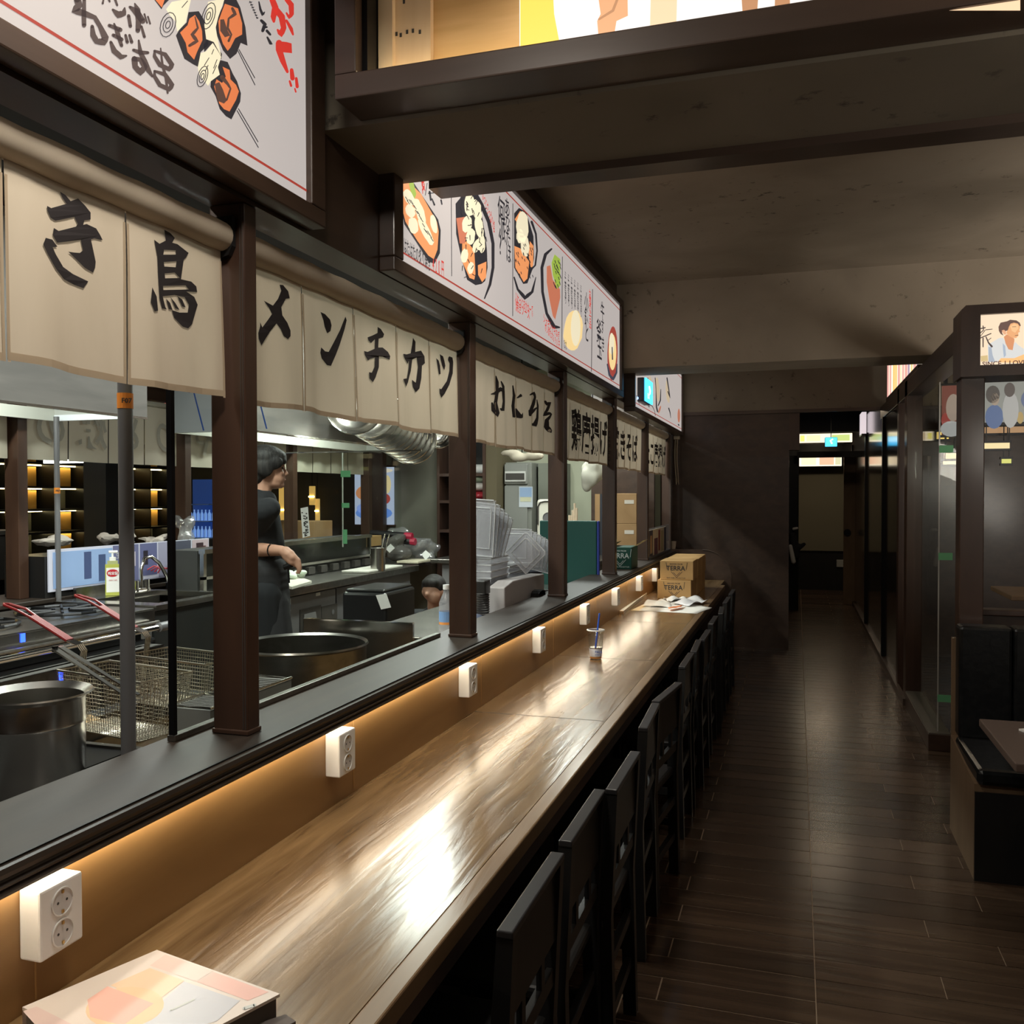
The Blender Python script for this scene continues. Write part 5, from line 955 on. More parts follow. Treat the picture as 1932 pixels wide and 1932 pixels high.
MB().tube([(tp[0].x, tp[0].y-.07, .995), (tp[0].x, tp[0].y+.07, .995)], .014, 10).build('cross_body', 'chrome', t)
# soap bottle
p = at(213, 1123, Z=.986); t = thing('soap_bottle', (p.x, p.y, p.z), 'clear pump bottle of yellow dish soap with a red oval logo', 'bottle'); u_ = Vector((p.y, -p.x, 0)).normalized(); d_ = Vector((-p.x, -p.y, 0)).normalized()
s_ = (at(226, 1123, X=-3.98)-at(200, 1123, X=-3.98)).length*.72; H_ = (1123-1048)/FPX*Vector((p.x, p.y)).length
def fbox(mb, c0, hw, hd, z0, z1): q = [c0-u_*hw-d_*hd, c0+u_*hw-d_*hd, c0+u_*hw+d_*hd, c0-u_*hw+d_*hd]; return quadbox(mb, q, z0, z1)
hw = s_/2; z0 = p.z
fbox(MB(), p, hw, hw*.6, z0+.001, z0+H_*.72).build('bottle_body', P((.44, .46, .10), .12), t); fbox(MB(), p, hw*.7, hw*.5, z0+H_*.72, z0+H_*.80).build('shoulder', P((.40, .42, .20), .12), t)
lb = fbox(MB(), p, hw*.86, hw*.62, z0+H_*.08, z0+H_*.64).build('paper_label', 'white', t)
MB().tube([(p.x, p.y, z0+H_*.80), (p.x, p.y, z0+H_*.88)], hw*.45, 12).build('pump_collar', 'white', t); MB().tube([(p.x, p.y, z0+H_*.88), (p.x, p.y, z0+H_*1.0)], hw*.14, 8).build('pump_stem', 'white', t); MB().tube([Vector((p.x, p.y, z0+H_))+u_*hw*.7, Vector((p.x, p.y, z0+H_))-u_*hw*.5], hw*.2, 8).build('pump_nozzle', 'white', t)
mb = MB(); cc = p+d_*hw*.66+Vector((0, 0, H_*.52)); mb.add([cc+u_*hw*.80*math.cos(2*PI*k/20)+Vector((0, 0, hw*.55*math.sin(2*PI*k/20))) for k in range(20)], [tuple(range(20))]); lo = mb.build('red_oval', P((.50, .02, .03), .4), lb)
mb = MB(); text(mb, '리오껌', cc+d_*.002-u_*hw*.66-Vector((0, 0, hw*.22)), u_, (0, 0, 1), hw*.50, .04); mb.build('print', 'paper', lb); mb = MB(); text(mb, 'FRESH CARE', cc+d_*.002-u_*hw*.5-Vector((0, 0, hw*1.1)), u_, (0, 0, 1), hw*.2, .02); mb.build('print', P((.5, .1, .1)), lb)
# hoods
def hood(y0, y1, label, film=False):
    t = thing('kitchen_hood', (-3.95, (y0+y1)/2, 2.05), label, 'hood', 'stainless hoods over the cooking line')
    B(-3.625, -3.60, y0, y1, 2.05, 2.98).build('front_fascia', 'hoodst', t); B(-4.27, -4.25, y0, y1, 2.05, 2.98).build('back_panel', P((.55, .56, .50), .4), t)
    B(-4.25, -3.625, y0, y0+.02, 2.05, 2.98).build('end_panel', P((.36, .37, .33), .45), t); B(-4.25, -3.625, y1-.02, y1, 2.05, 2.98).build('end_panel', P((.40, .41, .38), .4), t)
    B(-4.25, -3.625, y0+.02, y1-.02, 2.60, 2.62).build('filter_panel', P((.45, .46, .42), .4), t); B(-3.90, -3.86, y0+.25, y1-.25, 2.565, 2.60).build('tube_light', 'ledc', t)
    B(-3.628, -3.596, y0-.002, y1+.002, 2.044, 2.056).build('bottom_lip', 'chrome', t); return t
h1 = hood(1.2, 4.38, 'near stainless hood at the left behind the first curtain'); h2 = hood(5.45, 8.5, 'far stainless hood above the cook with blue-lined film on its end')
fl = B(-4.26, -3.60, 5.44, 5.4495, 2.05, 2.9).build('protective_film', P((.42, .44, .48), .3), h2); mb = MB()
for k in range(4):
    xx = -4.2+.17*k; a_ = Vector((xx, 5.439, 2.75)); b_ = Vector((xx+.20, 5.439, 2.06)); mb.quad(a_, a_+Vector((.012, 0, 0)), b_+Vector((.012, 0, 0)), b_)
mb.build('blue_line', P((.02, .08, .35)), fl); mb = MB(); text(mb, 'STAINLESS', (-4.18, 5.438, 2.55), (.28, 0, -.96), (.96, 0, .28), .05, .01); mb.build('print', P((.15, .2, .35)), fl)
B(-4.25, -3.63, 4.355, 4.3595, 2.05, 2.085).build('film_strip', P((.72, .76, .80), .3), h1)
t = thing('power_box', (-3.58, 8.45, 2.0), 'small white switch box hanging at the corner of the far hood', 'switch box'); p = at(764, 842, X=-3.57); BB(-3.595, -3.55, p.y-.10, p.y+.10, p.z-.05, p.z+.05, .006).build('housing', 'white', t); B(-3.549, -3.546, p.y-.05, p.y+.02, p.z-.035, p.z+.02).build('switch', 'slot', t)
t = thing('ceiling_tube_lamp', (-3.2, 8.6, 2.4), 'bright white tube lamp above the duct beyond the far hood', 'lamp'); a_ = at(762, 812, Y=8.9); b_ = at(792, 824, Y=8.9); B(a_.x, b_.x, 8.9, 9.1, b_.z, a_.z).build('diffuser', mat('tube_diffuser', (1, .98, .95), .5, emit=1.5), t); B(a_.x, b_.x, 8.95, 9.05, a_.z+.001, 3.0).build('hanger', 'bmetal', t)
# steel bowls and nested trays hanging at the hood
def dish(c_, r_, dep, ax, label, name='steel_bowl', grp='steel bowls hung at the far hood', m='steel'):
    R = Vector((0, 0, 1)).rotation_difference(Vector(ax).normalized()).to_matrix().to_4x4(); t = thing(name, c_, label, 'bowl', grp)
    MB().lathe(c_, [(0, 0), (r_*.6, 0), (r_*.8, dep*.25), (r_*.95, dep), (r_*.93, dep), (r_*.78, dep*.3), (r_*.58, .004), (0, .004)], 32, R).build('bowl_wall', m, t, smooth=True)
    MB().tube([Vector(c_)+Vector((0, 0, r_*.5)), (c_[0], c_[1], 3.0)], .003, 5).build('hanging_wire', 'steelb', t)
    MB().tube([Vector(c_)+R @ Vector((r_*.95*math.cos(k*PI/16), r_*.95*math.sin(k*PI/16), dep)) for k in range(32)], .006, 6, closed=True).build('rim', 'chrome', t); return t
D0 = at(668, 772, X=-3.35)
d0 = dish((D0.x, D0.y, D0.z), .235, .13, (.45, -.85, .1), 'big steel bowl hanging open side forward under the katakana curtain')
q0 = at(693, 775, X=-3.35); n0 = dish((q0.x, q0.y, q0.z), .245, .06, (.45, -.85, .1), 'front of a row of nested steel trays hanging beside the bowl', 'nested_tray', 'nested steel trays beside the bowl')
for k in range(1, 10): p = at(693+9*k, 775+6.0*k, X=-3.35); copy_tree(n0, loc=p, label=['second','third','fourth','fifth','sixth','seventh','eighth','ninth','last'][k-1]+' of the nested steel trays counted from the bowl')
for i, (x_, y_) in enumerate(((822, 812), (828, 818))): p = at(x_, y_, X=-3.2); dish((p.x, p.y, p.z), .14 if i else .13, .05, (.35, -.9, -.1), ['smaller white-rimmed steel bowl hanging right of the white tube lamp', 'second white-rimmed bowl tucked behind the one by the tube lamp'][i])
# prep fridge with raised ingredient case
t = thing('refrigerated_prep_table', (-3.6, 6.4, KF), 'grey refrigerated prep table with glass ingredient case where the cook stands', 'prep table')
BB(-4.1, -3.35, 5.0, 7.75, .90, .955, .005).build('counter_top', 'steelb', t); B(-4.08, -3.42, 5.1, 7.7, KF+.1, .90).build('cabinet', P((.15, .15, .155), .4), t)
z_ = 1.21
mb = MB()
for yy in (5.15, 5.87, 5.92, 7.62): mb.box(-3.82, -3.79, yy, yy+.03, .956, z_)
mb.box(-3.83, -3.78, 5.15, 7.65, z_, z_+.03).box(-3.82, -3.79, 5.15, 7.65, 1.035, 1.055); mb.build('case_frame', 'steel', t)
B(-3.80, -3.795, 5.18, 7.62, 1.055, z_).build('case_glass', glassmat('case_glass', (.78, .79, .78), .05, .1), t); B(-4.08, -3.84, 5.15, 7.65, .956, z_+.02).build('case_body', P((.045, .045, .043), .5), t)
for k in range(12): yy = 5.25+k*.2; B(-3.785, -3.75, yy, yy+.10, .965, 1.02).build('ingredient_slot', 'slot', t)
f0 = at(562, 1130, X=-3.418).y; f1 = at(602, 1122, X=-3.418).y
d_ = B(-3.419, -3.405, 5.3, 6.25, .30, .88).build('door', P((.17, .17, .175), .4), t); B(-3.404, -3.400, f0, f1, .58, .78).build('recessed_handle', 'slot', d_); MB().prism([(f0+.04, .585), (f1-.04, .585), (f1-.09, .74), (f0+.05, .74)], 'x', -3.399, -3.395).build('handle_plate', P((.22, .22, .22), .4), d_)
p = at(537, 1143, X=-3.40); c_ = BB(-3.404, -3.385, p.y-.06, p.y+.06, p.z-.045, p.z+.045, .006).build('controller', 'white', d_); B(-3.384, -3.382, p.y-.035, p.y+.035, p.z-.015, p.z+.03).build('display', 'slot', d_)
d_ = B(-3.419, -3.405, 6.27, 6.62, .30, .88).build('control_panel', P((.12, .12, .125), .4), t); p = at(622, 1156, X=-3.40); B(-3.404, -3.40, p.y-.12, p.y+.12, p.z-.06, p.z+.06).build('dark_plate', 'slot', d_); MB().lathe((-3.398, p.y+.05, p.z), [(0, 0), (.02, 0)], 14, Matrix.Rotation(PI/2, 4, 'Y')).build('dial', 'pipe', d_)
p = at(600, 1121, X=-3.403); B(-3.404, -3.401, p.y-.03, p.y+.03, p.z-.012, p.z+.012).build('badge', 'paper', t)
t = thing('cutting_board', (-3.5, 5.5, .956), 'white cutting board with a knife and scraps before the cook', 'board'); q_ = [at(527, 1102, Z=.975), at(551, 1107, Z=.975), at(588, 1096, Z=.975), at(560, 1086, Z=.975)]; quadbox(MB(), q_, .957, .975).build('board', P((.62, .60, .52), .5), t)
p = at(558, 1090, Z=.98); random.seed(5)
t = thing('food_scraps', (p.x, p.y, .976), 'small heap of white shredded food on the cutting board', 'food'); blob([((p.x+random.uniform(-.05, .05), p.y+random.uniform(-.07, .07), .99+random.uniform(0, .03)), (.03, .03, .02)) for k in range(9)], .008).build('heap', P((.58, .66, .54)), t)
t = thing('kitchen_tray', (-3.5, 6.7, .956), 'flat steel tray with bright utensils on the prep table', 'tray'); a_ = at(640, 1083, Z=.96); BB(-3.62, -3.38, a_.y+.15, a_.y+.85, .957, .975, .005).build('tray_body', P((.50, .49, .44), .35), t)
p = at(713, 1077, Z=.957); t = thing('utensil_pot', (p.x, p.y, .957), 'narrow steel pot holding two utensils at the end of the prep table', 'pot'); h_ = .19; MB().lathe((p.x, p.y, .957), [(0, 0), (.062, 0), (.062, h_), (.068, h_), (.068, h_+.005), (.058, h_), (.058, .01), (0, .01)], 28).build('pot_body', 'steel', t, smooth=True)
for dx_ in (-.01, .03): MB().tube([(p.x+dx_, p.y, .97), (p.x+dx_+.05, p.y+.06, 1.27)], .006, 6).build('utensil', 'chrome', t)
# dark appliance below the worktop
t = thing('rice_cooker', (-2.75, 5.7, KF), 'black boxy appliance with a paper note, standing in the kitchen gangway', 'appliance'); a_ = at(645, 1120, Y=5.6); b_ = at(728, 1120, Y=5.6)
BB(a_.x, b_.x, 5.6, 6.1, KF, at(690, 1118, Y=5.6).z, .02).build('housing', P((.014, .014, .015), .3), t); BB(a_.x+.02, b_.x-.02, 5.62, 6.08, at(690, 1118, Y=5.6).z, at(690, 1112, Y=5.6).z, .01).build('lid', P((.03, .03, .03), .3), t)
p = [at(709, 1123, Y=5.59), at(729, 1120, Y=5.59), at(738, 1146, Y=5.59), at(719, 1150, Y=5.59)]; MB().quad(*p).build('note', 'paper', t)
# table at the back with plastic-wrapped goods
t = thing('steel_table', (-4.0, 8.7, KF), 'steel table by the grey wall piled with plastic-wrapped goods', 'table'); a_ = at(725, 1060, Z=.93); b_ = at(832, 1049, Z=.93)
BB(-4.27, b_.x, 8.05, 9.38, .86, .93, .006).build('table_top', 'steelb', t)
for xx, yy in ((b_.x-.05, 8.1), (b_.x-.05, 9.33), (-4.24, 8.1), (-4.24, 9.33)): B(xx-.02, xx+.02, yy-.02, yy+.02, KF, .86).build('leg', 'steel', t)
random.seed(11)
def crumple(px, py, Yp, rx, ry, rz, m, label, name='plastic_bag', n=10, Xp=None):
    c_ = at(px, py, Y=Yp) if Xp is None else at(px, py, X=Xp); t = thing(name, (c_.x, c_.y, c_.z-rz), label, 'bag'); L_ = []
    for k in range(n): L_.append((c_+Vector((random.uniform(-rx, rx)*.7, random.uniform(-ry, ry)*.7, random.uniform(-rz, rz)*.6)), (rx*random.uniform(.25, .5), ry*random.uniform(.3, .5), rz*random.uniform(.3, .6)), Matrix.Rotation(random.uniform(-.7, .7), 4, 'Y')))
    return blob(L_, .025, 1).build('bag_body', m, t), t
crumple(740, 1035, 8.5, .30, .2, .13, P((.10, .095, .09), .15), 'crumpled dark plastic bag lying on the steel table')
crumple(775, 1018, 8.6, .24, .18, .13, 'film', 'clear plastic bag with red-handled tools on the steel table'); o, t = crumple(800, 1040, 8.7, .16, .15, .12, 'film', 'loose clear plastic wrap hanging over the table end')
p = at(765, 1008, Y=8.45); t = thing('brush_set', (p.x, p.y, p.z), 'black and red tool handles wrapped in plastic', 'tools')
for k, (x0, y0, x1, y1) in enumerate(((700, 1006, 775, 1012), (735, 1018, 782, 1022))): a_, b_ = at(x0, y0, Y=8.42), at(x1, y1, Y=8.42); MB().tube([a_, b_], .035, 8).build('handle', P((.012, .012, .014), .3), t); MB().tube([a_.lerp(b_, .85), b_+(b_-a_)*.04], .037, 8).build('red_end', P((.45, .02, .06), .3), t)
for q_, l in ((((737, 1026), (745, 1034), (735, 1043), (727, 1035)), 'small white price tag on the dark plastic bag'), (((803, 1038), (813, 1046), (803, 1057), (795, 1046)), 'white paper tag hanging off the table edge')): tag(MB().quad(*[at(*c_, Y=8.2) for c_ in q_]).build('paper_tag', 'paper'), l, 'tag')
t = thing('disposable_gloves', at(785, 1047, Y=8.2), 'flat cream packet lying on the steel table', 'packet'); a_, b_ = at(760, 1046, Y=8.3), at(800, 1049, Y=8.3); BB(a_.x, b_.x, 8.15, 8.5, .931, .955, .006).build('packet', P((.55, .50, .38)), t)
# framed lit poster on the grey wall and menu slip on the glass
def yposter(px, Y, label):
    pass
poster('framed_poster', [(669, 882), (742, 990)], 9.36, 'lit framed crab picture poster on the grey kitchen wall', (.42, .48, .66), [('cream_top', .5, .06, .5, .05, (.75, .66, .55)), ('crab_picture', .25, .45, .22, .12, (.55, .22, .10)), ('crab_leg', .35, .36, .25, .04, (.70, .42, .22)), ('red_bowl', .75, .55, .18, .10, (.35, .06, .05)), ('noodle_picture', .85, .30, .10, .16, (.72, .58, .32)), ('blue_glass', .5, .8, .48, .12, (.12, .25, .68)), ('blue_glass', .2, .72, .15, .08, (.25, .35, .75))], .6, bm='dark')  # blue ovals paint a reflection into the poster colours
t = thing('kitchen_post', (-4.6, 9.2, 0), 'dark post crossing in front of the framed poster', 'post'); a_, b_ = at(698, 900, Y=9.2), at(722, 900, Y=9.2); B(a_.x, b_.x, 9.2, 9.3, .9, 3.0).build('shaft', 'dark', t)
q_ = [at(567, 959, Y=5.9), at(581, 956, Y=5.9), at(585, 1011, Y=5.9), at(571, 1015, Y=5.9)]; t = thing('menu_slip', tuple(q_[3]), 'white handwritten slip stuck to the inner glass left of the green tapes', 'note'); pp = MB().quad(*q_).build('paper_slip', 'paper', t); mb = MB(); random.seed(2)
for k in range(34):
    f0_, f1_ = random.choice((.2, .38, .55, .75)), random.uniform(.08, .95); c_ = q_[0].lerp(q_[1], f0_).lerp(q_[3].lerp(q_[2], f0_), f1_)+Vector((0, -.002, 0)); mb.box(c_.x-.006, c_.x+.006, c_.y-.0003, c_.y, c_.z-.004, c_.z+.004)
mb.build('handwriting', 'slot', pp)
# inner glass with green tapes
t = thing('inner_glass_screen', (-3.3, 5.9, 1.2), 'large inner glass screen with a bright edge and green tape squares', 'glass screen'); a_ = at(500, 1000, Y=6.0); b_ = at(757, 1000, Y=6.0); e_ = at(648, 1000, Y=6.0); zt_ = at(648, 853, Y=6.0).z
g_ = B(a_.x, b_.x, 5.995, 6.003, 1.22, zt_).build('glass_pane', 'glass', t); B(e_.x-.003, e_.x+.003, 5.985, 5.994, 1.22, zt_).build('glass_edge', P((.40, .43, .38), .2), t)
for x0, y0, x1, y1 in ((643, 888, 661, 900), (645, 949, 659, 958), (647, 999, 655, 1026)): a_, b_ = at(x0, y0, Y=5.98), at(x1, y1, Y=5.98); B(a_.x, b_.x, 5.978, 5.981, b_.z, a_.z).build('tape', 'tape', g_)
MB().tube([(a_.x-.9, 5.97, zt_), (b_.x+.6, 5.97, zt_)], .006, 6).build('hanging_rod', 'chrome', t)
# ---- far bar
t = thing('far_bar', (-4.4, 5.6, 0), 'dark wooden bar front on the far side of the kitchen', 'bar'); B(-4.55, -4.20, 1.5, 7.95, 0, .97).build('bar_front', 'darkh', t); BB(-4.62, -4.18, 1.5, 7.95, .971, 1.0, .005).build('ledge_board', 'sill', t)
for k, (yy, l) in enumerate(((2.67, 'first far post, at the left edge'), (4.17, 'far brown post left of the thin grey pole'), (5.67, 'far post between the taped poles and the cook'), (7.17, 'far post right of the cook, behind the paper slip'), (8.67, 'far post next to the framed poster'))):
    t = thing('far_post', (-4.35, yy, 1.0), l, 'post', 'posts of the far bar'); BB(-4.40, -4.30, yy-.035, yy+.035, 1.0 if yy < 8 else KF, 2.98, .004).build('shaft', 'dark', t)
t = thing('far_lintel', (-4.4, 5.6, 2.29), 'dark board above the far curtains', 'board'); B(-4.48, -4.42, 1.5, 9.3, 2.29, 2.6).build('board', 'darkh', t)
FL = ['far curtain left of the brown far post, seen from behind', 'far curtain with faint grill lettering showing through, left of the cook', 'far curtain directly behind the cook', 'far pale curtain between the cook and the green tape']
for k, (y0, y1, s_) in enumerate(((2.72, 4.12, '串品'), (4.24, 5.62, 'の焼とり'), (5.74, 7.12, 'やきと'), (7.24, 8.62, '    '))):
    t = thing('far_curtain', (-4.36, (y0+y1)/2, 1.82), FL[k], 'curtain', 'curtains of the far bar seen from behind'); N = 4
    for i in range(N):
        a_, b_ = y0+(y1-y0)*i/N+.004, y0+(y1-y0)*(i+1)/N-.004; mb = MB(); n = 8
        for j in (0, 1):
            for q in range(n+1): yy = a_+(b_-a_)*q/n; mb.v.append(Vector((-4.36+.012*math.sin(yy*19)*j, yy, 2.24 if j == 0 else 1.818)))
        for q in range(n): mb.f.append((q, q+1, n+2+q, n+1+q))
        mb.build('cloth_panel', 'clothk', t, smooth=True)
        if i < len(s_) and s_[i] != ' ': mb = MB(); text(mb, s_[i], (-4.344, b_-.03, 1.93), (0, -1, 0), (0, 0, 1), .25, .025); mb.build('letter_showing_through', 'inkk', t)
    MB().tube([(-4.36, y0, 2.25), (-4.36, y1, 2.25)], .02, 10).build('pole_sleeve', 'clothk', t)
t = thing('bar_riser', (-4.38, 5.0, 1.0), 'dark raised shelf standing on the far bar behind the picture banner', 'shelf'); B(-4.50, -4.20, 4.22, 5.60, 1.0005, 1.245).build('box', 'black', t)
# long picture banner on the far bar
t = thing('picture_banner', (-4.19, 4.85, 1.03), 'long banner of drinks, figures and dessert pictures along the far bar', 'banner'); y0, y1 = 4.235, 5.75
f_ = B(-4.195, -4.185, y0, y1, 1.035, 1.285).build('banner_face', mat('banner_emissive', (.55, .56, .66), .5, emit=.08), t)  # banner colour with a faint emission
W_ = y1-y0
for nm, a_, b_, z0_, z1_, c_ in (('sky_area', .02, .34, .05, .95, (.26, .38, .62)), ('cone_picture', .02, .08, .1, .75, (.60, .42, .28)), ('cone_picture', .10, .15, .05, .65, (.62, .52, .40)), ('pale_stripe', .18, .22, .2, .9, (.55, .62, .74)), ('pale_stripe', .26, .30, .1, .8, (.50, .60, .70)), ('navy_area', .345, .50, 0, 1, (.13, .14, .26)), ('figure_picture', .38, .42, .1, .9, (.48, .38, .40)), ('figure_picture', .44, .48, .4, .8, (.46, .42, .48)), ('navy_area', .51, .62, .1, 1, (.11, .12, .24)), ('beer_picture', .53, .56, .4, .8, (.50, .42, .28)), ('lavender_area', .63, .74, 0, 1, (.30, .30, .40)), ('dark_area', .745, .86, 0, 1, (.07, .075, .11)), ('pink_area', .87, .995, 0, 1, (.48, .38, .42)), ('hair_picture', .90, .955, .35, .9, (.14, .07, .06)), ('face_picture', .925, .975, .2, .8, (.60, .42, .36))):
    B(-4.1845, -4.183+.0006*(len(nm) % 3), y0+W_*a_, y0+W_*b_, 1.04+.24*z0_, 1.04+.24*z1_).build(nm, mat('banner_print', c_, .5, emit=.07), f_)
mb = MB(); text(mb, '生ビール', (-4.1815, y0+W_*.36, 1.20), (0, 1, 0), (0, 0, 1), .045, .01); text(mb, 'メニュー', (-4.1815, y0+W_*.76, 1.19), (0, 1, 0), (0, 0, 1), .035, .01); mb.build('print', P((.5, .5, .52)), f_)
random.seed(4)
for k, (px, py, l) in enumerate(((100, 1020, 'crumpled pale bag lying on the far bar left of the thin pole'), (215, 1015, 'white crumpled sheet on the far bar above the banner'), (285, 1015, 'grey crumpled sheet on the far bar right of the thick pole'))): crumple(px, py, 4.6+k*.45, .16, .12, .04, P((.42, .38, .33)), l, 'crumpled_wrap', 7, -4.38)
crumple(338, 1000, 5.55, .11, .1, .11, 'film', 'clear knotted plastic bag hanging beside the black rod', 'plastic_bag', 7)
# white machine on a bracket right of the black rod
t = thing('white_machine', at(358, 1065, Y=5.9), 'white boxy machine with dark buttons by the sink', 'machine'); q_ = [at(340, 1075, Y=5.9), at(340, 1042, Y=5.9), at(358, 1036, Y=5.9), at(379, 1048, Y=5.9), at(375, 1080, Y=5.9)]
MB().prism([(p_.x, p_.z) for p_ in q_], 'y', 5.9, 6.15).build('housing', P((.50, .50, .50), .4), t)
for k in range(10): p = at(356+random.uniform(0, 18), 1048+random.uniform(0, 22), Y=5.895); MB().box(p.x-.006, p.x+.006, 5.893, 5.899, p.z-.006, p.z+.006).build('button', 'slot', t)
t = thing('red_cord', at(290, 1075, X=-4.1), 'loose bundle of red cord on the far bar behind the tap', 'cord'); mb = MB()
for k in range(4): mb.tube([at(278+11*k*.6, 1075+2*k, X=-4.12), at(290+4*k, 1068+2*k, X=-4.1), at(305+2*k, 1070+k, X=-4.12), at(318, 1074-k, X=-4.13), at(332, 1060-2*k, X=-4.14)], .005, 5)
mb.build('cord_loop', P((.45, .03, .05), .4), t)
# ---- aisle beyond the far bar: lit shelf wall, dark column, bottle fridge
t = thing('display_shelf', (-7.3, 6.5, 0), 'tall display shelf with amber-lit back panels across the far aisle', 'shelf')
B(-7.6, -7.55, 3.6, 13, 0, 2.9).build('back_board', P((.10, .10, .08)), t)
ZS = (.98, 1.22, 1.45, 1.68, 1.92)
for z_ in ZS: B(-7.55, -7.2, 3.6, 9.7, z_, z_+.02).build('shelf_board', 'bmetal', t)
rr = random.Random(9); yy = 3.8; k = 0
for col in range(13):
    ya_, yb_ = 3.75+col*.46, 3.75+(col+1)*.46
    B(-7.55, -7.2, ya_-.012, ya_, 0, 2.2).build('upright', 'bmetal', t)
    for z_, z2 in zip(ZS, ZS[1:]+(2.15,)):
        lit = rr.random() < .55
        if lit: B(-7.50, -7.44, ya_+.03, yb_-.05, z_+.022, z2-.02).build('amber_panel', 'orange', t)
        B(-7.42, -7.40, ya_+.02, yb_-.02, z2-.010, z2-.001).build('led_strip', 'ledy', t)
t = thing('black_column', (-5.9, 6.3, 0), 'plain black square column between far curtain and shelves', 'column'); a_, b_ = at(158, 950, Y=6.2), at(200, 950, Y=6.2); B(a_.x, b_.x, 6.2, 6.45, 0, 3.0).build('shaft', P((.010, .014, .018), .5), t)
t = thing('bottle_fridge', (-5.2, 7.4, 1.0), 'blue-lit glass-front fridge packed with small bottles', 'fridge'); a_, b_ = at(327, 952, Y=7.3), at(391, 952, Y=7.3); z0, z1 = at(360, 1016, Y=7.3).z, at(360, 953, Y=7.3).z
B(a_.x-.02, b_.x+.02, 7.62, 7.66, 0, z1+.25).build('back_wall', mat('fridge_back_glow', (.03, .10, .38), .5, emit=.12, ecol=(.03, .12, .55)), t); B(a_.x-.04, b_.x+.04, 7.3, 7.66, 0, z0-.001).build('lower_case', P((.012, .012, .016), .4), t)  # back wall glows to stand in for the fridge's blue light
for z_ in (z0, (z0+z1)/2, z1): B(a_.x, b_.x, 7.32, 7.62, z_, z_+.008).build('wire_shelf', P((.2, .35, .7), .3), t)
b0 = None; n = 0
for r_ in range(2):
    for c_ in range(9):
        xx = a_.x+(b_.x-a_.x)*(c_+.5)/9; zz = z0+.009+r_*(z1-z0)/2
        if b0 is None:
            b0 = thing('small_bottle', (xx, 7.42, zz), 'small bottle glinting blue on a fridge shelf', 'bottle', 'small bottles in the blue-lit fridge'); MB().lathe((xx, 7.42, zz), [(0, 0), (.014, 0), (.014, .065), (.006, .085), (.006, .105), (0, .105)], 10).build('bottle_body', mat('bottle_blue_glow', (.25, .45, .9), .1, emit=.35), b0)  # blue fridge light put into the bottle colour as a glow
        else: copy_tree(b0, loc=(xx, 7.42, zz))
t = thing('far_tube_lamp', (-6.5, 6.4, 1.95), 'bright tube lamp low under the far curtains left of the black column', 'lamp'); a_, b_ = at(82, 870, Y=6.5), at(157, 877, Y=6.5); B(a_.x, b_.x, 6.5, 6.53, a_.z-.02, a_.z+.01).build('diffuser', 'ledc', t); B(a_.x, b_.x, 6.5, 6.54, a_.z+.011, 3.0).build('hanger', P((.03, .03, .03)), t)
t = thing('lightbox_sign', (-5.0, 6.6, 2.3), 'glowing sign with a red strip seen between the two hoods', 'sign'); a_, b_ = at(268, 708, Y=6.9), at(327, 749, Y=6.9); f_ = B(a_.x, b_.x, 6.9, 6.95, b_.z, 3.0).build('lit_face', E((.92, .86, .76), 1.2), t); c_ = at(268, 762, Y=6.89); B(a_.x, b_.x, 6.89, 6.9, c_.z-.03, c_.z).build('red_strip', E((.75, .16, .14), 1.1), t); B(a_.x, b_.x, 6.9, 6.95, c_.z, b_.z).build('frame', 'bmetal', t)
for q_, l, c_ in (((0, 1010, 44, 1090), 'dark crate with a black lid left of the far brown post', (.02, .018, .017)),): a_, b_ = at(q_[0], q_[1], X=-4.9), at(q_[2], q_[3], X=-4.9); t = thing('dark_crate', (-4.9, (a_.y+b_.y)/2, b_.z), l, 'crate'); BB(-5.2, -4.9, a_.y-.3, b_.y, b_.z, a_.z, .01).build('box_body', P(c_, .5), t); BB(-5.22, -4.88, a_.y-.3, b_.y+.01, a_.z, a_.z+.03, .005).build('lid', P((.05, .045, .04), .5), t)
t = thing('side_table', (-5.0, 3.9, 0), 'table holding the dark crate beyond the far bar', 'table'); BB(-5.6, -4.75, 3.0, 4.35, b_.z-.05, b_.z-.001).build('table_top', 'tan', t); B(-5.4, -5.0, 3.4, 4.0, 0, b_.z-.05).build('pedestal', 'black', t)
for px, py, Yp, w_, h_, l in ((545, 1005, 7.6, .55, .22, 'large flat brown carton behind the prep table'), (655, 1022, 7.9, .4, .10, 'low open tan carton behind the prep table')):
    p = at(px, py, Y=Yp); carton('kraft_carton', p.x-w_/2, p.x+w_/2, Yp, Yp+.35, p.z-h_/2, p.z+h_/2, l, 'kraft2' if h_ > .15 else 'kraft', txt=None)
for px, py, w_, h_, Yp, l in ((502, 950, .05, .5, 9.0, 'amber lit panel left strip behind the cook'), (533, 960, .10, .50, 9.2, 'amber lit panel right behind the cook'), (588, 935, .07, .22, 9.3, 'narrow amber lamp right of the paper slip'), (598, 962, .05, .26, 9.35, 'slim amber lamp beside the narrow one')):
    p = at(px, py, Y=Yp); t = thing('amber_lamp', (p.x, p.y, p.z), l, 'lamp', 'amber lights beyond the cook'); MB().box(p.x-.004, p.x+.004, Yp+.01, Yp+.018, p.z+h_/2, 3.0).build('hanger', 'bmetal', t); BB(p.x-w_/2, p.x+w_/2, Yp, Yp+.03, p.z-h_/2, p.z+h_/2, .005).build('lit_panel', mat('amber_lit', (.60, .36, .10), .5, emit=.55), t); B(p.x-w_/2, p.x+w_/2, Yp-.01, Yp, p.z-.02, p.z-.005).build('shelf_strip', 'ledy', t)
struct('wall_far', B(-8.1, -4.63, 9.45, 9.5, 0, 3.0), P((.030, .026, .022)))
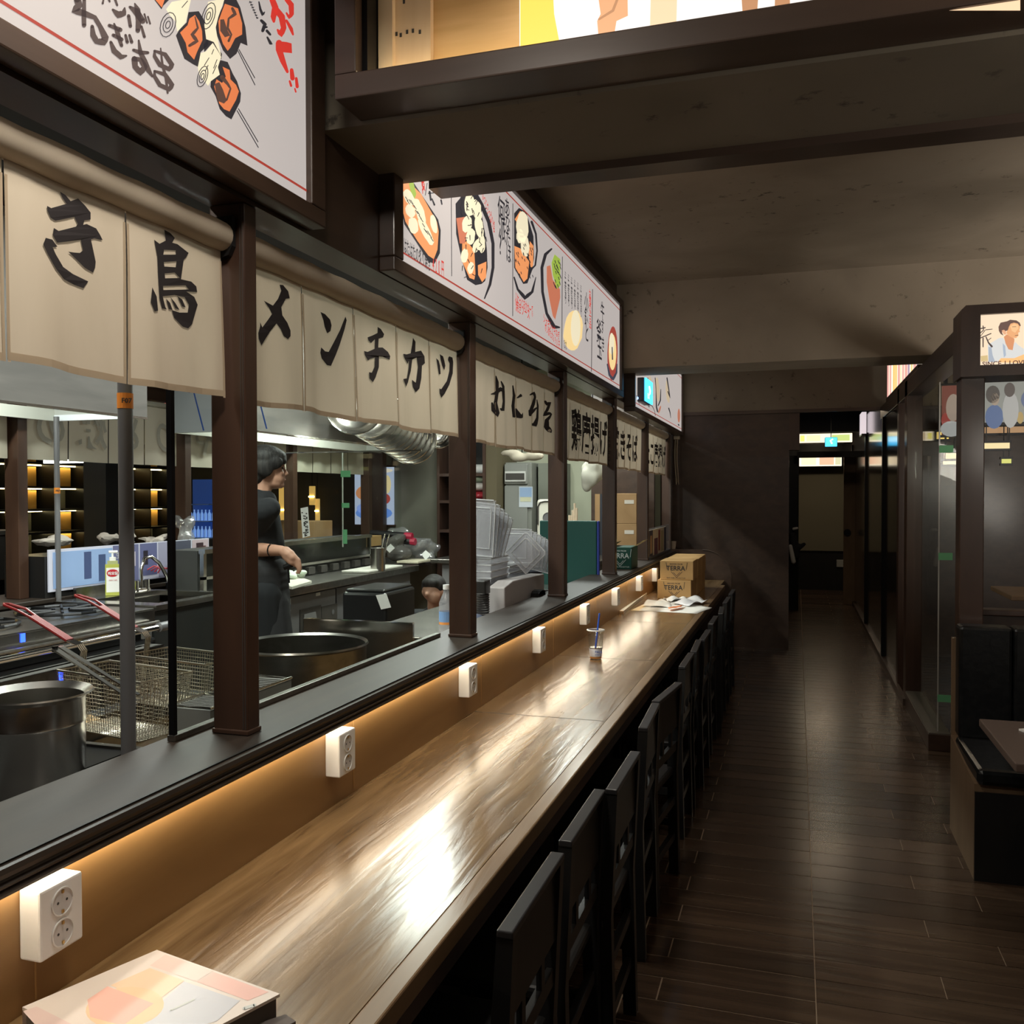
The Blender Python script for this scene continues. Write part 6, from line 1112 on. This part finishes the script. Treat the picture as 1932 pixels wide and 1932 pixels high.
# ---- right part of the kitchen: shelves, fridge, boxes on the worktop
t = thing('storage_shelf', (-3.6, 9.3, KF), 'dark wooden shelf unit stacked with packets left of the grey fridge', 'shelf'); a_, b_ = at(842, 900, Y=9.2), at(927, 900, Y=9.2); c_ = at(947, 900, Y=9.2)
B(a_.x, b_.x, 9.38, 9.399, KF, 2.8).build('back_board', 'black', t); B(a_.x-.03, a_.x, 9.0, 9.398, KF, 2.8).build('side_board', 'dark', t); B(b_.x-.03, b_.x, 9.0, 9.398, KF, 2.8).build('side_board', 'dark', t)
zs = [at(905, y_, Y=9.0).z for y_ in (893, 944, 1000)]
for z_ in zs: B(a_.x, b_.x-.03, 9.0, 9.38, z_-.03, z_).build('shelf_board', 'dark', t)
t = thing('wall_edge', (-3.3, 9.2, KF), 'tan wall end between the shelf unit and the fridge', 'wall end'); B(b_.x+.002, c_.x, 9.02, 9.74, KF, 3.0).build('board', P((.11, .09, .05)), t)
for k, (z_, cc) in enumerate(((zs[1]+.005, (.30, .02, .03)), (zs[1]+.10, (.50, .45, .42)), (zs[1]+.19, (.22, .26, .18)))):
    p = at(912, 930, Y=9.12); crumpl = blob([((p.x-.06, 9.15, z_+.045), (.12, .12, .05)), ((p.x+.08, 9.17, z_+.04), (.11, .12, .045))], .02).build('food_packet', P(cc, .25), smooth=True); tag(crumpl, ['dark red packet at the bottom of the shelf pile', 'white and tan packet in the middle of the shelf pile', 'green-grey packet on top of the shelf pile'][k], 'packet')
p = at(910, 886, Y=9.1); t = thing('white_box', (p.x, 9.1, zs[0]), 'white roll lying on the top dark shelf', 'roll'); MB().tube([(p.x-.16, 9.12, zs[0]+.05), (p.x+.07, 9.12, zs[0]+.05)], .049, 16).build('roll', 'white', t)
t = thing('grey_fridge', (-3.0, 9.5, KF), 'tall grey fridge with a paper notice on its door', 'fridge'); a_, b_ = at(948, 900, Y=9.25), at(1003, 900, Y=9.25); zt = at(1000, 872, Y=9.25).z
BB(a_.x+.03, b_.x, 9.25, 9.74, KF, zt, .01).build('cabinet', P((.20, .205, .18), .4), t); zc = at(980, 915, Y=9.25).z; d_ = BB(a_.x+.03, b_.x-.04, 9.225, 9.249, KF+.1, zc-.01, .006).build('door', P((.22, .225, .205), .4), t); BB(a_.x+.03, b_.x-.04, 9.225, 9.249, zc+.01, zt-.02, .006).build('upper_panel', P((.22, .225, .205), .4), t)
p = at(975, 900, Y=9.22); BB(a_.x+.04, p.x+.1, 9.205, 9.224, p.z-.05, p.z+.06, .004).build('vent', P((.55, .55, .52), .4), t); B(a_.x+.05, p.x+.09, 9.202, 9.206, p.z-.03, p.z+.04).build('vent_opening', 'slot', t)
a2, b2 = at(979, 918, Y=9.22), at(1005, 957, Y=9.22); n_ = B(a2.x, b2.x, 9.221, 9.224, b2.z, a2.z).build('notice', P((.50, .54, .58)), d_); B(a2.x+.01, b2.x-.01, 9.219, 9.221, (a2.z+b2.z)/2, a2.z-.01).build('blue_area', P((.30, .42, .62)), n_); B(a2.x+.015, b2.x-.02, 9.219, 9.221, b2.z+.06, (a2.z+b2.z)/2-.004).build('yellow_area', P((.55, .55, .38)), n_)
t = thing('grey_cabinet', (-2.7, 9.5, KF), 'grey-green tall cabinet right of the fridge', 'cabinet'); b3 = at(1062, 900, Y=9.4); B(b_.x+.03, b3.x, 9.4, 9.74, KF, at(1020, 874, Y=9.4).z).build('box_body', P((.17, .18, .145)), t)
t = thing('soap_dispenser', at(1022, 975, Y=8.9), 'cream wall machine with a black outline right of the fridge', 'dispenser'); a_, b_ = at(1012, 942, Y=8.9), at(1040, 988, Y=8.9); BB(a_.x, b_.x, 8.9, 9.1, KF, a_.z, .03).build('housing', P((.66, .64, .55), .4), t); MB().tube([at(x_, y_, Y=8.893) for x_, y_ in ((1015, 990), (1015, 956), (1019, 948), (1028, 946), (1050, 946))], .008, 6).build('outline', 'slot', t)
MB().lathe(at(1034, 977, Y=8.89), [(0, 0), (.045, 0), (.055, .01)], 20, Matrix.Rotation(PI/2, 4, 'X')).build('dial', 'pipe', t)
# clear tubs and lids on the worktop, third bay
def lid(px, py, Yp, w_, h_, lean, label, rot=0):
    c_ = at(px, py, Y=Yp); t = thing('food_cover', (c_.x, c_.y, c_.z), label, 'lid', 'clear plastic lids standing in tubs'); R = Matrix.Rotation(lean, 4, 'Y') @ Matrix.Rotation(rot, 4, 'Y')
    mb = MB(); mb.bbox(-w_/2, w_/2, -.004, .004, -h_/2, h_/2, .003, Matrix.Translation(c_) @ R); mb.build('lid_plate', 'clear', t)
    for k_ in (1, .72): MB().tube([c_+R @ Vector((x_*w_/2*k_, -.006, z_*h_/2*k_)) for x_, z_ in ((-1, -1), (-1, .85), (-.85, 1), (.85, 1), (1, .85), (1, -1))], .0035, 5, closed=True).build('rim', P((.52, .52, .53), .3), t)
LN = ['left', 'second', 'third', 'fourth', 'fifth', 'sixth', 'seventh', 'rightmost']
for k in range(5): lid(908+7*k, 996+3*k, 4.55+.05*k, .15, .30-.02*k, .06+.05*k, LN[k]+' of the tall clear lids standing in the tub beside the second post')
for k in range(6): lid(965+8*k, 1030+3*k, 5.15+.08*k, .26, .20, .04*k, ['first', 'second', 'third', 'fourth', 'fifth', 'last'][k]+' of the wide clear lids fanned to the right behind the tubs')
lid(993, 1043, 4.9, .17, .17, 0, 'square clear lid standing on its corner before the fanned lids', PI/4)
def tub(x, y, z, w_, d_, h_, label):
    t = thing('clear_tub', (x, y, z), label, 'tub', 'nested clear plastic tubs'); mb = MB(); k = .86
    q0 = [(-w_/2*k, -d_/2*k), (w_/2*k, -d_/2*k), (w_/2*k, d_/2*k), (-w_/2*k, d_/2*k)]; q1 = [(-w_/2, -d_/2), (w_/2, -d_/2), (w_/2, d_/2), (-w_/2, d_/2)]
    mb.add([(x+a_, y+b_, z) for a_, b_ in q0]+[(x+a_, y+b_, z+h_) for a_, b_ in q1], [(0, 1, 2, 3)]+[(i, (i+1) % 4, (i+1) % 4+4, i+4) for i in range(4)]); mb.build('tub_wall', 'clear', t)
    MB().tube([(x+a_, y+b_, z+h_) for a_, b_ in q1], .005, 6, closed=True).build('rim', P((.50, .50, .51), .3), t); return t
p = at(925, 1110, Z=.94)
for k in range(5): tub(-1.66, 4.72, .94+.035*k, .20, .30, .18, ['lowest', 'second', 'third', 'fourth', 'topmost'][k]+' tub of the tall clear nest beside the second post')
for k in range(3): tub(-1.72, 5.22, .94+.04*k, .22, .34, .16, ['lowest', 'middle', 'top'][k]+' tub of the wider clear nest right of the tall one')
t = thing('black_tub', (-1.70, 5.72, .936), 'dark plastic tub behind the white device', 'tub'); MB().lathe((-1.72, 5.70, .936), [(0, 0), (.10, 0), (.13, .17), (.125, .17), (.095, .005), (0, .005)], 24).build('tub_wall', P((.05, .055, .075), .3), t, smooth=True)
p = at(975, 1132, Z=1.0); t = thing('white_device', (-1.48, 4.85, .936), 'white wedge-shaped device standing on the worktop by the third post', 'device')
W0 = at(942, 1135, X=-1.47); W1 = at(1018, 1128, X=-1.47); zt0 = at(960, 1095, X=-1.47).z
MB().prism([(W0.y, .9362), (W1.y-.06, .9362), (W1.y, 1.0), (W1.y, at(1015, 1083, X=-1.47).z), (at(958, 1092, X=-1.47).y, zt0), (W0.y, at(943, 1108, X=-1.47).z)], 'x', -1.53, -1.44).build('housing', P((.42, .39, .38), .4), t, bevel=.006); BB(-1.60, -1.53, W0.y-.01, W1.y, .9362, zt0-.01, .01).build('rear_shell', P((.03, .03, .035), .3), t)
t = thing('cable_coil', at(1016, 1118, X=-1.43), 'black coiled cable beside the white device', 'cable'); c_ = at(1015, 1115, X=-1.40); mb = MB()
for k in range(8): mb.tube([(c_.x-.02+.006*k, c_.y+.07*math.cos(a_*PI/6), 1.0+.032+.030*math.sin(a_*PI/6)) for a_ in range(12)], .004, 5, closed=True)
c_ = c_; mb.build('coil', 'bmetal', t)
t = thing('water_bottle', (-1.55, 3.62, .936), 'clear water bottle with blue and orange label standing left of the second post', 'bottle'); p = at(842, 1120, X=-1.6); MB().lathe((p.x, p.y, .936), [(0, 0), (.033, 0), (.035, .02), (.035, .15), (.018, .19), (.014, .20), (.014, .22), (0, .22)], 20).build('bottle_body', 'clear', t, smooth=True); MB().lathe((p.x, p.y, .936), [(.0355, .06), (.0355, .11)], 20).build('blue_label', P((.20, .35, .62), .4), t); MB().lathe((p.x, p.y, .936), [(.0356, .048), (.0356, .06)], 20).build('orange_band', P((.75, .30, .08), .4), t); MB().lathe((p.x, p.y, 1.15), [(0, .022), (.016, .022), (.016, 0)], 14).build('cap', 'white', t)
t = thing('pleated_cups', (-1.5, 4.35, .936), 'stack of grey ribbed cups right of the second post', 'cups'); p = at(910, 1085, X=-1.52); mb = MB()
for k in range(9): mb.lathe((p.x, p.y, .99+.012*k), [(.030, 0), (.038, .010)], 16)
mb.build('cup_rim', P((.13, .12, .11), .5), t); MB().lathe((p.x, p.y, .9365), [(0, 0), (.03, 0), (.035, .055)], 16).build('blue_base', P((.16, .20, .32), .4), t); BB(p.x-.03, p.x+.03, p.y-.04, p.y+.04, 1.10, 1.17).build('black_packet', P((.02, .018, .016), .3), t)
p = at(918, 1122, X=-1.5); t = thing('grey_cloth', (p.x, p.y, .936), 'rumpled blue-grey cloth beside the white device', 'cloth'); random.seed(8); blob([((p.x+random.uniform(-.05, .05), p.y+random.uniform(-.13, .13), .955+random.uniform(0, .03)), (.04, .05, .02)) for k in range(9)], .010, 1).build('cloth_body', P((.10, .12, .18), .8), t)
# teal boards and rack in the fourth bay
t = thing('teal_board', (-1.78, 6.2, .936), 'big teal plastic board standing upright behind the third and fourth posts', 'board'); a_, b_ = at(1018, 982, Y=6.35), at(1131, 1070, Y=6.35)
BB(a_.x, b_.x-.02, 6.35, 6.37, .9365, a_.z, .008).build('board', 'teal', t); BB(b_.x-.019, b_.x, 6.348, 6.372, .9365, a_.z, .008).build('blue_edge', 'navy', t)
t = thing('knife_rack', (-1.6, 6.3, .936), 'slanted steel rack bars leaning before the teal board', 'rack'); MB().tube([at(1072, 1018, X=-1.66), at(1108, 1080, X=-1.52)], .008, 6).build('slant_bar', 'steelb', t); MB().tube([at(1078, 1018, X=-1.66), at(1116, 1076, X=-1.52)], .006, 6).build('slant_bar', 'chrome', t); BB(-1.80, -1.50, 5.95, 6.3, .9365, .955).build('tray', 'steel', t)
t = thing('chopstick_bundle', at(1085, 965, Y=8.0), 'pale bundle of thin sticks standing above the teal board', 'sticks')
for k in range(7): a_ = at(1074+2.2*k, 983, Y=8.0); a_.z = 1.0; b_ = at(1074+2.2*k+random.uniform(-1, 1), 948+random.uniform(0, 22) if k > 2 else 972, Y=8.0); MB().tube([a_, b_], .010, 6).build('stick', P((.62, .50, .36)), t)
t = thing('side_counter', (-2.6, 8.2, KF), 'low steel counter at the back of the kitchen', 'counter'); BB(-3.3, -1.70, 7.9, 8.89, .96, 1.0).build('counter_top', 'steelb', t); B(-3.2, -1.75, 7.95, 8.75, KF, .96).build('cabinet', P((.12, .12, .12)), t)
# cloth bags hung high at the back
for i, (px, py, Yp, rx, rz) in enumerate(((985, 862, 8.6, .22, .06), (1118, 893, 8.6, .13, .15))):
    c_ = at(px, py, Y=Yp); t = thing('hanging_bag', tuple(c_), ['crumpled cream bag hanging below the four-letter hiragana curtain', 'pale hanging bag below the fried chicken curtain'][i], 'bag'); random.seed(20+i); blob([(c_+Vector((random.uniform(-rx, rx)*.7, random.uniform(-.05, .05), random.uniform(-rz, rz)*.7)), (rx*.45, .05, rz*.6)) for k in range(8)], .02).build('bag_body', P((.34, .30, .23)) if i == 0 else P((.38, .37, .31)), t, smooth=True); MB().tube([c_, (c_.x, c_.y, 3.0)], .006, 6).build('string', 'bmetal', t)
# brown wooden end of kitchen and cartons in the fifth bay
struct('wall_kitchen', B(-2.06, -1.40, 9.30, 9.35, 0, 3.0), 'darkh')
t = thing('cutting_screen', (-2.2, 8.9, KF), 'brown panel edge right of the pale kitchen wall', 'panel'); a_ = at(1128, 935, Y=9.0); B(a_.x-.03, a_.x+.02, 9.0, 9.28, KF, at(1128, 932, Y=9.0).z).build('board', 'kraft2', t); B(a_.x+.021, a_.x+.10, 9.0, 9.28, KF, at(1128, 932, Y=9.0).z).build('dark_board', P((.02, .022, .03)), t)
X0, X1 = at(1160, 960, Y=8.6).x, at(1201, 960, Y=8.6).x
zz = [at(1180, y_, Y=8.6).z for y_ in (1034, 988, 931)]
for k in range(2):
    t = carton('brown_carton', X0, X1, 8.6, 9.0, zz[k]+.001, zz[k+1], ['lower brown carton with a small white label in the fifth bay', 'upper brown carton with a small white label in the fifth bay'][k], 'kraft2', txt=None); p = at(1187, (995+942)/2-6+(1-k)*50-26, Y=8.598); p = at(1188, 947 if k else 1004, Y=8.598); B(p.x-.05, p.x+.04, 8.597, 8.5995, p.z-.018, p.z+.018).build('label_strip', P((.52, .48, .42)), t)
t = thing('carton_stand', (X0+.1, 8.8, KF), 'dark stand carrying the two brown cartons', 'stand'); B(X0, X1, 8.6, 9.0, KF, zz[0]).build('stand_body', 'black', t)
# ================================================================== PEOPLE
def R3(rot): return Matrix.Rotation(rot, 4, 'Z')
# cook: local frame, +x = facing direction, z up from the floor; placed and turned afterwards
HX, HY = at(505, 900, Y=4.55).x, 4.55; FA = math.radians(38); FD = Vector((math.cos(FA), math.sin(FA), 0)); SD = Vector((-math.sin(FA), math.cos(FA), 0))
ZT = at(500, 835, Y=4.55).z-.012; K = (ZT-KF)/1.76
def L(x, y, z): return Vector((HX, HY, KF))+FD*(x*K)+SD*(y*K)+Vector((0, 0, z*K))
RH = Matrix.Rotation(FA, 4, 'Z')
t = thing('person', tuple(L(0, 0, 0)), 'standing cook in black t-shirt with black bowl haircut, facing right at the prep table', 'person')
def el(x, y, z, rx, ry, rz, pit=0): return (L(x, y, z), (rx*K, ry*K, rz*K), RH @ Matrix.Rotation(pit, 4, 'Y'))
hz = 1.63
head = [el(-.005, 0, hz+.01, .092, .074, .105), el(.035, 0, hz-.055, .062, .056, .062), el(.070, 0, hz-.098, .022, .026, .020), el(.030, 0, hz-.085, .055, .050, .035, .25),
        el(.086, 0, hz+.012, .010, .034, .014), (L(.090, 0, hz+.000), L(.106, 0, hz-.034), .0065*K, .0105*K), el(.096, .010, hz-.040, .010, .008, .008), el(.096, -.010, hz-.040, .010, .008, .008),
        el(.087, 0, hz-.062, .011, .020, .006), el(.085, 0, hz-.073, .011, .019, .006), el(.068, .034, hz-.030, .020, .020, .020), el(.068, -.034, hz-.030, .020, .020, .020),
        el(-.012, .076, hz-.022, .018, .008, .030), el(-.012, -.076, hz-.022, .018, .008, .030),
        (L(-.025, 0, hz-.07), L(-.045, 0, 1.44), .055*K, .060*K)]
E1 = at(452, 1035, Y=4.45); Wp = at(531, 1039, Y=4.40); Hc = at(548, 1047, Y=4.40)
sh = L(-.01, -.17, 1.40)
body = head+[(L(-.04, 0, 1.42), L(-.03, 0, 1.20), .095*K, .12*K), (L(-.05, -.15, 1.38), L(-.05, .15, 1.38), .07*K, .07*K), (L(-.03, 0, 1.20), L(-.02, 0, .95), .115*K, .12*K),
        (L(-.03, -.09, .92), L(.0, -.10, .50), .088*K, .058*K), (L(0, -.10, .50), L(-.02, -.11, .08), .055*K, .038*K), (L(-.03, .09, .92), L(.0, .10, .50), .088*K, .058*K), (L(0, .10, .50), L(-.02, .11, .08), .055*K, .038*K),
        (L(-.02, -.11, .04), L(.13, -.12, .03), .038*K, .032*K), (L(-.02, .11, .04), L(.13, .12, .03), .038*K, .032*K),
        (sh, E1, .052*K, .043*K), (E1, E1.lerp(Wp, .4), .044*K, .044*K), (E1.lerp(Wp, .4), Wp, .043*K, .029*K)]
# palm and fingers
dv = (Hc-Wp).normalized(); up = Vector((0, 0, 1)); sdv = dv.cross(up).normalized()
body += [(Wp, Wp+dv*.055, .028*K, .030*K), (Wp+dv*.03+up*.010, Wp+dv*.075-up*.008, .027*K, .026*K), (Wp+dv*.03-up*.018, Wp+dv*.070-up*.035, .024*K, .022*K)]
for k, (ln, oz) in enumerate(((.036, .018), (.040, .002), (.038, -.014), (.030, -.030))):
    r0 = Wp+dv*.080+up*(oz-.012)-sdv*.004; k1 = r0+dv*ln+up*-.012; k2 = k1+dv*.004-up*.026-sdv*.006; k3 = k2-dv*.020-up*.008; rr_ = .0098*K-.0006*k
    body += [(r0, k1, rr_*1.1, rr_), (k1, k2, rr_, rr_*.92), (k2, k3, rr_*.92, rr_*.85)]
th0 = Wp+dv*.035-up*.028-sdv*.018; body += [(th0, th0+dv*.035-up*.022, .013*K, .0105*K), (th0+dv*.035-up*.022, th0+dv*.066-up*.032, .0105*K, .009*K)]
# other arm
el2 = L(-.02, .22, 1.12); w2 = L(-.06, .24, .88); body += [(L(-.03, .17, 1.40), el2, .050*K, .042*K), (el2, w2, .042*K, .028*K), (w2, w2+FD*.08, .028*K, .026*K)]
for k in range(4): a_ = w2+FD*.07+SD*(.02-.014*k); body += [(a_, a_+FD*.04-up*.012, .009*K, .009*K), (a_+FD*.04-up*.012, a_+FD*.045-up*.036, .009*K, .008*K)]
blob(body, .0062, 3).build('body', 'skin', t, smooth=True)
# hair: bowl cut
hr = [el(-.014, 0, hz+.052, .112, .094, .080), el(-.045, 0, hz+.010, .080, .092, .098), el(.050, 0, hz+.062, .056, .072, .046, .2), el(.074, 0, hz+.044, .034, .064, .028, .5), el(-.06, 0, hz-.055, .045, .070, .05), el(.018, .070, hz+.028, .060, .024, .044), el(.018, -.070, hz+.028, .060, .024, .044), el(-.02, .078, hz+.0, .046, .020, .056), el(-.02, -.078, hz+.0, .046, .020, .056)]
blob(hr, .006, 2).build('hair', 'hair', t, smooth=True)
for s_ in (-1, 1):
    blob([el(.080, s_*.031, hz-.003, .007, .013, .0045)], .002, 1).build('eye', P((.015, .012, .012), .2), t, smooth=True); blob([(L(.086, s_*.016, hz+.016), L(.074, s_*.046, hz+.019), .0032, .0028)], .002, 1).build('eyebrow', 'hair', t)
blob([el(.091, 0, hz-.0675, .009, .019, .0055)], .002, 1).build('lips', 'lips', t, smooth=True)
blob([(L(-.045, 0, 1.42), L(-.035, 0, 1.20), .105*K, .132*K), (L(-.055, -.155, 1.385), L(-.055, .155, 1.385), .078*K, .078*K), (L(-.035, 0, 1.20), L(-.03, 0, 1.02), .130*K, .130*K), (sh, sh.lerp(E1, .80), .066*K, .064*K), (L(-.03, .17, 1.40), L(-.03, .17, 1.40).lerp(el2, .75), .066*K, .062*K)], .012, 2).build('t_shirt', 'shirt', t, smooth=True)
blob([(L(-.025, -.02, 1.04), L(-.02, 0, .84), .137*K, .15*K), (L(.0, -.05, .86), L(.02, -.08, .60), .115*K, .12*K), (L(.0, .05, .86), L(.02, .08, .60), .115*K, .12*K)], .014, 2).build('apron', 'apron', t, smooth=True)
blob([(L(-.03, -.09, .92), L(.0, -.10, .50), .10*K, .075*K), (L(0, -.10, .50), L(-.02, -.11, .10), .072*K, .058*K), (L(-.03, .09, .92), L(.0, .10, .50), .10*K, .075*K), (L(0, .10, .50), L(-.02, .11, .10), .072*K, .058*K)], .014, 2).build('trousers', 'trouser', t, smooth=True)
bw = E1.lerp(Wp, .78); dd = (Wp-E1).normalized(); MB().lathe(bw, [(.0375*K, -.004), (.0375*K, .004)], 24, Vector((0, 0, 1)).rotation_difference(dd).to_matrix().to_4x4()).build('wrist_band', 'bmetal', t)
c_ = at(506, 1038, Y=4.35); A = Art(0, 0, 1, lambda x, y, off: at(x, y, Y=4.40)-_f*(.047)); mb = MB()
for st in ([(503, 1032, 1), (506, 1036, 1)], [(506, 1038, 1.5), (510, 1042, 3)], [(509, 1037, 1), (512, 1041, 1)]): A.brush(mb, st, 0)
t2 = thing('ladle', tuple(Hc), 'black handled pan held low in the cook\'s hand over the board', 'ladle'); MB().tube([Wp+dv*.07-up*.05, Wp+dv*.02-up*.085], .016, 10).build('grip', 'bmetal', t2); MB().tube([Wp+dv*.045-up*.07, Wp+dv*.05-up*.16], .006, 8).build('shaft', 'bmetal', t2)
# second person crouching behind the worktop
C2 = at(817, 1112, Y=6.75); t = thing('person', (C2.x, C2.y, KF), 'person with short black hair crouching behind the worktop, only the head top visible', 'person')
def q(x, y, z): return C2+Vector((x, y, z))
b2_ = [(q(0, 0, 0), (.085, .10, .105)), (q(.03, -.05, -.05), (.05, .05, .06)), (q(-.01, -.1, -.03), (.02, .025, .02)), (q(.082, -.01, -.02), (.012, .02, .03)), (q(-.082, -.01, -.02), (.012, .02, .03)), (q(0, .02, -.08), q(-.03, .10, -.22), .055, .06), (q(-.2, .12, -.26), q(.17, .12, -.26), .07, .07), (q(0, .12, -.26), q(0, .22, -.55), .13, .15), (q(-.1, .2, -.6), q(-.13, -.12, -.50), .09, .07), (q(.1, .2, -.6), q(.13, -.12, -.50), .09, .07), (q(-.13, -.12, -.5), q(-.13, .0, KF-C2.z+.05), .06, .045), (q(.13, -.12, -.5), q(.13, .0, KF-C2.z+.05), .06, .045), (q(-.2, .12, -.26), q(-.22, -.1, -.42), .045, .04), (q(.17, .12, -.26), q(.2, -.1, -.42), .045, .04), (q(-.22, -.1, -.42), q(-.08, -.3, -.40), .04, .03), (q(.2, -.1, -.42), q(.06, -.3, -.40), .04, .03), (q(-.08, -.3, -.40), q(-.04, -.37, -.41), .03, .02), (q(.06, -.3, -.40), q(.02, -.37, -.41), .03, .02)]
blob(b2_, .011, 2).build('body', 'skin', t, smooth=True); blob([(q(0, .02, .025), (.10, .11, .10)), (q(0, .07, -.03), (.09, .07, .08)), (q(0, -.05, .055), (.075, .055, .05))], .008, 2).build('hair', 'hair', t, smooth=True)
blob([(q(-.2, .12, -.26), q(.17, .12, -.26), .085, .085), (q(0, .12, -.26), q(0, .22, -.55), .15, .17)], .014, 2).build('t_shirt', 'shirt', t, smooth=True)
